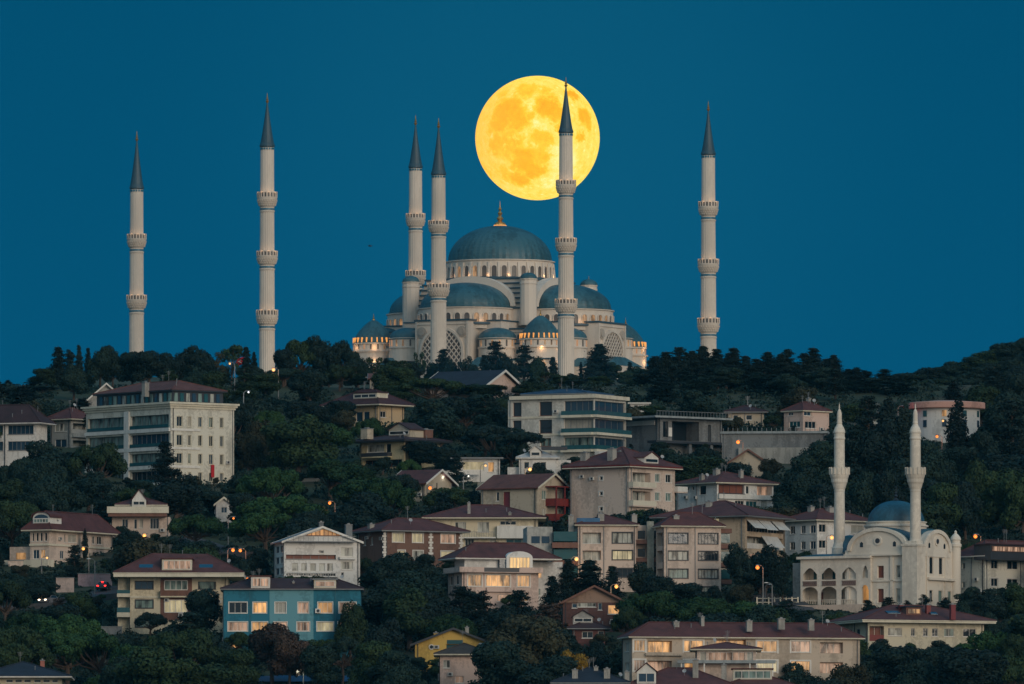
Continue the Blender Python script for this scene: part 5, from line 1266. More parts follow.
# --- long dark-roofed building on the ridge with white gable
h = H('lodge', 'long low building with dark blue roof and white-edged gable, in front of the mosque', 425, 484, 519, 400, 385, 58, WPINK, 'blue-roofed lodge', vis=(425, 371, 520, 384))
h.win('R', 496, 387, 503, 393, 'dim', 1); h.finish().gable(371.5, NAVY, 'y', .9, WHITE, thick=.3)
h = H('outbuilding', 'low shed with faded red roof on the ridge, left of the blue-roofed lodge', 370, 370, 408, 392, 379, 0, WTAN, D=8, vis=(368, 374, 409, 379), cat='shed'); h.finish().gable(374.5, REDB, 'x', .4, GREYM)
h = H('villa', 'cream villa with broad dark red roof and small dormer, below the mosque', 332, 378, 404, 428, 405.5, 50, wallm(.5, .38, .24), 'dormered cream villa', vis=(330, 389, 408, 419))
h.grid('L', [(356, 362.5), (363.5, 369.5)], [(411, 421)], 'blue', mull=0); h.grid('R', [(380.5, 386, 'dark')], [(411, 417)], mull=1)
h.finish().hip(390, roofm(.07, .02, .024), 1.6, CREAM); h.dormer(358, 395, 382, 399.5, 6, 3, CREAM, 'dark', 2, face='L')
h = H('villa', 'pale yellow villa with flat dark roof and small upper gable, below the dormered cream villa', 360, 404, 440, 470, 441.5, 48, wallm(.5, .42, .26), 'flat-roofed yellow villa', vis=(357, 424, 440, 458))
h.win('L', 367, 443.5, 384, 451, 'curt', 0); h.win('L', 386, 443, 391, 452, 'dark', 0); h.win('L', 363, 459, 402, 466, 'dark', 5, BRICK, .8); h.win('R', 425, 444, 430, 449, 'dark', 0)
h.balcony('L', 366, 452, 392, 457, 1.2, DARKM); h.finish().hip(434, DARKR, 1.5, DARKM, thick=.35)
h.dormer(389, 430.5, 410, 435.5, 5, 4, WTAN, 'dark', 0, kind='gable', rise=1.2, face='L'); h.chimney(425, 429, 7, 2.8, BRICK, 1.6); h.chimney(367, 428, 5, 2.2, WTAN, 2)
h = H('house', 'house with reddish brown gable roof behind the round pines, left of centre', 392, 425, 452, 502, 482, 56, WTAN, 'brown gable house', vis=(385, 469, 430, 480)); h.finish().gable(470.5, RED, 'y', .8, WHITE)
h = H('pavilion', 'white pavilion with warmly lit glazing behind the flat-topped pine', 455, 455, 500, 482, 459, 0, WWHITE, 'lit pavilion', cat='house', D=8, vis=(452, 455, 502, 472))
h.win('R', 463, 461.5, 484, 470, 'cream', 2); h.win('R', 456, 461.5, 461, 470, 'blue', 1); h.win('R', 488, 462, 494, 472, 'lit', 0)
h.finish(); h.boxes('roof_slab', GREYM, [(-.8, -1, h.W+.6, 8, 457.5, 458.9)]); h.boxes('railing', WHITE, [(-2, -1.6, h.W-3, -1.5, 470.8, 475)])
h = H('house', 'small white gabled house with veranda below the modern glass block', 519, 519, 556, 484, 459, 0, WWHITE, 'small white house', D=9, vis=(510, 447, 566, 471))
h.grid('R', [(524, 529), (541, 546)], [(462, 469)], 'dark', mull=0, surround=.12); h.finish().hip(450, rough_mat('pale_roof', (.4, .4, .4, 1), .8), .5, WHITE); h.dormer(530, 453, 541, 458, 1, 3, WHITE, 'dark', 0, kind='gable', rise=.9)
h.boxes('side_wall', WWHITE, [(-2, 1, -.01, 6, 467, 486), (h.W+.01, 1, h.W+2.6, 6, 460, 486)]); h.boxes('awning', DARKM, [(h.W*.6, -.1, h.W+2, 1, 446.5, 450)])
h.band('R', 517, 456, 558, 459, .5, WHITE)

# --- white apartments behind the lower mosque
h = H('apartment_block', 'white apartment house with grey-blue bays, left behind the lower mosque', 784, 817, 868, 560, 521, 40, WWHITE, 'white bay house', cat='apartment block', vis=(785, 506, 866, 550))
h.grid('L', [(790, 795, 'dark'), (801, 805.5, 'blue'), (810, 815.5, 'blue')], [(525, 533), (541, 549)], mull=1)
h.grid('R', [(819, 826, 'curt'), (851, 864, 'green')], [(524, 532), (540, 548)], mull=1)
h.band('L', 797, 523, 807, 556, .2, wallm(.24, .32, .34), 'bay'); h.todo.pop()
h.finish().hip(509, RED, .9, CREAM); h.chimney(811, 506, 6, 1.2, WHITE, 2.2); h.chimney(830, 506.5, 6, 1.6, WHITE, 2)
# --- right edge house
h = H('apartment_block', 'pale house with bluish side wall and timber roof terrace, at the right edge', 958.5, 985, 1062, 602, 557, 42, wallm(.58, .56, .49), 'right edge house', cat='apartment block', vis=(959, 536, 1024, 587))
h.grid('L', [(962, 965, 'curt')], [(562, 568), (581, 587)], mull=0)
h.grid('R', [(991, 998, 'dark'), (1007, 1018, 'dark'), (1030, 1040, 'dark')], [(560, 568.5), (578, 586)], mull=1, surround=.15)
h.finish().hip(541, RED, 1.0, WHITE)
h.dormer(990, 545.5, 1045, 553, 1.5, 4, DARKM, 'dim', 9, roof=DARKR, auto=False, fr=BRICK); pass
# --- front cream house under the mosque
h = H('apartment_block', 'cream two-storey house with broad red hip roof and brown corner balcony, below the lower mosque', 838, 868, 984, 660, 622.5, 20, wallm(.52, .47, .36), 'cream hip-roofed house', cat='apartment block', vis=(836, 604, 993, 640))
h.grid('R', [(888, 902, 'curt'), (911, 915, 'dark'), (923, 928, 'dark'), (932, 938, 'dark'), (944, 954, 'green'), (963, 976, 'curt')], [(627.5, 635.5)], mull=1)
h.grid('R', [(944, 954, 'curt')], [(646, 653)], mull=1); h.loggia('R', 869.5, 626, 884, 641, 1.2, REDT, 1.0, 'brown'); h.win('R', 871, 644, 884, 649, 'curt', 3)
h.grid('L', [(845, 852), (856, 860)], [(628, 636)], 'blue', mull=0)
h.finish().hip(605.5, RED, 1.5, CREAM, thick=.5)
h.dormer(906, 607.5, 921, 615, 5, 4, BRICK, 'lit', 2, roof=NAVY, fr=BRICK); skylight(h, 893, 613, 1.1, .6); skylight(h, 934, 614, .6, .5); h.chimney(952.5, 603.5, 3, 1.1, rough_mat('red_chimney', (.17, .035, .04, 1), .8), 2.6); h.chimney(901, 604, 6, 1, REDT, 2); h.chimney(928, 604, 6, 1, REDT, 2)
# --- long front beige block, bottom right
h = H('apartment_block', 'long beige two-storey block with white bay and lit windows, along the bottom right', 622.5, 632, 860, 712, 638, 12, wallm(.42, .35, .28), 'long bottom block', cat='apartment block', vis=(622, 621, 862, 676))
h.grid('L', [(625, 629, 'curt')], [(642, 651), (662, 671)], mull=1)
for i, (a_, b_) in enumerate([(640, 651), (660, 671)]):
    h.win('R', 634, a_, 645, b_, 'lit', 3, WHITE, .15, surround=.25); h.loggia('R', 648, a_+.5, 672, b_+1, 1.2, None, 1, 'lit' if i == 0 else 'dim')
    h.win('R', 684, a_, 703, b_, 'lit', 2, WHITE, .15, surround=.25); h.loggia('R', 716, a_-1, 746, b_, 1.2, None, .9, 'lit')
    h.win('R', 757, a_, 777, b_, 'lit' if i == 0 else 'cream', 2, WHITE, .15, surround=.25); h.win('R', 791, a_, 810, b_, 'lit', 3, WHITE, .15, surround=.2); h.loggia('R', 820, a_+1, 843, b_+1, 1.2, None, 1, 'dim')
    h.band('R', 645, b_+2, 682, b_+4.5, .5, wallm(.42, .35, .28), 'balcony_slab')
h.finish().hip(623, RED, .6, CREAM); h.chimney(676, 621, 4, 1.2, CREAM, 1.8); h.chimney(702.5, 616, 5, .7, WHITE, 2.6); h.chimney(749, 620, 4, 1.2, CREAM, 1.8); h.chimney(781, 618, 5, 1.4, CREAM, 1.8); h.chimney(811, 619, 5, 1.2, CREAM, 1.8)
# small villa in front of it
h = H('villa', 'small villa with broad lit glazing and red roof, in front of the long bottom block', 697, 697, 756, 722, 650.5, 0, WBEIGE, 'small lit villa', D=9, vis=(680, 641, 772, 668))
h.win('R', 700, 652, 706, 661, 'curt', 0); h.win('R', 708, 652, 745, 661.5, 'lit', 5, WHITE, .2); h.win('R', 747, 652, 753, 661, 'curt', 1)
h.finish().hip(642.5, RED, .9, CREAM); h.boxes('veranda_roof', rough_mat('pale_roof_slab', (.24, .27, .28, 1), .9, .2, 1), [(-3, -1.8, h.W+3, -.01, 660.5, 663.5)])
h.boxes('veranda_post', WHITE, [(x, -1.7, x+.2, -1.5, 663.6, 700) for x in (-2.5, 1, 8, 11.5)])
# roofs along the bottom edge
h = H('house', 'house with red roof and small white gabled dormer, at the bottom edge right of centre', 632, 632, 728, 735, 686, 0, WTAN, 'bottom red roof', D=11, vis=(632, 668, 726, 684), down=10); h.finish().hip(668, RED, .8, CREAM)
h.dormer(637, 672, 656, 684, .6, 4, WHITE, 'blue', 1, kind='gable', rise=1.3); h.chimney(695.5, 659, 2, 1.2, WHITE, 3)
h = H('house', 'house with low red roof and lit attic band, bottom edge below the small lit villa', 720, 720, 800, 735, 690, 0, WCREAM, D=11, vis=(730, 668, 790, 684), down=10); h.finish().hip(674, RED, .8, CREAM)
h.dormer(713+20, 669, 757+20-5, 679, .6, 4, CREAM, 'green', 4); h.chimney(724, 664, 2, 1.1, WHITE, 2.4)
h = H('house', 'house with navy roof and tan chimneys, at the bottom edge centre', 556, 556, 625, 738, 684, 0, WTAN, 'bottom navy roof', D=11, vis=(558, 668, 632, 684), down=10); h.finish().hip(667, NAVY, .8, GREYM)
h.chimney(575, 669, 1, 1.2, CREAM, 2.6); h.chimney(607, 668, 1, 1.3, CREAM, 2.6); h.chimney(596, 666, 4, .9, CREAM, 1.8); h.chimney(627, 671, 1, 1, CREAM, 2.6)
# chalet and small red house
h = H('chalet', 'chalet with wide brown gable and red lower walls, left of the lamp-lit conifers', 563, 563, 626, 632, 602.5, 0, wallm(.10, .05, .045), 'brown gable chalet', D=10, vis=(560, 585, 628, 611))
h.win('R', 572, 603.5, 577, 608, 'blue', 0); h.win('R', 577.5, 602.8, 596, 607, 'curt', 1); h.win('R', 598, 602.8, 602, 610, 'curt', 0); h.win('R', 608, 605, 620, 614, 'lit', 3); h.finish().gable(586.5, RED, 'y', .9, BRICK, wallmat=wallm(.25, .17, .13))
h = H('cottage', 'small dark gabled cottage with red walls, just below the brown gable chalet', 572, 572, 605, 650, 629.5, 0, wallm(.12, .05, .045), D=8, vis=(570, 611, 608, 636))
h.win('R', 582, 631.5, 593, 638, 'curt', 1); h.win('R', 598, 631, 604, 637, 'curt', 0); h.finish().hip(620, DARKR, .8, GREYM, thick=.25); h.dormer(573, 618, 593, 623, 1, 4, NAVY.name and WGREY, 'dark', 1, kind='gable', rise=1.0)
# yellow gabled house and white one below
h = H('house', 'bright yellow gabled house with round window, bottom left of centre', 415, 415, 492, 672, 644, 0, WYEL, 'yellow house', D=10, vis=(413, 627, 490, 654))
h.win('R', 446, 640.2+4, 464, 650, 'teal', 0, WYEL, .5); h.finish().gable(629, DARKR, 'y', .8, DARKM)
mb = MB(); mb.lathe([(0, 0), (.45, 0), (.45, .1), (.3, .12), (0, .12)], seg=16); o = mb.build('round_window', WHITE, h.root); o.rotation_euler = (R(90), 0, 0); o.location = (h.pt('R', 431.5, 647)[0], -.004, h.v(647))
mb = MB(); mb.lathe([(0, 0), (.28, 0), (.28, .03), (0, .03)], seg=16); q = mb.build('pane', PANE['dark'], o); q.location = (0, 0, .125)
mb = MB(); f = h.f('R'); u0, u1 = h.pt('R', 447, 640)[0], h.pt('R', 463, 640)[0]; mb.fbox(f, u0, -.05, h.v(644), u1, -.01, h.v(640)); mb.build('loft_opening', PANE['teal'], h.root)
h.chimney(436, 632, 3, 1, WYEL, 1.6); h.chimney(467, 626.5, 3, .8, WHITE, 1.6)
h = H('house', 'whitish house with brown roof and balcony in front of the yellow house', 440, 440, 488, 702, 655.5, 0, WPINK, 'balcony house below yellow one', D=10, vis=(438, 643, 482, 684))
h.win('R', 443, 660, 450, 668, 'curt', 1); h.win('R', 455, 676, 464, 683, 'dim', 1); h.finish().hip(643.5, roofm(.07, .05, .04), .9, CREAM); h.balcony('R', 439, 668, 474, 674, 1.2, WHITE)
# bottom-left navy roof
h = H('house', 'low house with navy hipped roof and brick chimney, bottom left corner', -18, -18, 62, 712, 678, 0, WCREAM, 'navy-roofed corner house', D=13, vis=(0, 660, 82, 684))
h.grid('R', [(6, 13), (15, 22), (24, 31), (34, 41), (43, 50), (52, 58)], [(679.5, 682.5)], 'dark', mull=0); h.finish().hip(662, NAVY, 1.5, WHITE, thick=.3); h.chimney(42.5, 659.5, 5, .9, rough_mat('brick_chimney', (.32, .12, .09, 1), .9), 2.4)
# blue pool tarps
def tarp(px0, px1, yt, yb, label):
    C = hit((px0+px1)/2, yb); m = mpp(C.y); w_ = (px1-px0)*m/2; mb = MB(); n = 12
    for i in range(n+1):
        for j in range(4): mb.v.append((-w_+2*w_*i/n, j*2.2, 0.4+(yb-yt)*m*(j/3)+.18*noise.noise(Vector((i*.7, j*.9, px0)))))
    for i in range(n):
        for j in range(3): a = i*4+j; mb.f.append((a, a+4, a+5, a+1))
    o = mb.build('tarpaulin', rough_mat('blue_tarp', (.01, .05, .13, 1), .5), None); o.location = C; tag(o, label, 'tarpaulin')
    FOOT.append((C, 0, w_, 6, (px0, yt, px1, yb-.5)))
tarp(232, 352, 677, 684, 'wide dark blue cover along the bottom edge under the blue block'); tarp(984, 1012, 605, 612, 'blue cover among trees below the right edge house')

# ------------------------------------------------------------------ the lower mosque
def small_mosque():
    WM = rough_mat('cream_mosque_stone', (0.62, 0.56, 0.48, 1), 0.88, 0.17, 0.25)
    DB = rough_mat('blue_lead_dome', (0.02, 0.085, 0.13, 1), 0.55, 0.35, 0.4)
    h = H('mosque', 'cream two-minaret mosque with blue dome and arcaded porch, lower right', 845, 915, 957, 612, 549, 59, WM, 'lower mosque', cat='mosque', vis=(793, 488, 957, 603), near=None)
    h.L = h.pt('L', 845, 600)[0]; S = h.W; FOOT.append((h.C, h.a, h.W, h.pt('L', 800, 600)[0]+3, (793, 550, 865, 612))); LS = h.L; m = h.m
    # porch wing continues flush with the left face
    for px, w_ in ((880.5, 3.2), (898, 2.2)):
        h.win('L', px-w_, 565, px+w_, 577.5, 'brown' if px < 890 else 'curt', 0, WM, .35); h.win('L', px-w_, 588, px+w_, 602, 'brown' if px < 890 else 'curt', 0, WM, .35)
    h.grid('R', [(929.5, 933.5), (939, 943)], [(556, 573)], 'dark', mull=0, frame=WM); h.grid('R', [(929.5, 933), (938.5, 942.5), (948, 951.5)], [(589, 601)], 'green', mull=0, frame=WM)
    h.band('R', 926, 576.5, 954, 579, .6, WM, 'cornice'); h.band('L', 915, 553, 845, 555, .5, WM, 'cornice')
    h.band('L', 915, 579.5, 870, 581, .2, WM, 'string_course')
    h.finish()
    v = h.v
    f, g = h.f('L'), h.f('R')
    # great arches standing on each visible face (vault ends)
    def arch(ff, cu, r, py0, pyt, d0, d1, name='arch_wall', mat=WM, n=18):
        z0, z1 = v(py0), v(pyt); o = [(cu-r, -0.5), (cu+r, -0.5)]
        pts = [(cu+r*math.cos(math.pi*i/n), z0+(z1-z0)*math.sin(math.pi*i/n)) for i in range(n+1)]
        pts = [(cu+r, z0-1.0)] + pts + [(cu-r, z0-1.0)]
        mb = MB(); mb.prism([ff(u, q, d0) for u, q in pts], [ff(u, q, d1) for u, q in pts]); return mb.build(name, mat, h.root)
    ra = (909-850)/2/h.s_*m/1.0; cu = h.pt('L', 878.5, 549)[0]
    arch(f, cu, ra, 549.5, 527.5, -.15, 1.0); arch(f, cu, ra*1.07, 549.5, 525.8, 1.01, S*.95, 'vault', DB)
    mb = MB(); n = 18
    for i in range(n):
        t0, t1 = math.pi*i/n, math.pi*(i+1)/n; z0 = v(549.5); hh = v(527.5)-z0
        q = [(cu+ra*k*math.cos(t), z0+hh*k2*math.sin(t)) for t, k, k2 in ((t0, .9, .88), (t0, 1.02, 1.04), (t1, 1.02, 1.04), (t1, .9, .88))]
        mb.prism([f(a, b, -.45) for a, b in q], [f(a, b, -.155) for a, b in q])
    mb.build('archivolt', WM, h.root)
    rb = (950-921)/2/h.c_*m; cb = h.pt('R', 936, 549)[0]
    arch(g, cb, rb, 549.5, 529, -.15, 1.0); arch(g, cb, rb*1.06, 549.5, 527, 1.01, S*.95, 'vault', DB)
    mb = MB()
    for i in range(n):
        t0, t1 = math.pi*i/n, math.pi*(i+1)/n; z0 = v(549.5); hh = v(529)-z0
        q = [(cb+rb*k*math.cos(t), z0+hh*k2*math.sin(t)) for t, k, k2 in ((t0, .86, .86), (t0, 1.02, 1.04), (t1, 1.02, 1.04), (t1, .86, .86))]
        mb.prism([g(a, b, -.45) for a, b in q], [g(a, b, -.155) for a, b in q])
    mb.build('archivolt', WM, h.root)
    for ff, cc in ((f, cu), (g, cb)):
        for r_, d_, mt in ((.75, -.3, WM), (.42, -.36, DARKM)):
            ring = [(cc+r_*math.cos(2*math.pi*i/14), v(540)+r_*math.sin(2*math.pi*i/14)) for i in range(14)]
            mb = MB(); mb.prism([ff(a, b, -.14) for a, b in ring], [ff(a, b, d_) for a, b in ring]); mb.build('roundel', mt, h.root)
    # dome on its drum, over the hall's centre
    cx, cy = S/2, LS/2
    Yd = h.Y + cx*h.s_ + cy*h.c_
    zc = lambda py: P(896, py, Yd).z - h.C.z
    p = h.at(896, 520, cx*h.s_+cy*h.c_); cx, cy = p[0], p[1]
    r = 28.5*m
    mb = MB(); mb.lathe([(r*1.08, zc(545)), (r*1.08, zc(527.5)), (r*1.14, zc(527)), (r*1.14, zc(525.5)), (r*1.05, zc(525)), (r*1.05, zc(523.3)), (r*1.09, zc(523)), (r*1.09, zc(522)), (r*.9, zc(521.8))], (cx, cy, 0), 48); dr = mb.build('drum', WM, h.root)
    mb = MB(); zb = zc(522); mb.lathe([(r*math.cos(math.pi/2*i/16), zb+(zc(500.5)-zb)*math.sin(math.pi/2*i/16)) for i in range(17)], (cx, cy, 0), 48); dm = mb.build('dome', DB, h.root, smooth=True)
    mb = MB(); z0 = zc(501); mb.lathe([(.3, z0), (.5, z0+.2), (.12, z0+.5), (.35, z0+.8), (.08, z0+1.1), (.2, z0+1.3), (.05, z0+1.5), (0, z0+2.2)], (cx, cy, 0), 10); mb.build('finial', DARKM, dm)
    # crescent on the finial
    mb = MB()
    for i in range(10):
        t0, t1 = R(-60+i*30), R(-30+i*30)
        mb.tube([(cx+.3*math.sin(t0), cy, z0+2.1-.3*math.cos(t0)), (cx+.3*math.sin(t1), cy, z0+2.1-.3*math.cos(t1))], [.05, .05], 4)
    mb.build('crescent', DARKM, dm)
    # small half dome left of the hall
    p = h.at(868, 549, 9); mb = MB(); rr = 17*m; zb = h.v(550)
    mb.lathe([(rr*math.cos(math.pi/2*i/10), zb+(18*m)*math.sin(math.pi/2*i/10)) for i in range(11)], (p[0]+2, p[1]+4.5, 0), 32); mb.build('side_dome', DB, h.root, smooth=True)
    # porch: arcaded two-storey wing
    L1 = h.pt('L', 802, 600)[0]; PW = 7.0; out = .5
    mb = MB(); zt = v(556.5)
    arcs_u = []; arcs_l = []
    for px in (811.5, 830.5, 850.5): arcs_u.append((h.pt('L', px, 577)[0], 6.8*m/h.s_*1.0, 578, 566))
    for px in (811.5, 830.5, 850.5): arcs_l.append((h.pt('L', px, 600)[0], 7.6*m/h.s_, 604, 585))
    arcs_u.append((h.pt('L', 867, 577)[0], 2.6*m/h.s_, 577, 564.5)); arcs_l.append((h.pt('L', 866.5, 600)[0], 3.4*m/h.s_, 602, 584))
    uend = h.pt('L', 872, 600)[0]
    # facade as vertical strips with arched holes
    def facade(z0, z1, arcs, pointed):
        uu = uend; st = .16
        while uu < L1:
            un = min(L1, uu+st); um = (uu+un)/2; cut = None
            for (c, r_, yb, yt) in arcs:
                if abs(um-c) < r_:
                    q = abs(um-c)/r_; zt_ = v(yt); zs = zt_ - (zt_-v(yb))*(.55 if pointed else .32)
                    hh = (1-q**1.6) if pointed else math.sqrt(max(0, 1-q*q)); cut = (v(yb), zs+(zt_-zs)*hh)
            segs = [(z0, z1)] if not cut else [(z0, cut[0]), (cut[1], z1)]
            for (a, b) in segs:
                if b-a > .02:
                    mb.quad(f(uu, a, -out), f(un, a, -out), f(un, b, -out), f(uu, b, -out))
                    if cut: mb.quad(f(uu, a if a > z0 else b, -out), f(un, a if a > z0 else b, -out), f(un, a if a > z0 else b, -out+.5), f(uu, a if a > z0 else b, -out+.5))
            uu = un
    facade(v(580), zt, arcs_u, True); facade(-6, v(580), arcs_l, False)
    mb.quad(f(L1, -6, -out), f(L1, -6, PW), f(L1, zt, PW), f(L1, zt, -out)); mb.quad(f(uend, -6, -out), f(uend, -6, 0), f(uend, zt, 0), f(uend, zt, -out))
    mb.quad(f(uend, zt, -out), f(L1, zt, -out), f(L1, zt, PW), f(uend, zt, PW))
    mb.fbox(f, uend, -out+.05, v(580)-.15, L1-.02, 2.4, v(580)+.15)
    mb.fbox(f, LS+.01, 2.4, -6, L1-.05, PW, zt-.02)
    for c in arcs_l[:3]:
        for sg in (-1,): u = c[0]+c[1]+.3; 
    mb.build('porch_wall', WM, h.root)
    mb = MB()
    for (c, r_, yb, yt) in arcs_u[:3]:
        mb.fbox(f, c-r_*.7, 2.3, v(yb)+.2, c+r_*.7, 2.37, v(yt)-.5)
    mb.build('porch_window', PANE['teal'], h.root)
    mb = MB()
    for (c, r_, yb, yt) in arcs_l[:3]: mb.fbox(f, c-r_*.6, 2.3, v(yb)+.3, c-r_*.1, 2.37, v(yt)-.8)
    mb.build('porch_door', PANE['brown'], h.root)
    c = arcs_l[3]; mb = MB(); mb.fbox(f, c[0]-c[1]*.9, 0.0-.03, v(c[2]), c[0]+c[1]*.9, -.01, v(c[3])); mb.build('lit_door', PANE['loft'], h.root)
    for (c, r_, yb, yt) in arcs_u[:3]:       # pierced panels between the storeys
        mb = MB(); u0, u1 = c-r_, c+r_; n_ = 7
        mb.fbox(f, u0, -out-.12, v(584), u1, -out-.005, v(583.6)); mb.fbox(f, u0, -out-.12, v(579.6), u1, -out-.005, v(579.2))
        for i in range(n_):
            a = u0+(u1-u0)*i/n_; b = u0+(u1-u0)*(i+1)/n_
            for s0, s1 in (((a, 584), (b, 579.4)), ((b, 584), (a, 579.4))):
                mb.prism([f(s0[0]-.05, v(s0[1]), -out-.1), f(s0[0]+.05, v(s0[1]), -out-.1), f(s1[0]+.05, v(s1[1]), -out-.1), f(s1[0]-.05, v(s1[1]), -out-.1)], [f(s0[0]-.05, v(s0[1]), -out-.04), f(s0[0]+.05, v(s0[1]), -out-.04), f(s1[0]+.05, v(s1[1]), -out-.04), f(s1[0]-.05, v(s1[1]), -out-.04)])
        lp = mb.build('lattice_panel', rough_mat('brown_lattice', (.2, .14, .12, 1), .8), h.root)
        mb = MB(); mb.fbox(f, u0, -out-.03, v(584), u1, -out-.004, v(579.2)); mb.build('panel_back', rough_mat('brown_panel', (.12, .08, .08, 1), .8), lp)
    for (c, r_, yb, yt) in arcs_l[:3]:
        mb = MB()
        for i in range(9): u = c-r_+.1+(2*r_-.25)*i/8; mb.fbox(f, u, -out+.15, v(604), u+.07, -out+.22, v(598.5))
        mb.fbox(f, c-r_, -out+.1, v(598.4), c+r_, -out+.27, v(597.9)); mb.build('balustrade', WM, h.root)
    mb = MB(); mb.fbox(f, uend-.2, -out-.5, v(557), L1+.5, PW+.3, v(554.5)); mb.build('porch_cornice', WM, h.root)
    mb = MB(); a = [f(uend, v(554.4), -out-.2), f(L1+.2, v(554.4), -out-.2), f(L1+.2, v(554.4), PW), f(uend, v(554.4), PW)]
    b = [f(uend, v(551.5), 2.5), f(L1-1.5, v(551.5), 2.5), f(L1-1.5, v(551.5), PW-1), f(uend, v(551.5), PW-1)]; mb.prism(a, b); mb.build('porch_roof', DB, h.root)
    mb = MB(); mb.fbox(f, uend-1, -5.0, -8, L1+.2, -out-.02, v(604.2)); mb.build('terrace', rough_mat('pink_plaster', (.5, .4, .33, 1), .9), h.root)
    mb = MB(); mb.fbox(f, L1+.02, 1.5, -6, L1+2.6, PW, v(560)); mb.build('stair_block', WGREY, h.root)
    for px in (912, 907, 892, 848.5):      # pilasters on the long face
        mb = MB(); u = h.pt('L', px, 600)[0]; mb.fbox(f, u-.25, -.2, -4, u+.25, -.005, v(555.5)); mb.build('pilaster', WM, h.root)
    for px in (926.5, 945, 955.5):
        mb = MB(); u = h.pt('R', px, 600)[0]; mb.fbox(g, u-.2, -.2, -4, u+.2, -.005, v(550)); mb.build('pilaster', WM, h.root)
    for ff, cc, rr_, py in ((f, cu, ra, 543), (g, cb, rb, 544)):      # slim windows in the great arches
        for k in (-.55, .55):
            mb = MB(); w_ = .28; mb.prism([ff(cc+k*rr_+a, b, -.158) for a, b in ((-w_, v(py+3)), (w_, v(py+3)), (w_, v(py-1)), (0, v(py-2.4)), (-w_, v(py-1)))], [ff(cc+k*rr_+a, b, -.19) for a, b in ((-w_, v(py+3)), (w_, v(py+3)), (w_, v(py-1)), (0, v(py-2.4)), (-w_, v(py-1)))]); mb.build('arch_window', PANE['dark'], h.root)
    # corner tower, stair turret
    mb = MB(); e = 11.5*m
    mb.box(-.9, -.9, -6, 1.9, 1.9, v(546)); mb.box(-1.05, -1.05, v(546)+.004, 2.05, 2.05, v(544)); mb.box(-.6, -.6, v(544)+.004, 1.6, 1.6, v(541)); mb.build('corner_tower', WM, h.root)
    p = (S-.8, -.2); zt = v(539); mb = MB()
    mb.lathe([(.85, -6), (.85, zt-1), (.98, zt-.8), (.98, zt-.4), (.8, zt-.3), (.8, zt+.2), (.92, zt+.3), (.8, zt+.7), (.5, zt+1.1), (.25, zt+1.3), (.2, zt+1.4), (.26, zt+1.6), (.1, zt+1.8), (0, zt+1.9)], (p[0], p[1], 0), 20); mb.build('stair_turret', WM, h.root)
    # minarets
    def mn(px, d, ybase):
        q = h.at(px, ybase, d); Yq = h.Y+d; z = lambda py: P(px, py, Yq).z - h.C.z; s = mpp(Yq)
        mb = MB()
        wl = [(7.6, z(ybase)-1), (7.6, z(ybase-3)), (6.9, z(ybase-4)), (5.7, z(ybase-8)), (5.5, z(ybase-10)), (5.5, z(523)), (5.2, z(492)), (5.5, z(491)), (5.5, z(489.5)), (6.4, z(487))]
        mb.lathe([(a*s, b) for a, b in wl], (q[0], q[1], 0), 20); sh = mb.build('minaret', WM, h.root)
        mb = MB(); mb.lathe([(a*s, b) for a, b in [(6.4, z(487)), (7.2, z(484)), (8.2, z(482)), (8.4, z(479)), (9.2, z(477)), (9.7, z(475)), (9.8, z(474)), (9.8, z(468.5)), (9.2, z(468.5)), (9.2, z(473)), (5, z(473))]], (q[0], q[1], 0), 20); bl = mb.build('balcony', WM, sh)
        mb = MB()
        for i in range(16):
            t = 2*math.pi*i/16; c, s_ = math.cos(t), math.sin(t); rr = 9.85*s
            mb.prism([(q[0]+rr*c-s_*e1*.1+c*d_, q[1]+rr*s_+c*e1*.1+s_*d_, z(474.5)) for e1, d_ in ((-1, -.05), (1, -.05), (1, .12), (-1, .12))], [(q[0]+rr*c-s_*e1*.1+c*d_, q[1]+rr*s_+c*e1*.1+s_*d_, z(467.3)) for e1, d_ in ((-1, -.05), (1, -.05), (1, .12), (-1, .12))])
        mb.build('railing', WM, bl)
        mb = MB(); mb.lathe([(a*s, b) for a, b in [(5.4, z(473)), (5.3, z(440)), (5.9, z(439)), (5.9, z(437.8)), (5.4, z(437)), (5.4, z(433.5)), (6.0, z(432.8)), (5.8, z(431)), (4.8, z(428)), (3.2, z(425.5)), (2.6, z(424)), (2.9, z(423)), (2.5, z(421)), (2.4, z(414)), (1.8, z(411)), (.9, z(409.3)), (.5, z(408.5)), (.9, z(407.5)), (.4, z(406.3)), (.6, z(405.5)), (.2, z(404)), (0, z(402))]], (q[0], q[1], 0), 20)
        mb.build('upper_shaft', WM, sh)
        mb = MB(); mb.lathe([(a*s, b) for a, b in [(5.45, z(470)), (5.75, z(470)), (5.75, z(469)), (5.4, z(469))]], (q[0], q[1], 0), 20); mb.build('ring', WM, sh)
    mn(839.5, h.L*h.c_+5.0, 551); mn(915.5, .6, 547)
small_mosque()

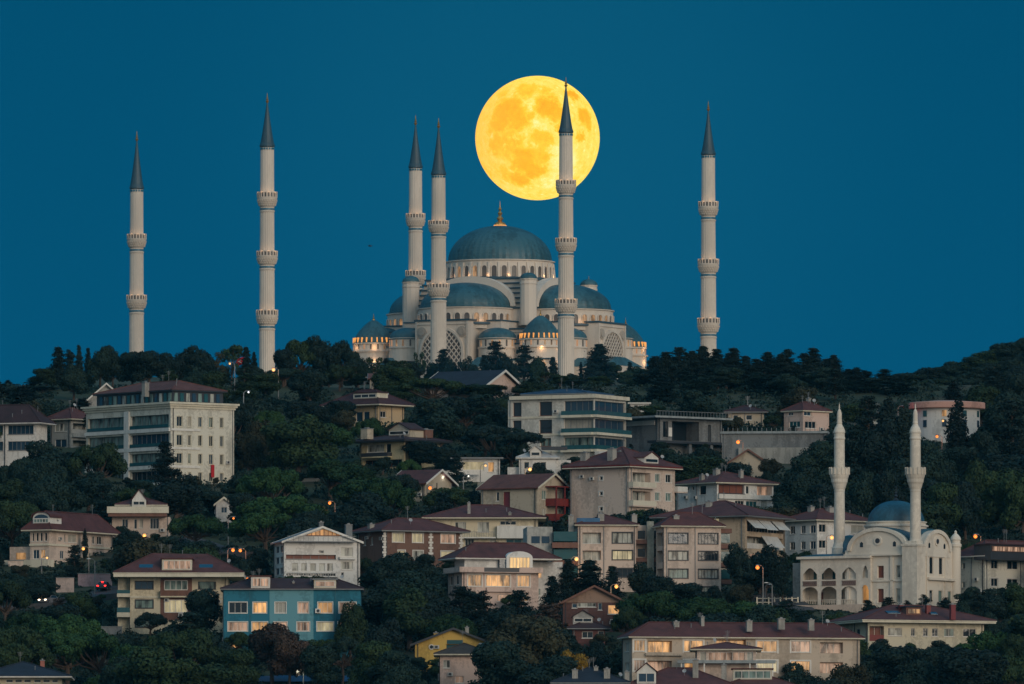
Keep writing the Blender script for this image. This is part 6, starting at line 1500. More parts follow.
# ------------------------------------------------------------------ street lamps, lights, road, cars, flag, bird
def lamp(px, py, label, col=(1, .36, .08), s=3.0, H_=6.5, arm=1.0, lit=True, e=500, yb=None, Y=None):
    """street lamp whose head is seen at the pixel; pole foot on the ground below"""
    if Y is None:
        g = hit(px, py+H_/0.165); Y = g.y
    p = P(px, py, Y); gz = terrain(p.x, p.y); hh = p.z-gz
    if lit: FOOT.append((Vector((p.x, p.y+30, gz)), 0, .1, .1, (px-6, py-5, px+6, py+6)))
    if hh < 1.5 or hh > 22: hh = min(22, max(1.5, hh)); gz = p.z-hh
    root = empty('street_lamp', (p.x+arm, p.y+.2, gz)); tag(root, label, 'street lamp', 'street lamps on the hillside')
    mb = MB(); mb.tube([(0, 0, 0), (0, 0, hh*.75), (0, 0, hh-.35), (-arm*.35, -.06, hh), (-arm*.9, -.2, hh+.1)], [.11, .08, .06, .05, .04], 7); mb.build('pole', GREYM, root)
    mb = MB(); c = (-arm, -.2, hh)
    mb.lathe([(.06, .14), (.30, .10), (.36, .0), (.30, -.02)], c, 12); mb.build('lamp_head', WHITE if not lit else GREYM, root)
    if lit:
        r = .23*s/3
        mb = MB(); mb.lathe([(r*math.sin(math.pi*i/8), -.06-r*.9+r*math.cos(math.pi*i/8)) for i in range(9)], c, 12)
        mb.build('bulb', emit('lamp_glow_%d_%d' % (int(col[1]*100), int(col[2]*100)), (*col, 1), 1.5), root)
        point_light('lamp_light', (c[0], c[1]-.5, c[2]-.5), e, root, col, .3)
    return root
OR = (1, .24, .035); YE = (1, .5, .16); WH = (.95, .95, 1)
for a in [
 (273.5, 368, 'bright orange-white lamp at the foot of the second minaret from left', (1, .45, .15), 4, 5),
 (229.8, 362.5, 'yellow lamp beside the red flag on the left ridge', YE, 2.4, 5),
 (248.5, 391, 'small white lamp among trees right of the large cream block', WH, 2.2, 5),
 (443.5, 474.5, 'white lamp below left of the lit pavilion', (1, .95, .85), 2.6, 4),
 (468.5, 475, 'small white lamp under the lit pavilion', (1, .95, .8), 2.0, 3),
 (430, 486.3, 'orange lamp right of the brown gable house', OR, 3.6, 5),
 (485.5, 464.3, 'lamp shining under the flat-topped pine by the lit pavilion', YE, 2.6, 4),
 (647.8, 453.3, 'orange lamp standing behind the red roof of the grey side-walled block', OR, 4, 6),
 (738, 440.2, 'orange lamp in front of the retaining wall', OR, 4.2, 6),
 (530, 467.5, 'orange-yellow lamp in front of the small white house', YE, 4, 4),
 (903, 406, 'small red lamp left of the round building', (1, .08, .02), 2.2, 6),
 (938.8, 411.3, 'upper small orange lamp in front of the round building', OR, 2.2, 5),
 (943, 419.5, 'middle yellow lamp in front of the round building', YE, 2.6, 5),
 (937, 435, 'lowest orange lamp below the round building', OR, 3.2, 4),
 (144.4, 533.6, 'bright orange lamp below the white balcony house', (1, .42, .1), 4, 6),
 (83.3, 547, 'tall orange lamp right of the arched dormer villa', (1, .42, .1), 3.4, 6),
 (233, 548.4, 'left of two close orange lamps above the cream dormer house', OR, 3.6, 6),
 (240.3, 548.8, 'right of two close orange lamps above the cream dormer house', OR, 3.4, 6),
 (233.5, 517, 'dim orange lamp below the small white gabled house among pines', OR, 2.4, 5),
 (47, 556.5, 'wall-side yellow lamp at the entrance of the arched dormer villa', YE, 2.4, 3),
 (247.3, 577.4, 'small orange lamp between the cream dormer house and the blue block', OR, 2.4, 4),
 (329.7, 501.3, 'orange lamp between two round pines above the white gabled block', OR, 3.4, 6),
 (297.7, 670, 'pale lamp in the trees under the blue block', (1, .95, .7), 3, 3),
 (472.5, 657.6, 'small orange lamp beside the house below the yellow one', OR, 2.0, 4),
 (576.5, 557, 'bright yellow lamp in front of the long beige block', YE, 4.2, 6),
 (616.4, 584.5, 'orange lamp above the roof of the brown gable chalet', (1, .42, .1), 4, 5),
 (757.5, 565.4, 'orange lamp on a tall pole right of the four-row beige block', OR, 4.2, 7.6),
 (562, 652, 'small orange lamp left of the autumn-yellow tree', OR, 2.2, 4),
 (831.8, 535.5, 'bright orange lamp left of the lower mosque, in front of the white bay house', (1, .42, .12), 4.2, 6),
 (975.4, 534.4, 'orange lamp above the roof of the right edge house', OR, 4.2, 6)]:
    lamp(a[0], a[1], a[2], a[3], a[4], H_=a[5], Y=2476 if a[0] == 647.8 else None, arm=random.choice([-1, 1])*.9, e=25 if a[4] < 3 else 120)
lamp(88.7, 559, 'unlit pale street lamp on a tall pole, left above the parked dark car', lit=False, H_=6.5); lamp(4, 594, 'unlit pale street lamp near the left edge', lit=False, H_=4.5, arm=-1.2)
lamp(766, 583, 'unlit pale street lamp right of the tall orange one', lit=False, H_=4); lamp(770, 584.5, 'unlit short lamp by the terrace of the lower mosque', lit=False, H_=3, arm=-.8)
point_light('chalet_tree_glow', (0, 0, -100), 0.001).hide_render = True
bpy.data.objects.remove(bpy.data.objects['chalet_tree_glow'])

def road(pts, w_):
    mb = MB(); kb = MB(); P3 = [hit(*p) for p in pts]; Q = []
    for a, b in zip(P3, P3[1:]):
        n = max(2, int((b-a).length/4))
        for i in range(n): Q.append(a.lerp(b, i/n))
    Q.append(P3[-1])
    for i, q in enumerate(Q):
        d = (Q[min(i+1, len(Q)-1)]-Q[max(0, i-1)]); d.z = 0; d.normalize(); n_ = Vector((-d.y, d.x, 0))
        z = max(terrain(q.x+n_.x*s*w_/2, q.y+n_.y*s*w_/2) for s in (-1, 0, 1))+.25
        for s in (-1, 1): mb.v.append((q.x+n_.x*s*w_/2, q.y+n_.y*s*w_/2, z))
        for s in (-1, 1): mb.v.append((q.x+n_.x*s*(w_/2+.2), q.y+n_.y*s*(w_/2+.2), z-2.5))
    for i in range(len(Q)-1):
        a = i*4; b = a+4
        mb.f += [(a, a+1, b+1, b), (a, b, b+2, a+2), (a+1, a+3, b+3, b+1)]
    o = mb.build('road', rough_mat('asphalt', (.05, .05, .055, 1), .9, .3, .5, streak=False)); tag(o, kind='structure'); return Q
road([(-10, 612), (20, 609), (50, 607), (80, 600), (104, 596), (125, 588)], 6.5)
road([(150, 545), (190, 540), (233, 556), (262, 556)], 5.5)
road([(740, 600), (780, 597), (800, 612)], 5.5)

def car(px, py, rz, paint, label, tail=True, head=False):
    g = hit(px, py); g.z = terrain(g.x, g.y)+.30
    root = empty('parked_car' if not head else 'car', g, rz); tag(root, label, 'car')
    mb = MB(); L, W2 = 4.3, .87       # side profile swept across, narrowing to the roof
    pr = [(-2.15, .35), (-2.1, .8), (-1.9, .98), (-1.55, 1.02), (-1.0, 1.42), (.25, 1.45), (.95, 1.0), (1.85, .88), (2.12, .65), (2.15, .35), (1.7, .25), (-1.7, .25)]
    wd = [.8, .86, .84, .8, .62, .62, .8, .84, .8, .78, .8, .8]
    A = [(x, -w_, z) for (x, z), w_ in zip(pr, wd)]; B = [(x, w_, z) for (x, z), w_ in zip(pr, wd)]; mb.prism(A, B); b = mb.build('body', paint, root)
    mb = MB()
    mb.quad((-1.53, -.7, 1.05), (-1.53, .7, 1.05), (-1.05, .56, 1.4), (-1.05, -.56, 1.4)); mb.quad((.92, -.7, 1.04), (.92, .7, 1.04), (.3, .56, 1.44), (.3, -.56, 1.44))
    for v_ in mb.v: pass
    mb.v = [(x+(.03 if x > 0 else -.03), y, z+.02) for x, y, z in mb.v]
    for s in (-1, 1): mb.quad((-1.3, s*.80, 1.04), (.8, s*.80, 1.04), (.2, s*.655, 1.4), (-.95, s*.655, 1.4))
    mb.build('glazing', PANE['dark'], root)
    for x in (-1.35, 1.35):
        for s in (-1, 1):
            mb = MB(); mb.lathe([(0, -.1), (.2, -.1), (.31, -.09), (.31, .09), (.2, .1), (0, .1)], seg=16); w_ = mb.build('wheel', DARKM, root); w_.rotation_euler = (R(90), 0, 0); w_.location = (x, s*.82, .31)
            mb = MB(); mb.lathe([(0, -.115), (.17, -.112), (.17, .112), (0, .115)], seg=12); mb.build('rim', GREYM, w_)
    for s in (-1, 1):
        mb = MB(); mb.box(-2.2, s*.62-.16, .66, -2.08, s*.62+.16, .84); mb.build('tail_light', emit('tail_light_red', (1, .02, .015, 1), 5 if tail else .1), root)
        mb = MB(); mb.box(2.02, s*.6-.15, .6, 2.18, s*.6+.15, .76); mb.build('headlight', emit('headlight_white', (1, .75, .5, 1), 9) if head else PANE['curt'], root)
    if tail: mb = MB(); mb.box(-1.53, -.16, 1.36, -1.2, .16, 1.47); mb.build('brake_light', emit('tail_light_red', (1, .02, .015, 1), 5), root)
car(104, 592.5, R(80), rough_mat('dark_car_paint', (.015, .02, .03, 1), .3), 'dark car with glowing red tail lights on the road at left')
car(49, 606, R(-120), rough_mat('silver_car_paint', (.2, .2, .22, 1), .3), 'car with pale headlights on the lower left road', tail=False, head=True)
FOOT.append((hit(104, 592), 0, 2, 4, (94, 584, 113, 596))); FOOT.append((hit(49, 606), 0, 2, 4, (42, 599, 56, 607)))
def low_wall(px0, px1, yb, yt, mat, label, nm='garden_wall', cat='wall', bars=False):
    a, b = hit(px0, yb), hit(px1, yb); Y = (a.y+b.y)/2; a = P(px0, yb, Y); b = P(px1, yb, Y); hgt = (yb-yt)*mpp(Y); L_ = b.x-a.x
    root = empty(nm, a); tag(root, label, cat)
    if bars:
        mb = MB(); n = int(L_/.9)
        for i in range(n+1): mb.box(L_*i/n-.12, -.12, -2, L_*i/n+.12, .12, hgt)
        mb.build('post', mat, root); mb = MB(); mb.box(0, -.06, hgt*.75, L_, .06, hgt*.85); mb.box(0, -.06, hgt*.2, L_, .06, hgt*.3); mb.build('rail', mat, root)
    else:
        mb = MB(); mb.box(0, -.2, -4, L_, .2, hgt); mb.build('wall', mat, root); mb = MB(); mb.box(-.08, -.28, hgt+.003, L_+.08, .28, hgt+.12); mb.build('coping', CONC, root)
    FOOT.append((a, 0, L_, 1, (px0, yt, px1, yb-1)))
low_wall(56, 74, 592, 578, WPINK, 'pinkish garden wall above the road, left of the tall lamps'); low_wall(78, 112, 586, 574, wallm(.3, .22, .24), 'dull mauve retaining wall behind the dark car')
low_wall(757, 798, 604, 597, CREAM, 'row of cream fence posts on the terrace left of the lower mosque', 'fence', 'fence', True)
low_wall(100, 122, 634, 627, CONC, 'grey low wall left below the cream dormer house')
low_wall(240, 320, 482, 479, wallm(.14, .15, .15), 'pale wall glimpsed between pines right of the large cream block')
low_wall(8, 50, 566, 561, WBEIGE, 'beige terrace wall under the arched dormer villa')

def flag():
    p = P(240, 375, 2690); p.z = terrain(p.x, p.y); root = empty('flag_pole', p); tag(root, 'red flag on a thin pole on the left ridge by the yellow lamp', 'flag')
    z = lambda py: P(240, py, 2690).z-p.z
    mb = MB(); mb.tube([(0.9, 0, 0), (0.9, 0, z(354))], [.07, .04], 6); mb.build('pole', WHITE, root)
    mb = MB(); n, m_ = 12, 6
    for i in range(n+1):
        for j in range(m_+1): mb.v.append((.85-1.55*i/n, .25*math.sin(i*.9)+.1*j, z(357)-1.35*j/m_-.5*i/n*(i/n)))
    for i in range(n):
        for j in range(m_): a = i*(m_+1)+j; mb.f.append((a, a+1, a+m_+2, a+m_+1))
    mt = bpy.data.materials['red_flag']
    c = mb.build('cloth', mt, root)
    mb = MB(); N_ = 14      # crescent and star
    for i in range(N_):
        t0, t1 = R(40+280*i/N_), R(40+280*(i+1)/N_)
        w0, w1 = .13*math.sin(math.pi*i/N_), .13*math.sin(math.pi*(i+1)/N_)
        mb.quad(*[(.3+.0-(.3-q)*math.cos(t)*-1-.1, -.32, z(357)-.85+(.3-q)*math.sin(t)) for t, q in ((t0, 0), (t1, 0), (t1, w1), (t0, w0))])
    st = [(-.3+(.13 if k % 2 == 0 else .055)*math.sin(2*math.pi*k/10), -.36, z(357)-.85+(.13 if k % 2 == 0 else .055)*math.cos(2*math.pi*k/10)) for k in range(10)]
    mb.poly(st); mb.build('emblem', WHITE, c)
flag()
def bird():
    p = P(370, 246, 1900); mb = MB()
    mb.lathe([(0, -.32), (.06, -.22), (.085, -.05), (.07, .12), (.04, .2), (.045, .25), (0, .33)], seg=10)
    mb.v = [(x, z, y) for x, y, z in mb.v]
    for s in (-1, 1):
        a = [(0, .08, .02), (s*.28, .14, .10), (s*.62, 0, .02), (s*.28, -.08, .09), (0, -.08, .01)]; mb.prism(a, [(x, y, z+.02) for x, y, z in a])
    mb.prism([(-.06, -.28, 0), (.06, -.28, 0), (.1, -.44, 0), (-.1, -.44, 0)], [(-.06, -.28, .02), (.06, -.28, .02), (.1, -.44, .02), (-.1, -.44, .02)])
    o = mb.build('bird', DARKM); o.location = p; o.rotation_euler = (0, 0, R(70)); tag(o, 'tiny dark bird flying in the open sky left of the mosque', 'bird')
bird()

# ------------------------------------------------------------------ trees
def leaf_mat(name, dark, light, warm=None):
    m, t, p = newmat(name)
    oi = N(t, 'ShaderNodeObjectInfo'); co = N(t, 'ShaderNodeTexCoord'); n = N(t, 'ShaderNodeTexNoise', i_Scale=0.9, i_Detail=4.0); t.links.new(co.outputs['Object'], n.inputs['Vector'])
    g = N(t, 'ShaderNodeNewGeometry')
    a = N(t, 'ShaderNodeMath', operation='MULTIPLY_ADD'); a.inputs[1].default_value = .32; t.links.new(g.outputs['Random Per Island'], a.inputs[0]); t.links.new(n.outputs[0], a.inputs[2])
    b = N(t, 'ShaderNodeMath', operation='MULTIPLY_ADD'); b.inputs[1].default_value = .62; t.links.new(oi.outputs['Random'], b.inputs[0]); t.links.new(a.outputs[0], b.inputs[2])
    st = [(0.3, dark), (0.62, tuple((x+y)/2 for x, y in zip(dark, light))), (0.9, light)]
    r = ramp(t, [((q[0]), (*q[1], 1)) for q in st]); d = N(t, 'ShaderNodeMath', operation='MULTIPLY'); d.inputs[1].default_value = .62
    t.links.new(b.outputs[0], d.inputs[0]); t.links.new(d.outputs[0], r.inputs[0])
    t.links.new(r.outputs[0], p.inputs['Base Color']); p.inputs['Roughness'].default_value = .75
    p.inputs['Specular IOR Level'].default_value = .2
    return m
BARK = rough_mat('bark', (.07, .05, .04, 1), .95, .3, 2)
LM = {'green': leaf_mat('broad_leaves', (.010, .022, .012), (.033, .062, .022)),
      'dark': leaf_mat('dark_leaves', (.006, .015, .016), (.018, .040, .029)),
      'pine': leaf_mat('pine_needles', (.008, .024, .010), (.034, .084, .026)),
      'fir': leaf_mat('conifer_needles', (.006, .013, .013), (.016, .032, .026)),
      'olive': leaf_mat('olive_leaves', (.02, .024, .014), (.055, .055, .03)),
      'rust': leaf_mat('rusty_leaves', (.035, .025, .02), (.09, .06, .045)),
      'yellow': leaf_mat('autumn_leaves', (.12, .07, .01), (.32, .2, .03))}
rng = np.random.default_rng(11)
def leaf_mesh(name, pts, nrm, size, mat, aspect=1.0):
    n = len(pts); nrm = nrm + rng.normal(0, .42, (n, 3)); nrm /= np.linalg.norm(nrm, axis=1)[:, None]+1e-9
    t = np.cross(nrm, rng.normal(0, 1, (n, 3))); t /= np.linalg.norm(t, axis=1)[:, None]+1e-9; b = np.cross(nrm, t)
    s = size*rng.uniform(.55, 1.3, (n, 1)); q = np.stack([pts-t*s-b*s*.35*aspect, pts+t*s*.2-b*s*.7*aspect, pts+t*s+b*s*.3*aspect, pts-t*s*.25+b*s*.75*aspect], 1).reshape(-1, 3)
    me = bpy.data.meshes.new(name); me.vertices.add(4*n); me.vertices.foreach_set('co', q.astype(np.float32).ravel())
    me.loops.add(4*n); me.loops.foreach_set('vertex_index', np.arange(4*n, dtype=np.int32))
    me.polygons.add(n); me.polygons.foreach_set('loop_start', np.arange(0, 4*n, 4, dtype=np.int32))
    me.update(calc_edges=True); me.materials.append(mat); return me
def lobes_pts(lobes, n):
    vol = np.array([l[3]*l[4]*l[5] for l in lobes])**.67; cnt = (n*vol/vol.sum()).astype(int)+8; P_, N_ = [], []
    for l, c in zip(lobes, cnt):
        d = rng.normal(0, 1, (c, 3)); d /= np.linalg.norm(d, axis=1)[:, None]
        r = 1-np.abs(rng.normal(0, .16, (c, 1))); bump = 1+.12*np.sin(d[:, :1]*7+l[0]*3)*np.cos(d[:, 1:2]*6+l[1])
        P_.append(np.array(l[:3])+d*r*bump*np.array(l[3:6])); N_.append(d)
    return np.concatenate(P_), np.concatenate(N_)
def proto(kind, idx, mk):
    """each prototype is (crown mesh, trunk mesh, height, width)"""
    T = MB()
    if kind == 'broad':
        Hh = 9.0; lob = []
        T.tube([(0, 0, -1.5), (.1, 0, 1.2), (0, .1, 2.8)], [.34, .26, .2], 7)
        nl = 15
        for i in range(nl):
            a = rng.uniform(0, 2*math.pi); z = rng.uniform(2.6, 7.4); rr = rng.uniform(.9, 2.7)*math.sqrt(max(.1, 1-((z-4.6)/4.0)**2)); s = rng.uniform(1.0, 1.9)
            c = (rr*math.cos(a), rr*math.sin(a), z); lob.append((*c, s, s, s*rng.uniform(.7, .95)))
            T.tube([(0, 0, rng.uniform(1.6, 2.9)), (c[0]*.5, c[1]*.5, c[2]*.72), c], [.13, .08, .03], 5)
        lob.append((0, 0, 5.0, 2.0, 2.0, 2.6)); pts, nr = lobes_pts(lob, 10500); size = .18; wd = 7.6
    elif kind == 'umbrella':
        Hh = 8.5; lob = []
        T.tube([(0, 0, -1.5), (.25, 0, 1.8), (.1, .1, 4.0)], [.38, .3, .24], 7)
        for i in range(22):
            a = rng.uniform(0, 2*math.pi); rr = 4.9*math.sqrt(rng.uniform(0, 1)); s = rng.uniform(1.1, 1.8)*(1-.25*rr/5)
            z = 6.9 - 1.9*(rr/5)**2 + rng.uniform(-.25, .25)
            c = (rr*math.cos(a), rr*math.sin(a), z); lob.append((*c, s, s, s*.55))
            T.tube([(.1, .1, rng.uniform(2.6, 4.0)), (c[0]*.5, c[1]*.5, z*.68), (c[0]*.92, c[1]*.92, z-.4)], [.15, .1, .05], 5)
        pts, nr = lobes_pts(lob, 11000); size = .17; wd = 12.6
    elif kind == 'dome':            # round stone pine / bay with a low dense dome
        Hh = 8.0; lob = []
        T.tube([(0, 0, -1.5), (.1, 0, 1.5), (0, 0, 3.4)], [.36, .3, .2], 7)
        for i in range(26):
            a = rng.uniform(0, 2*math.pi); rr = 4.3*math.sqrt(rng.uniform(0, 1)); z = 2.6+4.4*math.sqrt(max(0, 1-(rr/4.9)**2))*rng.uniform(.55, 1.0); s = rng.uniform(.95, 1.6)
            c = (rr*math.cos(a), rr*math.sin(a), z); lob.append((*c, s, s, s*.72))
            T.tube([(0, 0, rng.uniform(2.0, 3.2)), (c[0]*.6, c[1]*.6, z*.7), c], [.13, .08, .03], 5)
        pts, nr = lobes_pts(lob, 13000); size = .17; wd = 10.8
    elif kind == 'fir':
        Hh = 10.0; P_, N_ = [], []; T.tube([(0, 0, -1.5), (0, 0, 5), (0, 0, 10)], [.26, .15, .03], 7)
        z = 1.0
        while z < 9.7:
            L = (2.7*(1-z/10.3)**.8+.18)*rng.uniform(.75, 1.15); nb = 7
            for k in range(nb):
                a = rng.uniform(0, 2*math.pi); l = L*rng.uniform(.6, 1.2); m_ = int(18+46*l); t = rng.uniform(.1, 1, m_)**.8
                sp_ = .10+.26*l*(1-np.abs(t-.55)); dr = -.12*l*t*t
                x = l*t; pts = np.stack([x*math.cos(a), x*math.sin(a), z+dr+.12*t], 1)+rng.normal(0, 1, (m_, 3))*np.stack([sp_, sp_, sp_*.38], 1)
                P_.append(pts); N_.append(np.tile([math.cos(a)*.5, math.sin(a)*.5, .9], (m_, 1)))
                T.tube([(0, 0, z-.1), (l*.8*math.cos(a), l*.8*math.sin(a), z)], [.05, .02], 4)
            z += rng.uniform(.32, .52)
        pts, nr = np.concatenate(P_), np.concatenate(N_); size = .17; wd = 5.4
    elif kind == 'cedar':            # irregular open conifer with ragged tiers
        Hh = 10.0; P_, N_ = [], []; T.tube([(0, 0, -1.5), (.15, 0, 5), (0, 0, 9.8)], [.3, .18, .04], 7)
        for i in range(60):
            z = 1.6+8.0*rng.uniform(0, 1); l = (3.3*(1-(z/10.6)**1.6)+.4)*rng.uniform(.5, 1.15); a = rng.uniform(0, 2*math.pi); m_ = int(30+60*l)
            t = rng.uniform(.25, 1, m_); x = l*t; sp_ = .2+.22*l*np.abs(np.sin(t*3.1)); pts = np.stack([x*math.cos(a), x*math.sin(a), z+.2*l*t], 1)+rng.normal(0, 1, (m_, 3))*np.stack([sp_, sp_, sp_*.35], 1)
            P_.append(pts); N_.append(np.tile([math.cos(a)*.4, math.sin(a)*.4, .9], (m_, 1))); T.tube([(0, 0, z-.3), (l*.9*math.cos(a), l*.9*math.sin(a), z+.15*l)], [.06, .02], 4)
        pts, nr = np.concatenate(P_), np.concatenate(N_); size = .17; wd = 6.6
    elif kind == 'cypress':
        Hh = 10.0; lob = [(rng.uniform(-.2, .2), rng.uniform(-.2, .2), z, q, q, .9) for z, q in [(1.4, .85), (2.4, 1.1), (3.4, 1.2), (4.4, 1.2), (5.4, 1.15), (6.4, 1.0), (7.3, .85), (8.1, .65), (8.9, .42), (9.5, .22)]]
        T.tube([(0, 0, -1.5), (0, 0, 5), (0, 0, 9.3)], [.22, .14, .03], 7); pts, nr = lobes_pts(lob, 4200); pts += rng.normal(0, .1, pts.shape); size = .15; wd = 2.6
    elif kind == 'sparse':
        Hh = 8.0; lob = []; T.tube([(0, 0, -1.5), (.1, 0, 2.0), (0, 0, 4.0)], [.22, .16, .1], 7)
        for i in range(18):
            a = rng.uniform(0, 2*math.pi); z = rng.uniform(3, 7.4); rr = rng.uniform(.5, 2.6); s = rng.uniform(.6, 1.0); c = (rr*math.cos(a), rr*math.sin(a), z); lob.append((*c, s, s, s*.8))
            T.tube([(0, 0, rng.uniform(1.5, 3.8)), (c[0]*.6, c[1]*.6, z*.8), c], [.09, .05, .02], 5)
        pts, nr = lobes_pts(lob, 1900); size = .17; wd = 6.2
    me = leaf_mesh('crown', pts, nr, size, LM[mk]); tm = bpy.data.meshes.new('trunk'); tm.from_pydata(T.v, [], T.f); tm.materials.append(BARK)
    zmax = pts[:, 2].max(); w_ = np.percentile(np.hypot(pts[:, 0], pts[:, 1]), 97)*2
    return me, tm, float(zmax), float(w_)
PROT = {}
def get_proto(kind, mk):
    k = (kind, mk)
    if k not in PROT: PROT[k] = [proto(kind, i, mk) for i in range(3 if kind in ('broad', 'dome', 'umbrella') else 2)]
    return random.choice(PROT[k])
NAMES = {'broad': ('broadleaf_tree', 'bushy broadleaf tree', 'broadleaf trees on the hillside'), 'umbrella': ('stone_pine', 'flat-topped stone pine', 'stone pines on the hillside'),
         'dome': ('round_pine', 'round-crowned pine', 'round pines on the hillside'), 'fir': ('fir_tree', 'pointed dark fir', 'pointed firs'), 'cedar': ('cedar', 'ragged dark conifer', 'ragged conifers'),
         'cypress': ('cypress', 'slim dark cypress', 'cypresses'), 'sparse': ('thin_tree', 'thin open-crowned tree', 'thin trees')}
ADJ = {'green': '', 'dark': 'dusky ', 'pine': '', 'fir': '', 'olive': 'olive-toned ', 'rust': 'rust-tinted ', 'yellow': 'autumn-yellow '}
TREES = []     # (root, kind, mk, cx, cy, label or None)
def tree(kind, mk, px, ytop, ybase, wpx=None, Y=None, label=None, lean=0.0):
    if Y is None: g = hit(px, ybase); Y = g.y
    q = P(px, ybase, Y); gz = terrain(q.x, q.y)
    me, tm, hz, hw = get_proto(kind, mk); hgt = P(px, ytop, Y).z - gz
    if hgt < .8: hgt = .8
    sz = hgt/hz; sx = (wpx*mpp(Y)/hw) if wpx else sz*random.uniform(.85, 1.15)
    nm, ph, grp = NAMES[kind]; r = empty(nm, (q.x, q.y, gz), random.uniform(0, 6.28)); r.scale = (sx, sx*random.uniform(.9, 1.1), sz)
    for n_, m_ in (('crown', me), ('trunk', tm)):
        o = bpy.data.objects.new(n_, m_); COL.objects.link(o); o.parent = r
    w_ = sx*hw/mpp(Y); TREES.append([r, kind, mk, px, (ytop+ybase)/2, label, w_, ybase-ytop, Y]); r['group'] = grp; r['category'] = 'tree'
    return r
# --- ridge and mosque hill
def rr(a, b): return random.uniform(a, b)
for x in range(285, 350, 11): tree('broad', 'dark', x, 366+random.uniform(-2, 3), 390, 26, Y=2700)
def rr(a, b): return random.uniform(a, b)
for x, t, k, w_ in [(-14, 394, 'dome', 40), (8, 380, 'fir', 13), (22, 386, 'dome', 36), (34, 377, 'cedar', 22), (46, 368, 'broad', 30), (58, 347, 'fir', 22), (70, 349, 'cedar', 20), (79, 345, 'fir', 12), (88, 348, 'fir', 12), (100, 346, 'broad', 28), (113, 345, 'broad', 26), (132, 351, 'broad', 30), (141, 352, 'broad', 24), (262, 368, 'broad', 24), (275, 370, 'broad', 22), (-20, 388, 'dome', 40), (149, 350, 'broad', 32), (166, 352, 'broad', 30), (182, 348, 'broad', 30), (200, 345, 'broad', 36), (216, 352, 'sparse', 24), (232, 345, 'sparse', 26), (246, 347, 'fir', 16), (254, 352, 'fir', 10), (222, 366, 'broad', 26), (250, 364, 'dome', 30), (285, 348, 'broad', 26), (300, 339, 'dome', 44), (322, 335, 'broad', 42), (342, 340, 'dome', 40), (358, 352, 'broad', 28), (372, 357, 'sparse', 26), (386, 358, 'cedar', 18), (398, 360, 'sparse', 24), (413, 362, 'broad', 24)]:
    tree(k, 'fir' if k in ('fir', 'cedar') else random.choice(['green', 'green', 'olive'] if k == 'sparse' else ['dark', 'dark', 'green']), x, t, 392, w_, Y=rr(2660, 2700) if x not in (300, 322, 342) else 2680)
for x in range(0, 420, 24):      # second row lower on the ridge
    if 85 < x < 150: continue
    tree(random.choice(['broad', 'dome', 'broad', 'cedar']), random.choice(['dark', 'dark', 'green']), x+rr(-6, 6), (rr(362, 374) if x > 60 else 386) if not 250 < x < 285 else 373, 402, rr(30, 42), Y=rr(2600, 2640))
for x, t, k, w_ in [(420, 352, 'sparse', 14), (443, 349, 'fir', 26), (452, 358, 'broad', 18), (466, 356, 'sparse', 20), (495, 341, 'cedar', 30), (484, 355, 'fir', 18), (507, 352, 'broad', 22), (524, 345, 'cedar', 30), (538, 356, 'broad', 22), (553, 357, 'fir', 16), (581, 362, 'fir', 6), (599, 344, 'fir', 34), (590, 360, 'cedar', 18), (612, 362, 'broad', 20), (630, 362, 'fir', 12), (640, 366, 'broad', 20), (652, 358, 'fir', 18), (664, 352, 'fir', 14), (432, 362, 'broad', 18), (474, 364, 'broad', 20), (625, 370, 'broad', 24), (645, 372, 'broad', 24)]:
    tree(k, 'fir' if k in ('fir', 'cedar') else random.choice(['dark', 'green']), x, t, 386, w_, Y=rr(4790, 4850))
for x, t, k, w_ in [(655, 372, 'cedar', 24), (672, 356, 'cedar', 26), (688, 353, 'cedar', 26), (700, 354, 'cedar', 26), (714, 356, 'broad', 26), (730, 357, 'fir', 26), (742, 364, 'fir', 24), (752, 366, 'cedar', 22), (764, 361, 'cedar', 24), (776, 374, 'broad', 24), (788, 358, 'cypress', 20), (797, 364, 'fir', 18), (812, 357, 'cypress', 24), (822, 366, 'cedar', 18), (832, 362, 'fir', 15), (846, 376, 'cedar', 16), (854, 376, 'fir', 14), (862, 378, 'cedar', 18), (874, 378, 'broad', 20), (886, 375, 'broad', 24), (898, 378, 'cedar', 20), (912, 384, 'broad', 28), (670, 378, 'broad', 26), (695, 374, 'fir', 26), (722, 375, 'cedar', 26), (750, 380, 'cedar', 26), (772, 382, 'fir', 26), (800, 384, 'broad', 26), (826, 384, 'fir', 26), (640, 380, 'broad', 26), (600, 376, 'broad', 30), (575, 380, 'broad', 24), (545, 372, 'sparse', 18), (560, 374, 'broad', 20), (572, 373, 'broad', 20), (535, 378, 'broad', 22)]:
    tree(k, 'fir' if k in ('fir', 'cedar', 'cypress') else random.choice(['dark', 'dark', 'green']), x, t, 402, w_*1.35 if x > 650 else w_, Y=rr(2640, 2700))
for x, t in [(657, 361), (666, 357), (680, 352), (692, 356), (703, 351), (717, 354), (729, 358), (734, 353), (746, 361), (757, 364), (768, 357), (781, 359), (787, 354), (805, 358), (814, 353), (826, 364), (834, 360), (848, 374), (856, 372), (866, 375), (884, 374)]:
    tree(random.choice(['fir', 'fir', 'cedar']), 'fir', x, t-5, 402, rr(24, 30), Y=rr(2640, 2700))
for x in range(652, 905, 13):
    tree(random.choice(['cedar', 'broad', 'fir']), 'dark', x+rr(-4, 4), rr(366, 376) if x < 840 else rr(378, 384), 408, rr(30, 40), Y=rr(2615, 2650))
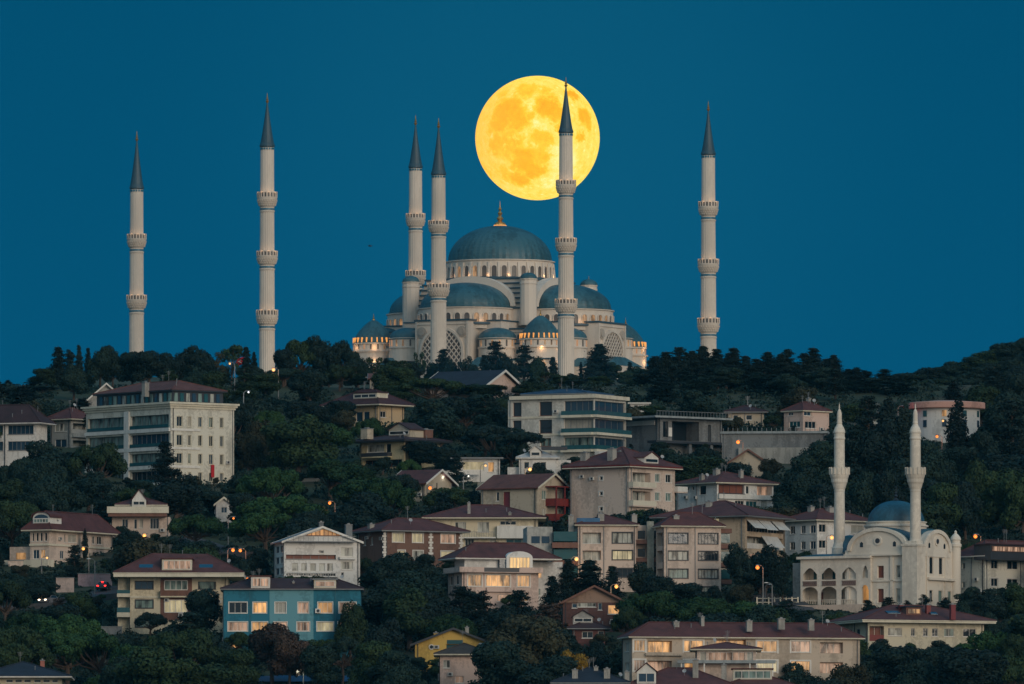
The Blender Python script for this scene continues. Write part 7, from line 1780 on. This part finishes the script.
# --- wooded hill at far right
hx = [(900, 383), (1060, 330)]
for i in range(58):
    x = 885 + i*3.2 + rr(-4, 4); top = float(np.interp(x, [885, 920, 950, 985, 1010, 1040, 1080], [380, 371, 364, 354, 343, 334, 326]))
    lay = i % 3; Y = (3300, 3180, 3040)[lay]; t = top+(0, 13, 27)[lay]+rr(-2, 3)
    if 905 < x < 992 and lay == 2: t = max(t, 384)
    q = P(x, t, Y); gz = terrain(q.x, Y); g = project(Vector((q.x, Y, gz)))[1]
    if g-t < 10: t = g-14
    tree(random.choice(['broad', 'dome', 'broad', 'broad']), random.choice(['dark', 'dark', 'green']), x, t, g, rr(30, 44), Y=Y)

# --- hand placed trees of the slope: kind, leaf, centre, top, base, width
HAND = [
 ('cedar', 'fir', 166, 441, 494, 34), ('umbrella', 'dark', 494, 424, 474, 96), ('dome', 'dark', 512, 432, 474, 46), ('dome', 'dark', 402, 474, 508, 40), ('dome', 'dark', 465, 395, 440, 84), ('dome', 'pine', 312, 421, 468, 88), ('dome', 'pine', 330, 458, 500, 84),
 ('dome', 'pine', 374, 477, 522, 84), ('dome', 'pine', 286, 494, 540, 92), ('dome', 'pine', 265, 511, 556, 70), ('dome', 'pine', 195, 514, 552, 62), ('dome', 'dark', 300, 400, 436, 60),
 ('umbrella', 'green', 432, 378, 412, 70), ('broad', 'olive', 262, 420, 470, 40), ('broad', 'olive', 248, 432, 480, 34), ('broad', 'dark', 285, 470, 500, 40), ('broad', 'dark', 240, 470, 505, 44),
 ('dome', 'green', 95, 432+10, 500, 60), ('broad', 'dark', 50, 440, 500, 60), ('dome', 'dark', 20, 458, 512, 50), ('broad', 'green', 8, 478, 530, 44), ('dome', 'green', 12, 500, 556, 60),
 ('broad', 'dark', 88, 470, 516, 56), ('broad', 'dark', 140, 480, 500, 30), ('broad', 'dark', 200, 482, 515, 50), ('broad', 'dark', 243, 492, 530, 36),
 ('dome', 'pine', 28, 611, 668, 72), ('dome', 'pine', 70, 613, 672, 78), ('dome', 'pine', 100, 632, 690, 76), ('dome', 'green', 10, 625, 680, 56), ('dome', 'pine', 128, 643, 698, 60), ('umbrella', 'pine', 66, 632, 690, 90),
 ('broad', 'green', 82, 590, 628, 36), ('broad', 'olive', 92, 596, 622, 26), ('sparse', 'rust', 58, 598, 626, 26), ('broad', 'dark', 20, 573, 604, 40), ('broad', 'dark', 40, 575, 606, 40),
 ('broad', 'dark', 205, 588, 648, 44), ('cedar', 'dark', 190, 612, 668, 60), ('broad', 'dark', 165, 626, 680, 50), ('broad', 'dark', 222, 636, 690, 50), ('broad', 'rust', 272, 622, 684, 56), ('broad', 'rust', 290, 632, 690, 40),
 ('broad', 'green', 235, 648, 700, 46), ('broad', 'dark', 318, 645, 695, 44), ('umbrella', 'dark', 342, 636, 688, 48), ('broad', 'green', 370, 640, 700, 50),
 ('dome', 'dark', 398, 552, 610, 76), ('broad', 'dark', 380, 578, 640, 64), ('broad', 'green', 410, 585, 650, 66), ('broad', 'dark', 436, 590, 650, 56), ('cedar', 'fir', 462, 586, 640, 44), ('cedar', 'fir', 480, 590, 640, 40), ('broad', 'dark', 500, 604, 650, 50), ('cedar', 'fir', 520, 590, 640, 40),
 ('dome', 'pine', 452, 613, 662, 54), ('broad', 'dark', 384, 618, 680, 50), ('broad', 'dark', 392, 650, 705, 50), ('broad', 'green', 350, 600, 660, 30),
 ('broad', 'olive', 530, 614, 700, 84), ('broad', 'dark', 500, 640, 712, 64), ('broad', 'dark', 556, 628, 700, 60), ('sparse', 'rust', 550, 603, 640, 44), ('broad', 'yellow', 574, 650, 716, 32), ('broad', 'dark', 592, 640, 690, 44), ('broad', 'olive', 590, 655, 682, 26),
 ('fir', 'fir', 568, 560, 606, 30), ('fir', 'fir', 590, 560, 606, 40), ('fir', 'fir', 552, 576, 618, 24), ('broad', 'dark', 645, 562, 612, 42), ('broad', 'dark', 658, 575, 620, 40), ('dome', 'pine', 655, 590, 640, 78), ('dome', 'pine', 700, 596, 640, 74), ('dome', 'pine', 745, 600, 640, 70), ('dome', 'green', 632, 606, 650, 40),
 ('fir', 'fir', 612, 566, 610, 26), ('broad', 'dark', 740, 542, 600, 34), ('broad', 'dark', 766, 545, 600, 46), ('cedar', 'dark', 783, 550, 606, 20), ('broad', 'dark', 760, 560, 600, 40),
 ('broad', 'green', 700, 455, 490, 60), ('broad', 'dark', 672, 448, 480, 40), ('broad', 'dark', 735, 462, 500, 40), ('broad', 'green', 655, 405, 422, 40), ('broad', 'dark', 799, 466, 520, 44), ('broad', 'dark', 640, 503, 520, 22), ('broad', 'green', 622, 502, 520, 16),
 ('broad', 'dark', 812, 440, 500, 54), ('cedar', 'dark', 855, 425, 500, 50), ('broad', 'dark', 800, 480, 520, 50), ('broad', 'dark', 880, 420, 500, 54), ('cypress', 'fir', 888, 395, 480, 30), ('cedar', 'fir', 868, 396, 460, 40), ('cypress', 'fir', 904, 402, 490, 30),
 ('cypress', 'fir', 958, 397, 470, 28), ('broad', 'dark', 935, 440, 510, 50), ('broad', 'dark', 1000, 392, 470, 60), ('broad', 'dark', 1018, 372, 450, 50), ('cedar', 'fir', 1012, 400, 480, 50), ('broad', 'green', 977, 458, 530, 36), ('broad', 'green', 1006, 466, 540, 50), ('broad', 'dark', 990, 430, 500, 40), ('broad', 'green', 940, 482, 545, 44), ('broad', 'dark', 965, 480, 545, 40), ('broad', 'green', 1024, 470, 545, 44),
 ('broad', 'dark', 860, 470, 540, 44), ('broad', 'dark', 885, 470, 540, 40), ('broad', 'green', 850, 480, 530, 40),
 ('cedar', 'fir', 888, 597, 632, 24), ('fir', 'fir', 868, 600, 632, 24), ('cedar', 'fir', 925, 594, 628, 22), ('cedar', 'fir', 945, 597, 632, 24), ('cedar', 'fir', 978, 590, 634, 30), ('broad', 'dark', 962, 600, 640, 24), ('broad', 'dark', 1000, 588, 630, 44), ('broad', 'green', 1020, 582, 630, 40), ('cedar', 'dark', 785, 600, 640, 40), ('broad', 'green', 775, 606, 645, 50), ('broad', 'dark', 805, 610, 636, 40), ('cedar', 'fir', 908, 600, 628, 18), ('broad', 'dark', 992, 612, 650, 30),
 ('dome', 'green', 825, 647, 700, 80), ('dome', 'dark', 860, 654, 706, 70), ('broad', 'dark', 900, 645, 706, 66), ('broad', 'dark', 935, 646, 706, 50), ('dome', 'pine', 990, 630, 684, 66), ('dome', 'green', 1015, 634, 690, 50), ('dome', 'dark', 970, 655, 710, 70), ('broad', 'dark', 800, 662, 712, 50), ('dome', 'green', 1010, 655, 712, 60), ('broad', 'olive', 850, 664, 716, 60),
 ('broad', 'dark', 540, 462, 490, 26), ('broad', 'dark', 568, 462, 490, 22), ('broad', 'dark', 420, 440, 470, 36), ('broad', 'dark', 442, 446, 476, 30), ('cedar', 'dark', 456, 455, 488, 24), ('dome', 'green', 452, 487, 520, 56), ('dome', 'dark', 478, 490, 520, 40), ('broad', 'dark', 340, 400, 430, 34), ('broad', 'olive', 342, 410, 440, 30),
 ('broad', 'dark', 510, 445, 470, 26), ('broad', 'green', 390, 385, 404, 40), ('broad', 'green', 478, 383, 400, 60), ('broad', 'green', 530, 381, 398, 40), ('broad', 'olive', 150, 545, 575, 34), ('broad', 'dark', 170, 536, 570, 44), ('broad', 'dark', 200, 540, 572, 44), ('broad', 'dark', 215, 556, 590, 30), ('broad', 'dark', 255, 548, 590, 34), ('broad', 'dark', 245, 560, 600, 24), ('cedar', 'fir', 74, 545, 585, 24), ('cypress', 'fir', 85, 528, 560, 7), ('broad', 'dark', 118, 545, 590, 24), ('broad', 'dark', 130, 530, 560, 30),
]
for a in HAND: tree(*a)
print('hand trees', len(TREES))
# --- fill the rest of the slope, keeping clear of every facade
def inside_foot(x, y, pad):
    for C_, a, W, L, vis in FOOT:
        dx, dy = x-C_.x, y-C_.y; u = dx*math.cos(a)+dy*math.sin(a); v = -dx*math.sin(a)+dy*math.cos(a)
        if -pad < u < W+pad and -pad < v < L+pad: return True
    return False
def blocks(px, w_, yt, yb, Y, tol=3.5):
    for C_, a, W, L, vis in FOOT:
        if C_.y+10 < Y: continue
        ox = min(px+w_/2, vis[2])-max(px-w_/2, vis[0]); oy = min(yb, vis[3])-max(yt, vis[1])
        if ox > tol and oy > tol: return True
    return False
def crowds(px, yb):
    for t in TREES:
        if t[8] > 2900: continue
        dx = (t[3]-px)/max(24, t[6]*.6); dy = (t[4]+t[7]/2-yb)/16
        if dx*dx+dy*dy < 1: return True
    return False
nf = 0
for trial in range(5200):
    px = rr(-60, 1085); yb = rr(398, 735)
    if crowds(px, yb): continue
    g = hit(px, yb)
    if g.y > 2900 or inside_foot(g.x, g.y, 1.5): continue
    big = rr(44, 70)*(2640/g.y) if yb > 440 else rr(22, 34) if yb < 412 else rr(28, 44)
    for hpx in (big, big*.78, 34, 26, 18, 12, 8):
        ok_ = not blocks(px, hpx*.95, yb-hpx, yb-2, g.y)
        if ok_: break
    if not ok_: continue
    if hpx < 12 and random.random() < .4: continue
    if px < 120 and yb > 600: kinds = [('dome', 'pine'), ('dome', 'green'), ('broad', 'dark')]
    elif 220 < px < 440 and yb < 560: kinds = [('dome', 'pine'), ('dome', 'dark'), ('broad', 'dark'), ('broad', 'green')]
    elif yb < 425: kinds = [('broad', 'dark'), ('dome', 'dark'), ('cedar', 'fir'), ('fir', 'fir')]
    elif px > 840 and yb < 540: kinds = [('broad', 'dark'), ('broad', 'green'), ('cedar', 'fir'), ('cypress', 'fir'), ('broad', 'dark')]
    else: kinds = [('broad', 'dark'), ('broad', 'green'), ('cedar', 'dark'), ('dome', 'dark'), ('broad', 'dark'), ('broad', 'olive'), ('dome', 'green')]
    k, m_ = random.choice(kinds); tree(k, m_, px, yb-hpx, yb, hpx*rr(.9, 1.25) if k not in ('cypress', 'cedar') else hpx*(.35 if k == 'cypress' else .7), Y=g.y); nf += 1
    if nf > 300: break
print('filled', nf, 'all', len(TREES))

# --- undergrowth: shrubs and brush covering the slope between the trees
def undergrowth():
    P_, N_ = [], []
    for _ in range(9000):
        px = rr(-90, 1115); yb = rr(384, 745); g = hit(px, yb)
        if g.y > 2760 or inside_foot(g.x, g.y, .8): continue
        h_ = rr(.5, 1.9); hp = h_/mpp(g.y)
        if blocks(px, 8, yb-hp, yb, g.y, 1.5): h_ = .4
        m_ = 42; d = rng.normal(0, 1, (m_, 3)); d /= np.linalg.norm(d, axis=1)[:, None]; d[:, 2] = np.abs(d[:, 2])
        P_.append(np.array((g.x, g.y, terrain(g.x, g.y)-.1))+d*np.array((h_*.95+.5, h_*.95+.5, h_))*rng.uniform(.75, 1.05, (m_, 1))); N_.append(d)
    pts, nr = np.concatenate(P_), np.concatenate(N_)
    me = leaf_mesh('undergrowth', pts, nr, .27, LM['dark']); o = bpy.data.objects.new('undergrowth', me); COL.objects.link(o)
    tag(o, 'dark shrubs and brush covering the hillside between trees and houses', 'undergrowth', kind='stuff')
undergrowth()

def far_wood():
    P_, N_ = [], []
    for _ in range(10500):
        y = rr(2770, 4790); x = rr(-620, 620)
        if 885 < 512+x/(K*y) < 1100 and 3020 < y < 3320: continue
        h_ = rr(2.5, 5.0); m_ = 66; d = rng.normal(0, 1, (m_, 3)); d /= np.linalg.norm(d, axis=1)[:, None]; z0 = terrain(x, y)+h_*.55
        px, py = project(Vector((x, y, z0+h_))); lim = (386 if y < 4450 else 376) if px < 880 else 386-(px-880)*.27
        if -80 < px < 1104 and py < lim: continue
        P_.append(np.array((x, y, z0))+d*np.array((h_*1.15, h_*1.15, h_))*rng.uniform(.7, 1.05, (m_, 1))); N_.append(d)
    pts, nr = np.concatenate(P_), np.concatenate(N_)
    me = leaf_mesh('far_wood', pts, nr, .85, LM['dark']); o = bpy.data.objects.new('far_wood', me); COL.objects.link(o)
    tag(o, 'dark far-off wood covering the hills behind the ridge and below the great mosque', 'wood', kind='stuff')
far_wood()

# --- every tree's label: told apart by where it stands among the houses
MARK += [('second minaret from left', 267, 375), ('lattice arch', 444, 365), ('tallest minaret', 566, 372), ('rightmost minaret', 708, 372), ('farthest left minaret', 136, 372)]
used = {}
for t in TREES:
    r, kind, mk, cx, cy, lab = t[:6]
    if lab: r['label'] = lab; continue
    if t[8] > 2950 and t[8] < 3600: mkx = {3300: 'top', 3180: 'middle', 3040: 'lowest'}[round(t[8])]; side = 'on'; dist = cx
    else:
        s_, mx_, my_ = min(MARK, key=lambda m_: (m_[1]-cx)**2+((m_[2]-cy)*1.2)**2); dx, dy = cx-mx_, cy-my_
        side = ('left of' if dx < 0 else 'right of') if abs(dx) > abs(dy)*1.1 else ('below' if dy > 0 else 'above'); mkx = s_; dist = math.hypot(dx, dy)
    size = 'low ' if t[7] < 20 else ''
    used.setdefault((size+ADJ[mk]+NAMES[kind][1], side, mkx), []).append((dist, r))
ORD = ['', 'second ', 'third ', 'fourth ', 'fifth ', 'sixth ', 'seventh ', 'eighth ', 'ninth ', 'tenth ', 'eleventh ', 'twelfth ', 'thirteenth ', 'fourteenth ', 'fifteenth ', 'sixteenth ']
for (ph, side, mkx), lst in used.items():
    lst.sort(key=lambda q: q[0])
    for i, (d, r) in enumerate(lst):
        if side == 'on': r['label'] = f'{ph}, {mkx} row of far right hill, {ORD[min(i, 15)] or "first "}from left'
        elif len(lst) == 1: r['label'] = f'{ph} {side} the {mkx}'
        else: r['label'] = f'{ph} {side} the {mkx}, {ORD[min(i, 15)]}nearest to it'
